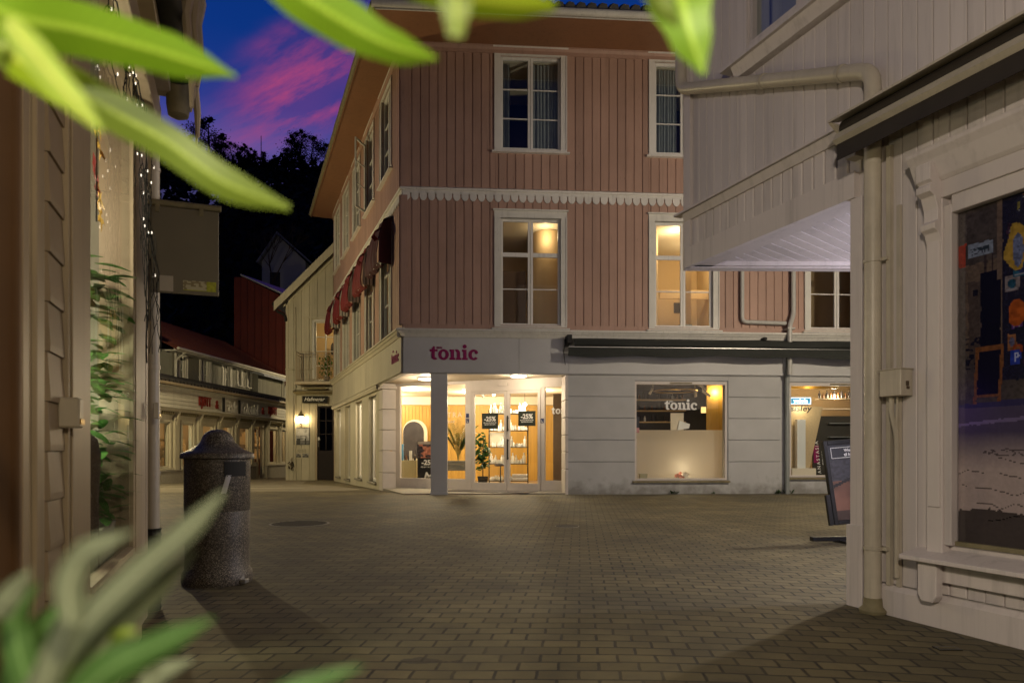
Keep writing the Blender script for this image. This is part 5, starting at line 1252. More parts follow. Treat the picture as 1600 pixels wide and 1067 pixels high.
# weatherboards between the door casing and the window post
x0, x1 = lU(73), lU(104)
zz_ = .12
while zz_ < 3.6:
    mb.profile([(-.009, zz_), (-.010, zz_+.02), (-.002, zz_+.152), (.02, zz_+.152), (.02, zz_)], x0, x1); zz_ += .155
mb.box(x0, x1, -.018, .02, .02, .115)
mb.build('wall', MT['beige'], lb)
mb = MB()
mb.box(lU(107,-.02), dw[0]-.01, -.02, .03, .0, 3.8); mb.box(lU(107,-.02)+.03, dw[0]-.05, -.027, -.02, .0, 3.8)
mb.box(dw[1]+.0, -.0, -.012, .02, .0, ZLT); mb.box(dw[1]+.03, -.05, -.018, -.012, 0, ZLT); mb.box(-.06, .03, -.022, .16, .0, ZLT)
mb.box(dw[0], dw[1], -.05, .03, .0, dw[2]-.06); mb.box(dw[0]-.02, dw[1]+.02, -.04, .02, 3.6, 3.8)
for a, b, d in ((22, 34, .010), (36, 46, .022), (47, 56, .014), (58, 70, .026)): mb.box(lU(a,-d), lU(b,-d), -d, .02, 0, 3.8)
mb.build('trim', MT['beigetrim'], lb, bevel=.004)
mb = MB(); mb.box(LNEAR, lU(24), -.02, .03, 0, 3.8); mb.build('door', MT['beige'], lb)
w_, h_ = dw[1]-dw[0], dw[3]-dw[2]
s = MB(); s.box(-.0, .012, -.01, .05, 0, h_); s.box(w_-.012, w_-.001, -.008, .05, 0, h_); s.profile([(-.10,-.06),(-.10,-.035),(.05,.012),(.05,-.06)], -.05, w_+.02); s.box(.012, w_-.03, -.02, .04, .0, .03)
o = s.build('display_window', MT['beigetrim'], lb, loc=(dw[0], 0, dw[2]))
MB().add([(.01,.0,.02),(w_-.02,.0,.02),(w_-.02,.0,h_),(.01,.0,h_)], [(0,1,2,3)]).build('pane', MT['clearglass'], o)
# the display room behind: floor, back, far side and ceiling
MT['disproom'] = plain('display_room_wall', (.20,.185,.15), .7, 0, .06)
mb = MB(); mb.box(dw[0]-.3, dw[1]+.15, .16, 1.5, dw[2]-.12, dw[2]-.02); mb.box(dw[0]-.3, dw[1]+.15, 1.5, 1.6, dw[2]-.1, 3.8); mb.box(dw[1]+.10, dw[1]+.16, .16, 1.5, dw[2], 3.8); mb.box(dw[0]-.36, dw[0]-.3, .16, 1.5, dw[2]-.1, 3.8); mb.box(dw[0]-.3, dw[1]+.15, .16, 1.5, 3.7, 3.8)
mb.build('display_room', MT['disproom'], lb)
mb = MB(); mb.box(dw[0]+.35, dw[1]-.02, 1.38, 1.40, 1.2, 3.0); mb.build('display_panel', MT['darkbottle'], lb)
light('display_light', (dw[1]-.5, .5, 2.3), 22, (1,.86,.60), .06, lb); light('display_light', (dw[1]-.45, .4, 1.3), 24, (.97,1,.66), .06, lb)
# building mass
mb = MB(); mb.box(-.16, .0, .16, 9, -.1, ZLT); mb.box(LNEAR, 0, 9, 9.2, -.1, ZLT); mb.build('end_wall', MT['beige'], lb)
mb = MB(); mb.box(LNEAR, .12, -.22, 9.2, ZLT, ZLT+.12); mb.box(LNEAR, .16, -.28, -.2, ZLT-.1, ZLT+.15); mb.build('roof', MT['tile'], lb)
# cap blocks on the posts
for px, nm in ((92, 'square cream light switch box on the weatherboards'), (235, 'small cream light box on the corner post under the blank sign')):
    u = lU(px) if px < 200 else -.03; z = lP(px if px < 200 else 226, 640)[1]-.06
    t_ = thing('wall_box', nm, 'box', FL.M(u, -.02, z)); mb = MB(); mb.box(-.035, .035, -.045 if px < 200 else -.075, -.04 if px > 200 else .018, 0, .10); mb.build('case', MT['pipe'], t_, bevel=.006)
    mb = MB(); mb.box(-.03, .03, -.049 if px < 200 else -.079, -.0452 if px < 200 else -.0752, .012, .03); mb.build('stain', MT['brass'], t_)
# downpipe at the corner with black boot
dpx_ = at(239, 704, 4.5); 
mb = MB(); mp_ = FL.M().inverted(); q = mp_ @ Vector((dpx_.x, dpx_.y, 0))
mb.tube([(q.x, q.y, .52), (q.x, q.y, 4.4)], .040, 14)
for z in (.9, 1.6, 2.9): mb.lathe([(.045, z-.012), (.045, z+.012)], 14, q.x, q.y)
mb.build('downpipe', MT['pipe'], lb, smooth=True)
mb = MB(); pr = []
for i in range(26): pr += [(.046+.008*(i % 2), .0+.54*i/25)]
mb.lathe(pr, 14, q.x, q.y); mb.build('pipe_boot', MT['black'], lb)
# blank projecting sign on a bracket
sA = at(233, 312, 4.42); sB = at(343, 326, 4.56)
sgn = thing('projecting_sign', 'blank dark grey projecting sign panel with yellow and white stickers on a corner bracket', 'sign', Matrix.Translation((sA.x, sA.y, 0)))
dd = Vector((sB.x-sA.x, sB.y-sA.y, 0)); L_ = dd.length; R_ = Matrix.Rotation(math.atan2(dd.y, dd.x), 4, 'Z')
zT, zB_ = at(236, 318, 4.42).z, at(236, 456, 4.42).z
mb = MB(); mb.box(.012, L_-.005, -.006, .006, zB_, zT-.012); mb.build('panel', plain('grey_metal_panel', (.17,.15,.105), .5, .1, .12, 5), sgn, M=R_, bevel=.002)
mb = MB(); mb.tube([(-.02,0,zT+.012),(L_+.01,0,zT+.012)], .021, 12); mb.build('bar', MT['oldzinc'], sgn, M=R_, smooth=True)
mb = MB(); mb.box(-.05, -.005, -.025, .025, at(233, 500, 4.42).z, zT+.03); mb.build('bracket', MT['blackmetal'], sgn, M=R_)
mb = MB()
for x in (.05, L_-.11):
    mb.box(x-.012, x+.012, -.015, .015, zT-.05, zT-.0)
mb.build('clip', MT['oldzinc'], sgn, M=R_)
pxm = .00415
mb = MB(); mb.box(.062, .142, -.0085, -.0065, zB_+.012, zB_+.112); mb.build('white_sticker', MT['pipe'], sgn, M=R_)
def stick(s, t):
    n = vnoise(s*14, t*6); base = np.where(n[..., None] > .45, np.array((.5,.46,.30)), np.array((.25,.2,.1))); y = np.array((.42,.44,.02)); e_ = (s > .72) | (t < .12); base[e_] = y*(.6+.6*n[e_][..., None]); return base
raster('yellow_sticker', .20, .065, 34, 12, stick, sgn, R_ @ T(.30, -.009, zB_+.025), th=.002)
# rolled awning under the eaves: beam, dark end cap and hanging cloth
ra = thing('folded_awning', 'folded tan cloth awning hanging from a beam above the display window', 'awning', FL.M())
mb = MB(); mb.box(LNEAR, .0, -.16, -.03, 3.30, 3.42); mb.box(LNEAR, -.0, -.10, -.03, 3.05, 3.22); mb.build('beam', MT['beigetrim'], ra, bevel=.004)
mb = MB(); mb.tube([(-1.8,-.20,3.42),(.02,-.20,3.42)], .075, 16); mb.build('roller', MT['black'], ra, smooth=True)
mb = MB(); mb.lathe([(.02,3.16),(.06,3.18),(.07,3.24),(.07,3.44)], 18, -.03, -.2); mb.build('end_cap', MT['oldzinc'], ra, smooth=True)
mb = MB(); rnd = random.Random(2)
for k in range(7):
    u0_ = .10-k*.14; v_ = -.30+.03*math.sin(k*2.1); zt2, zb2 = 4.35, 3.12+.10*(k % 3)
    pts = [(u0_+.01*math.sin(j*1.7), v_+.012*math.sin(j*2.3+k), zt2+(zb2-zt2)*j/8) for j in range(9)]
    mb.tube(pts, [.035,.033,.034,.03,.032,.028,.026,.022,.012], 7)
mb.build('cloth', MT['beigetrim'], ra, smooth=True)
mb = MB(); mb.tube([(.10,-.30,3.15),(.10,-.30,3.05),(.105,-.31,2.98),(.10,-.31,2.93)], [.008,.006,.006,.003], 6); mb.build('strap', MT['brass'], ra)
# icicle fairy lights on the corner and over the glass
fl = thing('fairy_lights', 'tangled icicle fairy lights with dark wire hanging at the display window', 'string lights', FL.M())
wr_ = MB(); rnd = random.Random(21); bulbs = []
def strand(u, v, z, n, sw):
    pts = [Vector((u, v, z))]; d = Vector((0,0,-1))
    for i in range(n):
        d = (d*.6+Vector((rnd.uniform(-1,1)*sw, rnd.uniform(-1,1)*sw*.5, -.8))).normalized(); p = pts[-1]+d*.028; p.y = min(max(p.y, v-.045), v+.01); pts.append(p)
        if i % 9 == 3 and len(bulbs) < 36:
            q_ = p+Vector((rnd.uniform(-1,1)*.02, -.012, rnd.uniform(-.02,.01))); wr_.tube([p, q_], .0035, 4); bulbs.append(q_)
    wr_.tube(pts, .0026, 4, caps=False)
for k in range(17): strand(dw[0]+.10+(w_-.08)*k/16+rnd.uniform(-.02,.02), -.06, 2.98+rnd.uniform(-.03,.03), rnd.choice((8,12,16,20)), .9)
for k in range(13): strand(dw[1]-.22+.26*k/12, -.075, 2.62+rnd.uniform(-.06,.06)-.0*k, rnd.choice((12,18,26,32)), .8)
for k in range(5): strand(dw[1]+.02+.05*k, -.085, 2.3, 26, .8)
wr_.tube([(dw[0]+.06+(w_+.1)*i/20, -.06, 2.99+.02*math.sin(i*1.9)) for i in range(21)], .004, 5)
wr_.tube([(dw[1]+.03+.02*math.sin(i*1.1), -.07, 3.0-.05*i) for i in range(30)], .004, 5)
wr_.build('wire', MT['black'], fl)
bmh = MB().lathe([(.002,-.006),(.0028,-.002),(.0028,.003),(.002,.007)], 6).mesh('bulb', MT['bulb'])
for q_ in bulbs[:90]: link('bulb', bmh, fl, q_)
# things in the display window
def leafshape(mb, p, d, up_, L, W, n=4):
    d = d.normalized(); s_ = d.cross(up_).normalized(); vs = []
    for i in range(n+1):
        t = i/n; w0 = W*math.sin(math.pi*min(t*.92+.04, 1))**.8; c = p+d*L*t+Vector((0,0,-1))*L*.25*t*t
        vs += [c-s_*w0, c+s_*w0]
    mb.add(vs, [(2*i, 2*i+1, 2*i+3, 2*i+2) for i in range(n)])
pl = thing('display_plant', 'green leafy potted plant behind the display window glass', 'plant', FL.M(dw[1]-.26, .17, dw[2]))
mb = MB(); rnd = random.Random(31)
for i in range(330):
    z = rnd.choice((1.45, 1.3, 1.1, .9, .72, .55, .4, .28))+rnd.uniform(-.08,.08); a_ = rnd.uniform(0, 6.28); leafshape(mb, Vector((rnd.uniform(-.12,.12), rnd.uniform(-.1,.1), z)), Vector((math.cos(a_), math.sin(a_), rnd.uniform(-.2,.4))), Vector((0,0,1)), rnd.uniform(.10,.2), rnd.uniform(.02,.035))
mb.build('foliage', leafy('fresh_display_leaf', (.07,.20,.04), (.14,.30,.08)), pl)
mb = MB(); mb.tube([(0,0,.1),(.02,.01,.8),(-.02,0,1.45)], .012, 6); mb.build('stem', MT['bark'], pl)
mb = MB(); mb.lathe([(.09,-.02),(.13,.2),(.12,.2)], 16); mb.build('pot', MT['concrete'], pl)
cc = thing('wooden_trunk', 'mossy brown trunk post standing in the display window', 'trunk', FL.M(dw[1]-.62, .14, dw[2])); mb = MB(); mb.lathe([(.085,-.02),(.08,.3),(.09,.55),(.075,.62),(.03,.66)], 12); mb.build('trunk', MT['bark'], cc, smooth=True)
wb = thing('display_box', 'plain pale box at the bottom of the display window', 'box', FL.M(dw[1]-.60, .06, dw[2]-.015)); mb = MB(); mb.box(-.1, .42, 0, .3, 0, .20); mb.build('box', MT['disproom'], wb, bevel=.004)
def maple(c, size, up_, nrm):
    mb = MB(); s_ = up_.cross(nrm).normalized(); vs = [c]
    for k in range(16):
        a_ = math.pi*2*k/16; r = size*(1.0 if k % 3 == 0 else .42)*(1.15 if k == 0 else 1)
        vs.append(c+up_*math.cos(a_)*r+s_*math.sin(a_)*r+nrm*rnd.uniform(-.01,.01))
    mb.add(vs, [(0, k+1, (k+1) % 16+1) for k in range(16)]); return mb
gl_ = thing('leaf_garland', 'garland of yellow and dark red maple leaves at the left side of the display window', 'garland', FL.M(dw[1]-.58, .05, 0))
my = leafy('yellow_leaf', (.55,.33,.04), (.65,.42,.08)); mr = leafy('red_leaf', (.25,.02,.03), (.32,.04,.04))
for k, (z, m_) in enumerate(((2.62,my),(2.52,my),(2.42,mr),(2.34,mr),(2.26,my),(2.18,my),(2.72,my))):
    maple(Vector((rnd.uniform(.0,.06), rnd.uniform(0,.05), z)), .075, Vector((rnd.uniform(-.5,.5), .2, 1)).normalized(), Vector((.3,-1,.1)).normalized()).build('leaf', m_, gl_)
mb = MB(); mb.tube([(.02,.03,2.8),(.03,.03,2.5),(.02,.03,2.15)], .004, 5); mb.build('string', MT['black'], gl_)
# dark post right beside the camera
po = thing('door_post', 'out-of-focus dark brown wooden post at the left edge of the view', 'post', T(-.455, .52, 0))
mb = MB(); mb.box(-.07, .038, 0, .05, -.0, 2.4); mb.box(-.07, .041, .05, .056, 0, 2.4); mb.build('post', plain('dark_brown_wood', (.055,.026,.009), .6), po)
# ================================================================== LITTER BIN
bd_ = 5.48; bx = (340-HX)/FPX*bd_
bn = thing('litter_bin', 'tall speckled terrazzo litter bin with domed lid standing on the paving', 'litter bin', T(bx, bd_, 0))
mb = MB(); mb.lathe([(.262,.0),(.268,.03),(.262,.085),(.245,.11),(.240,.30),(.246,.565),(.243,.572),(.243,.578),(.247,.585),(.246,.99)], 48); mb.build('body', MT['terrazzo'], bn, smooth=True)
mb = MB(); mb.lathe([(.262,.985),(.276,.992),(.276,1.022),(.268,1.032),(.215,1.052),(.165,1.085),(.130,1.12),(.122,1.135),(.112,1.165),(.088,1.195),(.05,1.215),(.01,1.221)], 48); mb.build('lid', MT['terrazzo'], bn, smooth=True)
def arc_panel(a0, a1, r0, r1, z0, z1, n=8):
    m_ = MB(); vs = []
    for i in range(n+1):
        a = math.radians(a0+(a1-a0)*i/n)
        for r, z in ((r0,z0),(r1,z0),(r1,z1),(r0,z1)): vs.append((r*math.cos(a), r*math.sin(a), z))
    m_.add(vs, [(4*i+k, 4*i+4+k, 4*i+4+(k+1)%4, 4*i+(k+1)%4) for i in range(n) for k in range(4)]+[(0,1,2,3),(4*n+3,4*n+2,4*n+1,4*n)]); return m_
arc_panel(-56, -12, .235, .252, .85, .965).build('opening', MT['black'], bn)
sk = arc_panel(-9, 0, .24, .252, 0, .14)
sk.v = [(r_[0]*math.cos((r_[2]-.07)*1.1)-r_[1]*math.sin((r_[2]-.07)*1.1), r_[0]*math.sin((r_[2]-.07)*1.1)+r_[1]*math.cos((r_[2]-.07)*1.1), r_[2]) for r_ in sk.v]
sk.build('sticker', MT['alu'], bn, M=T(0,0,.72) @ Matrix.Rotation(math.radians(-48), 4, 'Z'))
mb = MB(); mb.box(-.015,.03,-.06,.01,0,.03); mb.add([(-.02,-.05,.02),(.02,-.04,.0),(.0,-.02,.07),(-.03,-.02,.06)], [(0,1,2,3)])
lt = thing('litter', 'crumpled pale wrapper against the foot of the speckled bin', 'litter', T(bx+.25, bd_-.08, .012)); mb.build('wrapper', MT['alu'], lt, bevel=.004)

# ================================================================== SIGNS OF THE CORNER SHOP
def WLc(M): return FF.M() @ M
s1 = thing('shop_sign', 'large magenta slab lettering on the white corner fascia facing the square', 'sign', FF.M(FF.U(671.5, -.06), -.0565, FF.Z(700, 562, -.06)))
slab_word('tonic', .243, MT['magenta'], s1, Matrix.Identity(4))
text_obj('small_letters', 'SKIN', .062, MT['magenta'], s1, T(.225, -.006, .262), .003, .0025, 'CENTER')
s2 = thing('shop_sign', 'magenta slab lettering on the side fascia facing the lane', 'sign', FS.M(FS.U(611.5, -.06), -.0565, FF.Z(700, 562, -.06)-.0))
wd = (FS.U(623.5, -.06)-FS.U(611.5, -.06))/4.86
slab_word('tonic', min(wd, .26), MT['magenta'], s2, Matrix.Identity(4))
text_obj('small_letters', 'SKIN', .062, MT['magenta'], s2, T(.225, -.006, .28), .003, .0025)
s3 = thing('window_lettering', 'white slab lettering on the glass above the frosted panel', 'sign', FF.M(FF.U(1038.5, .06), .064, FF.Z(1060, 640, .06)))
slab_word('tonic', .173, MT['whiteprint'], s3, Matrix.Identity(4), ext=.002)
text_obj('small_letters', 'SKIN', .045, MT['whiteprint'], s3, T(.16, -.0, .188), .001, .002)
s4 = thing('window_lettering', 'white slab lettering on the narrow glass right of the doors', 'sign', FD.M(FD.U(862), -.01, FD.Z(870, 646.5)))
slab_word('tonic', .128, MT['whiteprint'], s4, Matrix.Identity(4), ext=.002)
s5 = thing('window_lettering', 'thin white capitals on the glass left of the doors above the palm', 'sign', FD.M(FD.U(699), -.01, FD.Z(710, 652)))
text_obj('letters', 'TRA', .20, MT['whiteprint'], s5, T(.0, 0, 0), .001, -.002, 'LEFT', 1.35); text_obj('letters', 'BAR', .10, MT['whiteprint'], s5, T(.02, 0, -.15), .001, -.001, 'LEFT', 1.3)
MT['greencard'] = plain('dark_green_card', (.018,.028,.020), .5, 0, .05)
for px, py, w, h, l in ((766.5, 670, .46, .41, 'dark green discount card on the left glass door'), (824, 665.5, .47, .38, 'dark green discount card on the right glass door')):
    t_ = thing('discount_card', l, 'card', FD.M(FD.U(px), -.035, FD.Z(px, py)), None)
    mb = MB(); mb.box(-w/2, w/2, -.003, .003, 0, h); mb.build('card', MT['greencard'], t_)
    text_obj('lettering', '-25%', .165, MT['whiteprint'], t_, T(0, -.005, h*.50), .001, .006)
    text_obj('lettering', 'PÅ ALLE PRODUKTER', .038, MT['whiteprint'], t_, T(0, -.005, h*.36), .0006, .001); text_obj('lettering', 'GJELDER HELE UKEN', .034, MT['whiteprint'], t_, T(0, -.005, h*.25), .0006, .001)
for px, l in ((731.5, 'small dark blue square stickers on the door frame left of the doors'), (848, 'small dark blue square sticker on the door frame right of the doors')):
    t_ = thing('frame_sticker', l, 'sticker', FD.M(FD.U(px), -.042, FD.Z(px, 662)))
    mb = MB()
    for k in range(2 if px < 800 else 1): mb.box(-.045, .045, -.003, .0, .14*k+.02, .14*k+.13)
    mb.build('sheet', plain('blue_sticker', (.02,.03,.12), .4), t_)
    mb = MB(); mb.box(-.02, .02, -.005, -.0032, .04, .055); mb.box(-.02, -.008, -.005, -.0032, .056, .10); mb.build('symbol', MT['whiteprint'], t_)

# ================================================================== AWNINGS
def cloth_fold(u0, u1, prof, seed, n=36, amp=.03):
    rnd = random.Random(seed); mb = MB(); vs = []; ph = [rnd.uniform(0, 6) for _ in range(5)]
    m = len(prof)
    for i in range(n+1):
        t = i/n; u = u0+(u1-u0)*t
        for j, (y, z) in enumerate(prof):
            q = j/(m-1); a = amp*(.3+q)
            vs.append((u+.01*math.sin(j*2+i), y+a*math.sin(t*19+ph[0]+q*2)+a*.6*math.sin(t*43+ph[1]-q*3), z+a*.7*math.sin(t*11+ph[2])*q+.02*math.sin(t*31+ph[3])*q))
    f = [(i*m+j, i*m+j+1, (i+1)*m+j+1, (i+1)*m+j) for i in range(n) for j in range(m-1)]
    mb.add(vs, f); return mb
nms = ['nearest folded dark red awning on the lane side of the pink house', 'second folded dark red awning from the corner of the pink house', 'middle one of the folded dark red awnings on the lane side', 'second farthest folded dark red awning on the lane side', 'farthest folded dark red awning on the lane side, above the gable house door']
azt = 6.98; azb = 5.72
MT['wine'] = plain('dark_wine_awning_cloth', (.06,.012,.016), .8, 0, .4, 6, .4, .01)
for k, s in enumerate(scent):
    t_ = thing('folded_awning', nms[k], 'awning', FS.M(-s, 0, azb), 'folded awnings over the side windows')
    prof = [(-.06, azt-azb), (-.25, azt-azb-.12), (-.36, .75), (-.42, .30), (-.40, .05), (-.30, -.02), (-.24, .06)]
    cloth_fold(-.80, .80, prof, 40+k).build('cloth', MT['wine' if k == 0 else 'redcloth'], t_, smooth=True)
    m_ = MB(); m_.add([(.82,-.04,azt-azb-.05),(.82,-.26,azt-azb-.18),(.82,-.36,.72),(.82,-.38,.05),(.82,-.06,.02),(.80,-.04,azt-azb-.05),(.80,-.26,azt-azb-.18),(.80,-.36,.72),(.80,-.38,.05),(.80,-.06,.02)], [(0,1,2,3,4),(9,8,7,6,5)]+[(i,(i+1)%5,(i+1)%5+5,i+5) for i in range(5)])
    m_.build('side_panel', MT['wine' if k == 0 else 'stripe'], t_)
    m_ = MB(); m_.tube([(-.8,-.05,azt-azb),( .82,-.05,azt-azb)], .03, 8)
    for x in (-.78,.80): m_.tube([(x,-.02,.55),(x,-.33,.10)], .012, 6)
    m_.tube([(-.8,-.36,.06),(.82,-.36,.06)], .014, 6); m_.build('frame', MT['alu'], t_)
    m_ = cloth_fold(.55, .85, [(-.30, .95),(-.44,.85),(-.50,.70),(-.42,.62)], 60+k, 10, .02); m_.build('loose_flap', MT['redcloth'], t_, smooth=True)
# black awning across the shop fronts
ba = thing('black_awning', 'long folded black awning above the shop windows of the pink house', 'awning', FF.M(FF.U(900, -.35), 0, 0))
b0 = FF.U(887, -.35)-FF.U(900, -.35); b1 = LEN-FF.U(900, -.35)-.1
zA_, zM_, zC_ = FF.Z(1100, 530, -.3), FF.Z(1100, 544.5, -.42), FF.Z(1100, 558, -.42)
cloth_fold(b0+.15, b1, [(-.06, zA_+.02), (-.22, zA_+.0), (-.36, zA_-.06), (-.40, zM_+.06), (-.36, zM_+.02), (-.20, zM_-.02)], 71, 150, .018).build('folded_cloth', MT['blackfab'], ba, smooth=True)
cloth_fold(b0, b1, [(-.425, zM_), (-.43, (zM_+zC_)/2), (-.425, zC_)], 73, 120, .012).build('valance', MT['blackfab'], ba, smooth=True)
mb = MB(); mb.box(b0-.0, b1, -.44, -.42, zM_+.001, zM_+.011); mb.build('front_bar', MT['alu'], ba)
mb = MB(); mb.box(b0-.02, b0+.10, -.40, -.05, zA_-.14, zA_+.06); mb.lathe([(.05, zA_-.2), (.06, zA_-.02)], 10, b0, -.2)
for x in (4.6, 9.1): mb.box(x, x+.08, -.3, -.05, zA_, zA_+.07)
mb.build('end_bracket', MT['black'], ba, bevel=.01)
mb = MB(); mb.tube([(b0-.03,-.12,zA_-.1),(b0-.06,-.12,zA_-.3),(b0-.02,-.1,zA_-.62)], .008, 5); mb.build('cable', MT['black'], ba)

# ================================================================== INSIDE THE CORNER SHOP
ZI = .018
def bottle_mesh(name, mat, r, h, sq=False):
    return MB().lathe([(r*.95,0),(r,.01),(r,h*.66),(r*.8,h*.73),(r*.35,h*.77),(r*.35,h*.84),(r*.5,h*.845),(r*.5,h*.985),(r*.4,h)], 10).mesh(name, mat, smooth=True)
kinds = [bottle_mesh('bottle', MT['bottle'], .040, .27), bottle_mesh('bottle', MT['bottle'], .045, .34), bottle_mesh('bottle', MT['bottle'], .03, .16), bottle_mesh('bottle', MT['bottle'], .05, .12)]
dk = [bottle_mesh('bottle', MT['darkbottle'], .035, .20), bottle_mesh('bottle', MT['amber'], .03, .15), bottle_mesh('bottle', MT['darkbottle'], .028, .24)]
def bottle(me, x, y, z, label, group):
    o = link('bottle', me, None, (x, y, z)); props(o, label, 'bottle', group); return o
rk = thing('display_rack', 'tall black metal rack with white bottles behind the glass doors', 'shelf', T(-.1, 21.5, ZI))
rx0, rx1 = -.62, .60; rz = [.10, .63, 1.15, 1.67, 2.20]
mb = MB()
for x in (rx0, -.03, rx1):
    for y in (-.18, .18): mb.box(x-.014, x+.014, y-.014, y+.014, 0, 2.3 if x != 0 else 2.22)
mb.build('upright', MT['blackmetal'], rk)
for z in rz: MB().box(rx0+.014, rx1-.014, -.19, .19, z-.025, z).build('shelf', MT['blackmetal'], rk)
rnd = random.Random(12)
rl = ['bottom', 'second lowest', 'middle', 'second highest', 'top']
for zi, z in enumerate(rz):
  for yo in ((-.12, -.02), (.02, .12)):
    x = rx0+.07+(.04 if yo[0] > 0 else 0)
    while x < rx1-.05:
        if rnd.random() > (.03 if zi == 4 else .12): bottle(rnd.choice(kinds if zi else kinds[2:]), -.1+x, 21.5+rnd.uniform(*yo), ZI+z, 'white bottle on the %s shelf of the black rack behind the doors' % rl[zi], 'white bottles on the %s rack shelf' % rl[zi])
        x += rnd.uniform(.078,.096)
for (x, z, l) in ((-.45, 1.40, 'left'), ):
    pass
# back-lit shelf niche
mb = MB(); mb.box(-.60, -.08, .19, .20, 1.2, 1.62); mb.build('back_panel', MT['ceil'], rk)
light('rack_light', (-.3, -.35, 1.65), 12, (1,.86,.6), .05, rk); light('rack_light', (.2, -.45, 2.45), 22, (1,.86,.6), .05, rk)
dr_ = thing('drawer_box', 'silver grey equipment box on the bottom rack shelf', 'box', T(.22, 21.4, ZI+.10+.0)); mb = MB(); mb.box(-.22,.26,-.12,.1,0,.09); mb.box(-.22,.26,-.12,.1,.10,.2); mb.build('box', MT['alu'], dr_, bevel=.006)
# mirror, counter, poster, products on the left
ar = thing('arched_mirror', 'round-topped mirror with pale rim against the ochre panelling', 'mirror', T(*at(646, 694, 23.2)))
r = .42; pts = [(-r, -.55), (r, -.55)]+[(r*math.cos(math.radians(a)), .42+r*math.sin(math.radians(a))) for a in range(0, 181, 12)]
mb = MB(); mb.prism(pts, .0, .03); mb.build('rim', MT['ceil'], ar, loc=(.05,.02,0)); mb = MB(); mb.prism([(x*.84, z*.9+.02) for x, z in pts], -.01, .0); mb.build('mirror_glass', MT['darkbottle'], ar, loc=(.0,.018,0))
def cab(px0, px1, pyt, pyb, d, name, label, cat, mat, depth=.4):
    a, b = at(px0, pyb, d), at(px1, pyt, d); t_ = thing(name, label, cat, T((a.x+b.x)/2, d, ZI)); w = (b.x-a.x)/2
    mb = MB(); mb.box(-w, w, 0, depth, .0, b.z-ZI); mb.build('body', mat, t_, bevel=.004); return t_, w, b.z
MT['sage'] = plain('sage_cabinet', (.38,.34,.20), .5, 0, .05)
cb_, w, zc_ = cab(620.5, 651, 719, 753, 20.2, 'cabinet', 'low sage green cabinet behind the left shop glass', 'cabinet', MT['sage'])
rnd = random.Random(5)
for i in range(13):
    x = cb_.location.x-w+.05+rnd.random()*(2*w-.1); y = 20.2+.05+rnd.random()*.25
    bottle(rnd.choice(dk), x, y, zc_, 'dark bottle on the sage cabinet behind the left shop glass', 'dark bottles on the sage cabinet')
t_ = thing('product_box', 'white upright carton on the sage cabinet', 'box', T(at(641,0,20.2).x, 20.24, zc_)); MB().box(-.035,.045,-.03,.03,0,.28).build('carton', MT['whiteprint'], t_, bevel=.003)
t_ = thing('product_stand', 'bright blue product stand on the sage cabinet', 'stand', T(at(625,0,20.2).x, 20.3, zc_)); MB().box(-.07,.09,-.05,.05,.28,.48).box(-.06,.0,-.03,.03,.48,.80).box(-.07,.09,-.04,.04,0,.28).build('stand', MT['blue'], t_, bevel=.004)
def sale_print(s, t):
    c = np.zeros(s.shape+(3,)); c[:] = (.012,.013,.014); n = vnoise(s*6, t*14); n2 = vnoise(s*17+3, t*30)
    m = t > .60; warm = np.array((.50,.20,.14)); cool = np.array((.10,.08,.10)); c[m] = np.where((n > .48)[..., None], warm*(.5+.9*n2[..., None]), cool*n2[..., None])[m]
    m = (t > .93); c[m] = (.42,.36,.32); return c
a = at(653, 753, 19.6); sp = thing('sale_poster', 'tall dark sale poster standing behind the glass beside the corner pillar', 'poster', T(a.x, 19.55, a.z))
raster('print', .62, 1.16, 34, 62, sale_print, sp, T(.31, 0, 0)); mb = MB(); mb.box(-.01,.63,.005,.03,-.02,1.17); mb.build('backing', MT['darkprint'], sp)
text_obj('lettering', '-25%', .20, MT['whiteprint'], sp, T(.31, -.004, .50), .001, .007); text_obj('lettering', 'PÅ ALT I BUTIKKEN', .05, MT['whiteprint'], sp, T(.31,-.004,.42), .0006, .001); text_obj('lettering', 'M', .36, MT['whiteprint'], sp, T(.28,-.004,.04), .001, .004, shear=.3)
# palm in a trough
tr_ = thing('plant_trough', 'grey ribbed plant trough on thin legs behind the shop glass', 'planter', T(at(714,0,19.3).x, 19.3, ZI))
mb = MB(); zt2 = at(714, 719.5, 19.3).z-ZI
for k in range(3): mb.box(-.33, .33, -.12, .12, zt2-.28+.095*k, zt2-.28+.09*(k+1)+.004*k)
mb.build('trough', MT['greyboard'], tr_, bevel=.006)
for x in (-.28, .28):
    for y in (-.09,.09): MB().box(x-.012, x+.012, y-.012, y+.012, 0, zt2-.28).build('leg', MT['blackmetal'], tr_)
pm = thing('palm', 'feathery potted palm growing from the ribbed trough left of the doors', 'plant', T(at(716,0,19.3).x, 19.3, ZI+zt2-.03))
fo = MB(); stm = MB(); rnd = random.Random(17)
for k in range(17):
    a_ = rnd.uniform(0, 6.28); L = rnd.uniform(.75,1.25); tilt = rnd.uniform(.15,.5); pts = []
    for j in range(11):
        q = j/10; pts.append(Vector((math.cos(a_)*tilt*q**1.6*L*1.0, math.sin(a_)*tilt*q**1.6*L*.6, L*(q-.18*q*q*tilt*2))))
    stm.tube(pts, [.010*(1-.07*j) for j in range(11)], 5)
    for j in (4,4.5,5,5.5,6,6.5,7,7.5,8,8.5,9,9.5,10):
        for sd in (-1, 1):
            p = pts[int(j)].lerp(pts[min(int(j)+1,10)], j % 1); d = (Vector((math.cos(a_+sd*1.3), math.sin(a_+sd*1.3), .15))+Vector((0,0,.5))).normalized(); leafshape(fo, p, d, Vector((0,0,1)), .27*(1.1-abs(j-7)*.1), .017, 3)
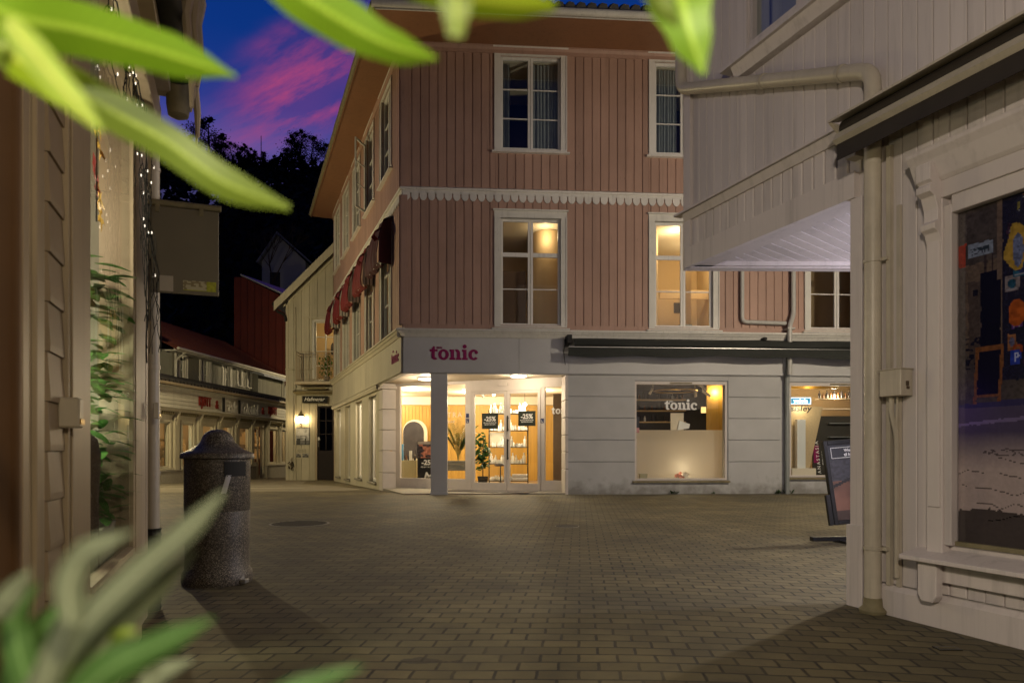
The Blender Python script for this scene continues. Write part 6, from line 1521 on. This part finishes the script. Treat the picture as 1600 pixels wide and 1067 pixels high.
fo.build('foliage', MT['leaf_dark'], pm); stm.build('stem', plain('palm_stem', (.40,.32,.10), .6), pm)
for x, z, r_2, nm in ((-1.15, .0, .2, 'dark potted plant with trailing leaves just inside the left glass door'),):
    p2_ = thing('potted_plant', nm, 'plant', T(-.86, 20.1, ZI)); leaf_cards(110, (.24,.2,.60), .20, 77, (-.06,0,1.0)).build('foliage', MT['leaf_dark'], p2_); MB().lathe([(.13,0),(.16,.28),(.15,.28)], 16).build('pot', MT['black'], p2_); MB().tube([(0,0,.2),(.02,0,1.4)], .016, 6).build('stem', MT['bark'], p2_)
st = thing('stool', 'dark round salon stool in front of the black rack', 'stool', T(-.35, 20.9, ZI)); MB().lathe([(.17,.56),(.19,.58),(.19,.63),(.17,.65)], 18).build('seat', MT['darkbottle'], st, smooth=True); m_ = MB(); m_.tube([(0,0,.05),(0,0,.56)], .02, 8)
m_.build('column', MT['blackmetal'], st); m_ = MB()
for k in range(5): m_.tube([(0,0,.07),(.2*math.cos(k*1.257),.2*math.sin(k*1.257),.02)], .014, 6)
m_.build('base', MT['blackmetal'], st)
for i, (px, py, d) in enumerate(((752, 615, 20.0), (768, 612, 20.6), (820, 632, 22))):
    p = at(px, py, d); t_ = thing('spotlight', ['grey tube spotlight on the ceiling behind the left door', 'small round spotlight on the ceiling between the doors', 'bright globe lamp above the right end of the rack'][i], 'lamp', T(p.x, d, p.z))
    if i == 2: MB().lathe([(.02,-.07),(.06,-.04),(.075,0),(.06,.04),(.02,.07)], 14).build('globe', MT['lampdisc'], t_, smooth=True); m_ = MB(); m_.tube([(0,0,.07),(0,0,ZFB-p.z)], .006, 5); m_.build('cord', MT['black'], t_)
    else: m_ = MB(); m_.tube([(0,0,.1),(.08,-.02,-.12)], .045, 12); m_.tube([(0,0,.1),(0,0,ZFB-p.z)], .012, 6); m_.build('tube', MT['alu'] if i == 0 else MT['lampdisc'], t_)
# dark customer cloak-like coat stand seen through the right glass is left plain: a tall drape
# ---- room behind the frosted panel
fp_ = [o for o in house.children_recursive if o.name.startswith('frosted_film')][0]; fp_.location.y += .30
def fp(px, py, v): u, z = FF.P(px, py, v); x, y = FF.W(u, v); return Vector((x, y, z))
sh = thing('wall_shelf', 'dark wall shelves of bottles behind the glass with white lettering', 'shelf', T(0, 0, 0)); pz = []
x0, x1 = 2.9, 5.0
for py in (624, 641, 658.5, 674): z = CH+(HY-py)/FPX*19.7; pz.append(z); MB().box(x0, x1, 19.6, 19.9, z-.03, z).build('board', MT['roomwall'], sh)
MB().box(x0, x1, 19.9, 19.95, pz[-1]-.1, 2.8).build('back', MT['darkroom'], sh); sh.location = (0,0,0)
rnd = random.Random(99); sn_ = ['top', 'second', 'third', 'lowest']
for k, z in enumerate(pz[:3]):
    for i in range(17):
        if rnd.random() < .8: bottle(rnd.choice(dk+[kinds[2]] if rnd.random() < .2 else dk), x0+.08+i*.12+rnd.uniform(-.02,.02), 19.7+rnd.uniform(0,.08), z, 'dark bottle on the %s dark wall shelf behind the lettered window' % sn_[k], 'bottles on the %s dark wall shelf' % sn_[k])
rg = thing('ring_lamp', 'large thin brass ring lamp hanging behind the lettered window', 'lamp', T(*fp(1055, 612, 1.3))); n = 40
MB().tube([(.56*math.cos(2*math.pi*i/n), .56*math.sin(2*math.pi*i/n), .02) for i in range(n+1)], .022, 8, caps=False).build('ring', MT['brass'], rg, smooth=True)
m_ = MB()
for a_ in (.5, 2.6, 4.7): m_.tube([(.56*math.cos(a_), .56*math.sin(a_), .02), (0, 0, .2)], .003, 4)
m_.build('wire', MT['black'], rg)
for i, (px, py, dx) in enumerate(((1018, 612, -.06), (1095, 605, .14), (1102, 616, .12), (1086, 616, 0))):
    p = fp(px, py, 1.0); t_ = thing('track_spotlight', ['left white tube spotlight above the lettered window shelves', 'upper right white tube spotlight above the lettered window', 'lower right white tube spotlight above the lettered window', 'short white tube spotlight hanging at the ring lamp'][i], 'lamp', T(*p))
    m_ = MB(); m_.tube([(-dx*.6,0,.09),(dx,-.05,-.06)], .034, 12); m_.build('tube', MT['ceil'], t_); m_ = MB(); m_.tube([(-dx*.6,0,.09),(-dx*.6,0,2.84-p.z)], .01, 5); m_.build('stem', MT['ceil'], t_)
m_ = thing('monitor', 'pale blank card sign standing behind the frosted panel', 'card', T(*fp(1058, 672, 1.2))); MB().box(-.17,.17,0,.03,0,.45).build('panel', MT['ceil'], m_); MB().add([(.0,-.05,0),(.30,-.05,.05),(.33,-.03,.16),(.05,-.03,.25),(0,.0,0),(.30,.0,.05),(.33,.0,.16),(.05,.0,.25)], [(0,1,2,3),(7,6,5,4),(0,4,5,1),(1,5,6,2),(2,6,7,3),(3,7,4,0)]).build('flap', MT['whiteprint'], m_)
for i, px in enumerate((1099, 1106)):
    p = fp(px, 645, 2.0); t_ = thing('lantern', 'glowing yellow table lantern on the right of the dark shelves', 'lantern', T(*p), 'yellow lanterns on the dark shelves'); MB().box(-.05,.05,-.05,.05,0,.16).build('glass_box', emit('soft_yellow_glow', (1,.6,.2), 1.6) if i == 0 else t_.get('x') or bpy.data.materials['soft_yellow_glow'], t_); MB().box(-.06,.06,-.06,.06,.16,.18).build('cap', MT['brass'], t_)
fw = thing('flower_arrangement', 'glowing pink and white flower arrangement low in the frosted window', 'flowers', T(*fp(1067, 750, .20)))
rnd = random.Random(6)
pk = plain('pink_petals', (.62,.25,.18), .6); wt2 = plain('white_petals', (.85,.75,.62), .6)
for i in range(20):
    c = Vector((rnd.uniform(-.20,.20), rnd.uniform(-.06,.06), rnd.uniform(.03,.20-.4*0))); c.z *= 1-abs(c.x)*2.2
    m_ = MB()
    for k in range(7): a_ = k*.9; m_.add([c, c+Vector((math.cos(a_)*.04, -.02, math.sin(a_)*.04)), c+Vector((math.cos(a_+.45)*.052, -.035, math.sin(a_+.45)*.052)), c+Vector((math.cos(a_+.9)*.04, -.02, math.sin(a_+.9)*.04))], [(0,1,2,3)])
    m_.build('flower', pk if c.x < -.02 else wt2, fw)
leaf_cards(60, (.2,.06,.06), .07, 4, (0,.02,.05)).build('foliage', MT['leaf_dark'], fw)
light('flower_light', (.05, -.06, .30), 4.5, (1,.80,.50), .03, fw)
bw = thing('bowl', 'small square pale bowl at the lower left of the frosted window', 'bowl', T(*fp(1005, 749.5, .2))); MB().prism([(-.08,0),(.08,0),(.10,.15),(-.10,.15)], -.07, .07).build('bowl', MT['sage'], bw, bevel=.004)
st_ = thing('door_stickers', 'small dark and pink sticker labels at the left of the lettered window', 'sticker', T(*fp(996, 676, .064)))
MB().box(-.045,.045,-.002,.002,.13,.40).build('dark_sheet', MT['darkprint'], st_); MB().box(-.045,.045,-.002,.002,0,.12).build('pale_sheet', plain('pink_sheet', (.5,.25,.25), .5), st_)
# ---- neighbouring perfumery window
pf = thing('perfume_display', 'beige slanted display panel with black lettering and a white column', 'display', T(*fp(1236, 745, .45)))
k_ = fp(1236, 745, .45); S_ = k_.y/FPX
P_ = lambda px, py: ((px-1236)*S_, (745-py)*S_)
MB().prism([P_(1226,745), P_(1262,745), P_(1286,635), P_(1226,635)], .0, .04).build('panel', plain('beige_display', (.55,.42,.25), .4), pf)
MB().prism([P_(1240,731), P_(1253,731), P_(1253,656), P_(1240,656)], -.22, -.06).build('column', MT['whiteprint'], pf, bevel=.003)
MB().prism([P_(1230,746), P_(1267,746), P_(1267,731), P_(1230,731)], -.30, -.02).build('base', MT['ceil'], pf, bevel=.003)
text_obj('lettering', 'sisley', .20, MT['darkprint'], pf, T(*[P_(1251,642)[0], -.004, P_(1251,642)[1]]), .001, .004, shear=.15, sx=1.25)
light('display_light', (.22, -.22, 1.75), 7, (1,.82,.52), .05, pf)
ld = thing('light_box_sign', 'glowing white blue light box sign above the beige display', 'sign', T(*fp(1251, 631.5, .6)))
MB().box(-.26,.26,0,.06,0,.17).build('case', MT['blue'], ld); text_obj('letters', 'yojola', .15, MT['led'], ld, T(0,-.006,.04), .002, .006)
m_ = MB()
for a, b, c, d in ((-.26,.26,0,.015),(-.26,.26,.155,.17),(-.26,-.245,.015,.155),(.245,.26,.015,.155)): m_.box(a,b,-.008,-.001,c,d)
m_.build('rim', MT['led'], ld)
ap = thing('black_display', 'dark display panel with vertical pale lettering in the right window', 'display', T(*fp(1287, 744, .62)))
MB().box(-.28,.9,.0,.04,0,1.55).build('panel', plain('dark_panel', (.035,.03,.022), .5), ap); MB().box(-.26,-.13,-.01,0,.35,.80).build('magenta_card', MT['magenta'], ap)
text_obj('lettering', 'ANASTASIA', .115, MT['whiteprint'], ap, T(-.07, -.012, .08) @ Matrix.Rotation(math.radians(-90), 4, 'Y') @ Matrix.Rotation(math.radians(-6), 4, 'Y'), .001, .002, 'LEFT', 1.5); text_obj('lettering', 'BEVERLY HILLS', .045, MT['whiteprint'], ap, T(.0, -.012, .30) @ Matrix.Rotation(math.radians(-96), 4, 'Y'), .001, .001, 'LEFT', 1.2)
m_ = MB()
for z in (1.35, 1.0, .6): m_.box(.1,.9,-.12,-.0,z,z+.02)
m_.build('rail', MT['alu'], ap)
am = thing('amber_beam', 'glowing amber wood beam along the top of the right window', 'beam', T(*fp(1232, 607, .5))); MB().box(-.3,1.25,0,.12,0,.16).build('beam', MT['ochre'], am)
light('beam_light', (.5, -.1, .02), 1.8, (1,.7,.3), .04, am)
bs = thing('bottle_shelf', 'pale shelf with small dark bottles high in the right window', 'shelf', T(*fp(1300, 622, 1.2))); MB().box(-.35,.8,0,.25,-.03,0).box(-.35,.8,0,.25,-.30,-.27).build('board', MT['ceil'], bs)
for i in range(9): p = bs.matrix_world.translation if False else fp(1300, 622, 1.2); bottle(dk[i % 2], p.x-.3+i*.10, p.y+.08, p.z, 'small dark bottle on the pale shelf in the right window', 'bottles on the pale shelf')

# ================================================================== SANDWICH BOARD, WEEDS, COVERS
sd = 7.85; p = at(1297, 817, sd); sb = thing('pavement_sign', 'tilted black framed pavement sign with a dark poster beside the passage corner', 'sign', T(p.x+.37, sd, 0) @ Matrix.Rotation(math.radians(6), 4, 'Z'))
tl_ = T(0, 0, .225) @ Matrix.Rotation(math.radians(4.5), 4, 'Y').inverted() @ Matrix.Rotation(math.radians(-7), 4, 'X')
mb = MB()
for a, b, c, d in ((-.35,-.30,0,.97),(.30,.35,0,.97),(-.30,.30,0,.05),(-.30,.30,.92,.97)): mb.box(a,b,-.03,.03,c,d)
mb.box(-.30,.30,.0,.02,.05,.92); mb.build('frame', MT['blackmetal'], sb, M=tl_, bevel=.004)
def board_print(s, t):
    c = np.zeros(s.shape+(3,)); n = vnoise(s*5+2, t*9); n2 = vnoise(s*22, t*40)
    c[:] = np.array((.16,.075,.05))*(.4+n[..., None]); m = t > .52; c[m] = (np.array((.035,.035,.045))*(.5+n2[..., None]))[m]
    r = np.hypot((s-.62)*1.0, (t-.68)*1.4); m = np.abs(r-.15) < .035; c[m] = (.35,.34,.33); m = r < .10; c[m] = (.02,.02,.02)
    m = (np.abs(t-.55+.25*np.abs(s-.45)) < .02); c[m] = (.01,.01,.012); m = t > .80; c[m] = (.02,.022,.03); m = t < .12; c[m] = (.05,.03,.025); return c
raster('print', .60, .87, 44, 64, board_print, sb, tl_ @ T(0, -.004, .05))
m_ = MB()
for a, b, c, d in ((-.26,.26,.76,.765),(-.26,.26,.88,.885),(-.26,-.255,.765,.88),(.255,.26,.765,.88)): m_.box(a,b,-.007,-.005,c,d)
m_.build('text_border', MT['whiteprint'], sb, M=tl_)
text_obj('lettering', 'Weekend', .05, MT['whiteprint'], sb, tl_ @ T(.0,-.008,.83), .0006, .001); text_obj('lettering', 'til hverdag', .05, MT['whiteprint'], sb, tl_ @ T(.0,-.008,.78), .0006, .001)
mb = MB(); mb.box(-.62,.35,-.035,.035,.02,.07); mb.box(-.3,-.22,-.25,.25,.0,.03); mb.box(.2,.28,-.25,.25,0,.03); mb.build('base', MT['blackmetal'], sb, bevel=.004)
mb = MB(); mb.box(-.06,.06,-.02,.02,.07,.24); mb.build('post', MT['blackmetal'], sb)
mb = MB(); mb.box(-.40,-.35,-.02,.02,.0,.35); mb.build('clip', MT['blackmetal'], sb, M=tl_)
for i, (px, sc_, l) in enumerate(((1054, 1.0, 'green weed tuft at the wall foot under the lettered window'), (1114, .45, 'tiny weed at the wall foot right of the lettered window'), (1216, .8, 'weed tuft at the wall foot left of the grey downpipe'), (1232, 1.1, 'wider weed tuft at the wall foot right of the grey downpipe'))):
    u, z = FF.P(px, 774, -.08); x, y = FF.W(u, -.08); t_ = thing('weed', l, 'weed', T(x, y, 0)); m_ = MB(); rnd = random.Random(50+i)
    for k in range(26): a_ = rnd.uniform(0, 6.28); leafshape(m_, Vector((rnd.uniform(-.08,.08)*sc_, rnd.uniform(-.03,.03), 0)), Vector((math.cos(a_)*.9, math.sin(a_)*.4, rnd.uniform(.4,1.6))), Vector((0,0,1)), rnd.uniform(.08,.2)*sc_, .016*sc_)
    m_.build('foliage', MT['leaf_dark'], t_)
def cover(px, py, r, label, sq=False):
    d = CH*FPX/(py-HY); x = (px-HX)/FPX*d; t_ = thing('manhole_cover', label, 'manhole cover', T(x, d, 0))
    m_ = MB().lathe([(r, -.02), (r, .004), (r*.93, .006), (r*.93, .0035)], 36); m_.build('rim', MT['kerb'], t_)
    m_ = MB().lathe([(r*.925, -.02), (r*.925, .005)], 36)
    for k in range(-4, 5):
        h = math.sqrt(max(.80*r*r-(k*r*.2)**2, 0)); m_.box(-h, h, k*r*.2-.012, k*r*.2+.012, .005, .009)
    m_.build('lid', plain('cast_iron_%d' % px, (.11,.10,.075), .8, .1), t_)
cover(468, 818, .42, 'round cast iron manhole cover in the paving beyond the bin'); cover(886, 822, .17, 'small round cover in the middle of the square')
d = CH*FPX/(1013-HY); t_ = thing('stop_valve_cover', 'small dark rectangular valve cover in the paving near the white wall', 'cover', T((1480-HX)/FPX*d, d, 0)); MB().box(-.06,.06,-.035,.035,-.01,.005).build('plate', MT['blackmetal'], t_); MB().box(-.045,.045,-.006,.006,.005,.008).build('slot', MT['oldzinc'], t_)

# ================================================================== OUT-OF-FOCUS FOLIAGE IN FRONT OF THE CAMERA
def leaf_px(parent, pts, widths, d, mat, fold=.13, seed=0):
    """a real blade of foliage following pts (pixel, pixel[, distance]) with its width in metres"""
    P = [at(p[0], p[1], p[2] if len(p) > 2 else d) for p in pts]
    n = 30; C_ = []; W_ = []
    for i in range(n+1):
        t = i/n*(len(P)-1); k = min(int(t), len(P)-2); f = t-k
        p0, p1, p2, p3 = P[max(k-1,0)], P[k], P[k+1], P[min(k+2,len(P)-1)]
        C_.append(.5*((2*p1)+(p2-p0)*f+(2*p0-5*p1+4*p2-p3)*f*f+(3*p1-p0-3*p2+p3)*f**3))
        ff = f*f*(3-2*f); W_.append(widths[k]*(1-ff)+widths[k+1]*ff)
    vs = []; m = 11
    for i, c in enumerate(C_):
        tg = (C_[min(i+1, n)]-C_[max(i-1, 0)]).normalized(); view = (c-Vector((0,0,CH))).normalized()
        s_ = tg.cross(view).normalized(); nr = s_.cross(tg).normalized()
        w = W_[i]*d/FPX*.47
        for j in range(m):
            q = (j/(m-1))*2-1; vs.append(c+s_*q*w+nr*w*(fold*abs(q)+.04*math.sin(i*.5+seed)))
    mb = MB(); mb.add(vs, [(i*m+j, i*m+j+1, (i+1)*m+j+1, (i+1)*m+j) for i in range(n) for j in range(m-1)])
    o = mb.build('leaf', mat, parent, M=parent.matrix_world.inverted(), smooth=True)
    ca = o.data.color_attributes.new('blade', 'FLOAT_COLOR', 'POINT')
    for k, v in enumerate(ca.data): i, j = divmod(k, m); v.color = (abs(j/(m-1)*2-1), i/n, 0, 1)
    return o
LB = leafy('bright_leaf', (.20,.42,.012), (.30,.56,.02), .35, .45, True); LY_ = leafy('yellow_green_leaf', (.33,.52,.008), (.42,.64,.015), .4, .5, True); LG = leafy('olive_leaf', (.13,.22,.015), (.22,.32,.03), .3, .5, True)
LP = leafy('pale_leaf', (.14,.175,.11), (.24,.285,.19), .25, .35, True); LD = leafy('deep_leaf', (.05,.13,.03), (.08,.18,.04), .3, .5, True)
hp1 = thing('overhanging_plant', 'blurred long bright green leaves hanging into view at the upper left', 'plant', T(-.42, .36, 1.75)); bpy.context.view_layer.update()
leaf_px(hp1, [(-60,-10),(30,28),(130,48),(260,84),(369,120)], [60,92,84,66,6], .34, LB)
leaf_px(hp1, [(10,30),(48,78),(100,140),(158,205)], [30,50,44,8], .26, LY_)
leaf_px(hp1, [(-20,60,.36),(60,110,.36),(150,160,.36),(260,222,.36),(350,285,.36),(452,325,.36)], [50,72,66,60,54,12], .36, LG)
leaf_px(hp1, [(20,90),(80,130),(150,190)], [60,50,10], .30, LY_)
m_ = MB(); m_.tube([(-.06,0,.05),(.02,-.02,-.10),(.05,-.02,-.2),(.06,-.02,-.32)], .004, 6); m_.build('stem', MT['leaf_dark'], hp1)
hp2 = thing('overhanging_plant', 'blurred bright green leaves hanging into view along the top middle', 'plant', T(-.02, .38, 1.80)); bpy.context.view_layer.update()
leaf_px(hp2, [(400,-60),(470,-8),(540,36),(610,72),(682,92)], [60,78,74,52,8], .33, LB)
leaf_px(hp2, [(640,-30),(720,-4),(800,8),(868,10)], [50,50,40,16], .30, LY_)
leaf_px(hp2, [(712,-50),(712,0),(712,58)], [60,54,26], .27, LG)
leaf_px(hp2, [(1040,-90),(1060,-20),(1078,50),(1100,116)], [120,112,70,8], .33, LB)
leaf_px(hp2, [(1000,-60),(1030,0),(1060,40)], [40,40,10], .29, LG)
m_ = MB(); m_.tube([(-.20,0,.03),(-.05,.0,.0),(.1,-.02,-.02),(.16,-.03,-.0)], .004, 6); m_.build('stem', MT['leaf_dark'], hp2)
hp3 = thing('potted_plant', 'blurred long pale green leaves rising at the lower left corner', 'plant', T(-.21, .27, .75)); bpy.context.view_layer.update()
for pts, ws, d_, mt_ in (
    ([(20,1120),(120,990),(210,900),(290,830),(350,768)], [30,46,48,38,10], .33, LP),
    ([(90,1130),(160,1010),(230,935),(306,858)], [30,40,38,8], .34, LP),
    ([(112,975),(108,912),(138,862),(208,830)], [22,46,42,4], .30, LP),
    ([(40,1140),(80,1040),(112,965),(132,915)], [34,46,42,8], .31, LP),
    ([(10,1100),(40,1010),(90,960),(150,945)], [36,46,34,6], .36, LD),
    ([(90,1120),(170,1045),(250,1005),(334,966)], [44,64,46,6], .31, LD),
    ([(380,1120),(450,1078),(510,1058),(566,1040)], [28,32,24,4], .29, LD),
    ([(-10,960),(20,925),(48,888)], [44,36,6], .33, LP),
    ([(140,1090),(160,1000),(205,950)], [36,44,6], .37, LG),
    ([(60,1110),(30,1020),(25,960),(60,910)], [30,44,36,6], .35, LD),
    ([(150,1120),(130,1040),(150,985),(190,905)], [26,36,30,5], .36, LD),
    ([(200,1130),(240,1060),(300,1030)], [30,34,6], .34, LP),
    ([(70,1090),(110,1030),(170,990),(215,985)], [30,40,30,5], .34, LG)):
    leaf_px(hp3, pts, ws, d_*.80, mt_)
m_ = MB()
for k in range(5): m_.tube([(0,0,-.28),(.01*k-.02,.0,-.1),(.03*k-.06,.0,.04)], .005, 6)
m_.build('stem', MT['leaf_dark'], hp3); m_ = MB(); m_.lathe([(.06,-.50),(.09,-.30),(.08,-.30)], 18); m_.build('pot', MT['concrete'], hp3)
tb = thing('plant_stand', 'small dark plant stand under the potted plant by the camera', 'stand', T(-.21, .27, 0)); MB().lathe([(.14,.22),(.14,.249)], 18).build('top', MT['darkbrown'], tb)
for k in range(3): MB().tube([(.1*math.cos(k*2.09),.1*math.sin(k*2.09),.22),(.13*math.cos(k*2.09),.13*math.sin(k*2.09),0)], .012, 6).build('leg', MT['darkbrown'], tb)
# ================================================================== STREET LIGHTING (lamps that light the square and an added fill lamp, outside the picture)
def street_lamp(x, y, h, p, col, label, r=.12, lx=0, ly=0):
    t = thing('street_lamp', label, 'street lamp', T(x, y, 0))
    MB().lathe([(.09,0),(.09,.3),(.05,.35),(.04,h+.25)], 14).build('pole', MT['blackmetal'], t, smooth=True)
    if lx or ly: MB().tube([(0,0,h+.2),(lx,ly,h+.25)], .025, 8).build('arm', MT['blackmetal'], t)
    MB().lathe([(.06,h+.34),(.22,h+.24),(.23,h+.21),(.10,h+.21)], 18, lx, ly).build('head', MT['blackmetal'], t, smooth=True)
    MB().lathe([(.10,h+.15),(.17,h+.19),(.17,h+.209)], 18, lx, ly).build('lens', MT['lampglow'], t, smooth=True)
    light('street_light', (lx, ly, h), p, col, r, t)
street_lamp(8.2, 10.2, 5.2, 1400, (1,.84,.62), 'black street lamp on the right side of the square beyond the white building')
street_lamp(-1.2, -2.4, 3.3, 780, (1,.85,.68), 'added fill lamp on a black pole behind the camera')  # unseen fill lamp, added to brighten the white wall and the facades
street_lamp(-11.2, 18.8, 5.0, 1700, (1,.80,.42), 'black street lamp at the mouth of the side lane')
pl_ = thing('passage_lamp', 'cool white lamp on the passage wall under the overhang', 'lamp', T(4.4, 4.80, 1.75)); MB().box(-.08,.08,0,.04,-.12,.12).build('housing', MT['alu'], pl_); MB().lathe([(.05,-.08),(.06,.08)], 16, 0, .06).build('lens', MT['lampdisc'], pl_)
light('passage_light', (0, .18, 0), 130, (.88,.86,1.0), .06, pl_)
dl = thing('entrance_lamp', 'warm bulb lamp over the doorway behind the camera', 'lamp', T(.45, -.30, 2.05)); MB().lathe([(.09,.0),(.03,.12),(.01,.3)], 14).build('shade', MT['blackmetal'], dl); MB().lathe([(.02,-.05),(.05,-.02),(.03,-.001)], 12).build('bulb', MT['lampglow'], dl)
light('doorway_light', (0, 0, -.1), 64, (1,.80,.50), .05, dl)
street_lamp(-8.0, 37.6, 6.0, 1100, (1,.78,.42), 'black street lamp in the lane behind the gable house')
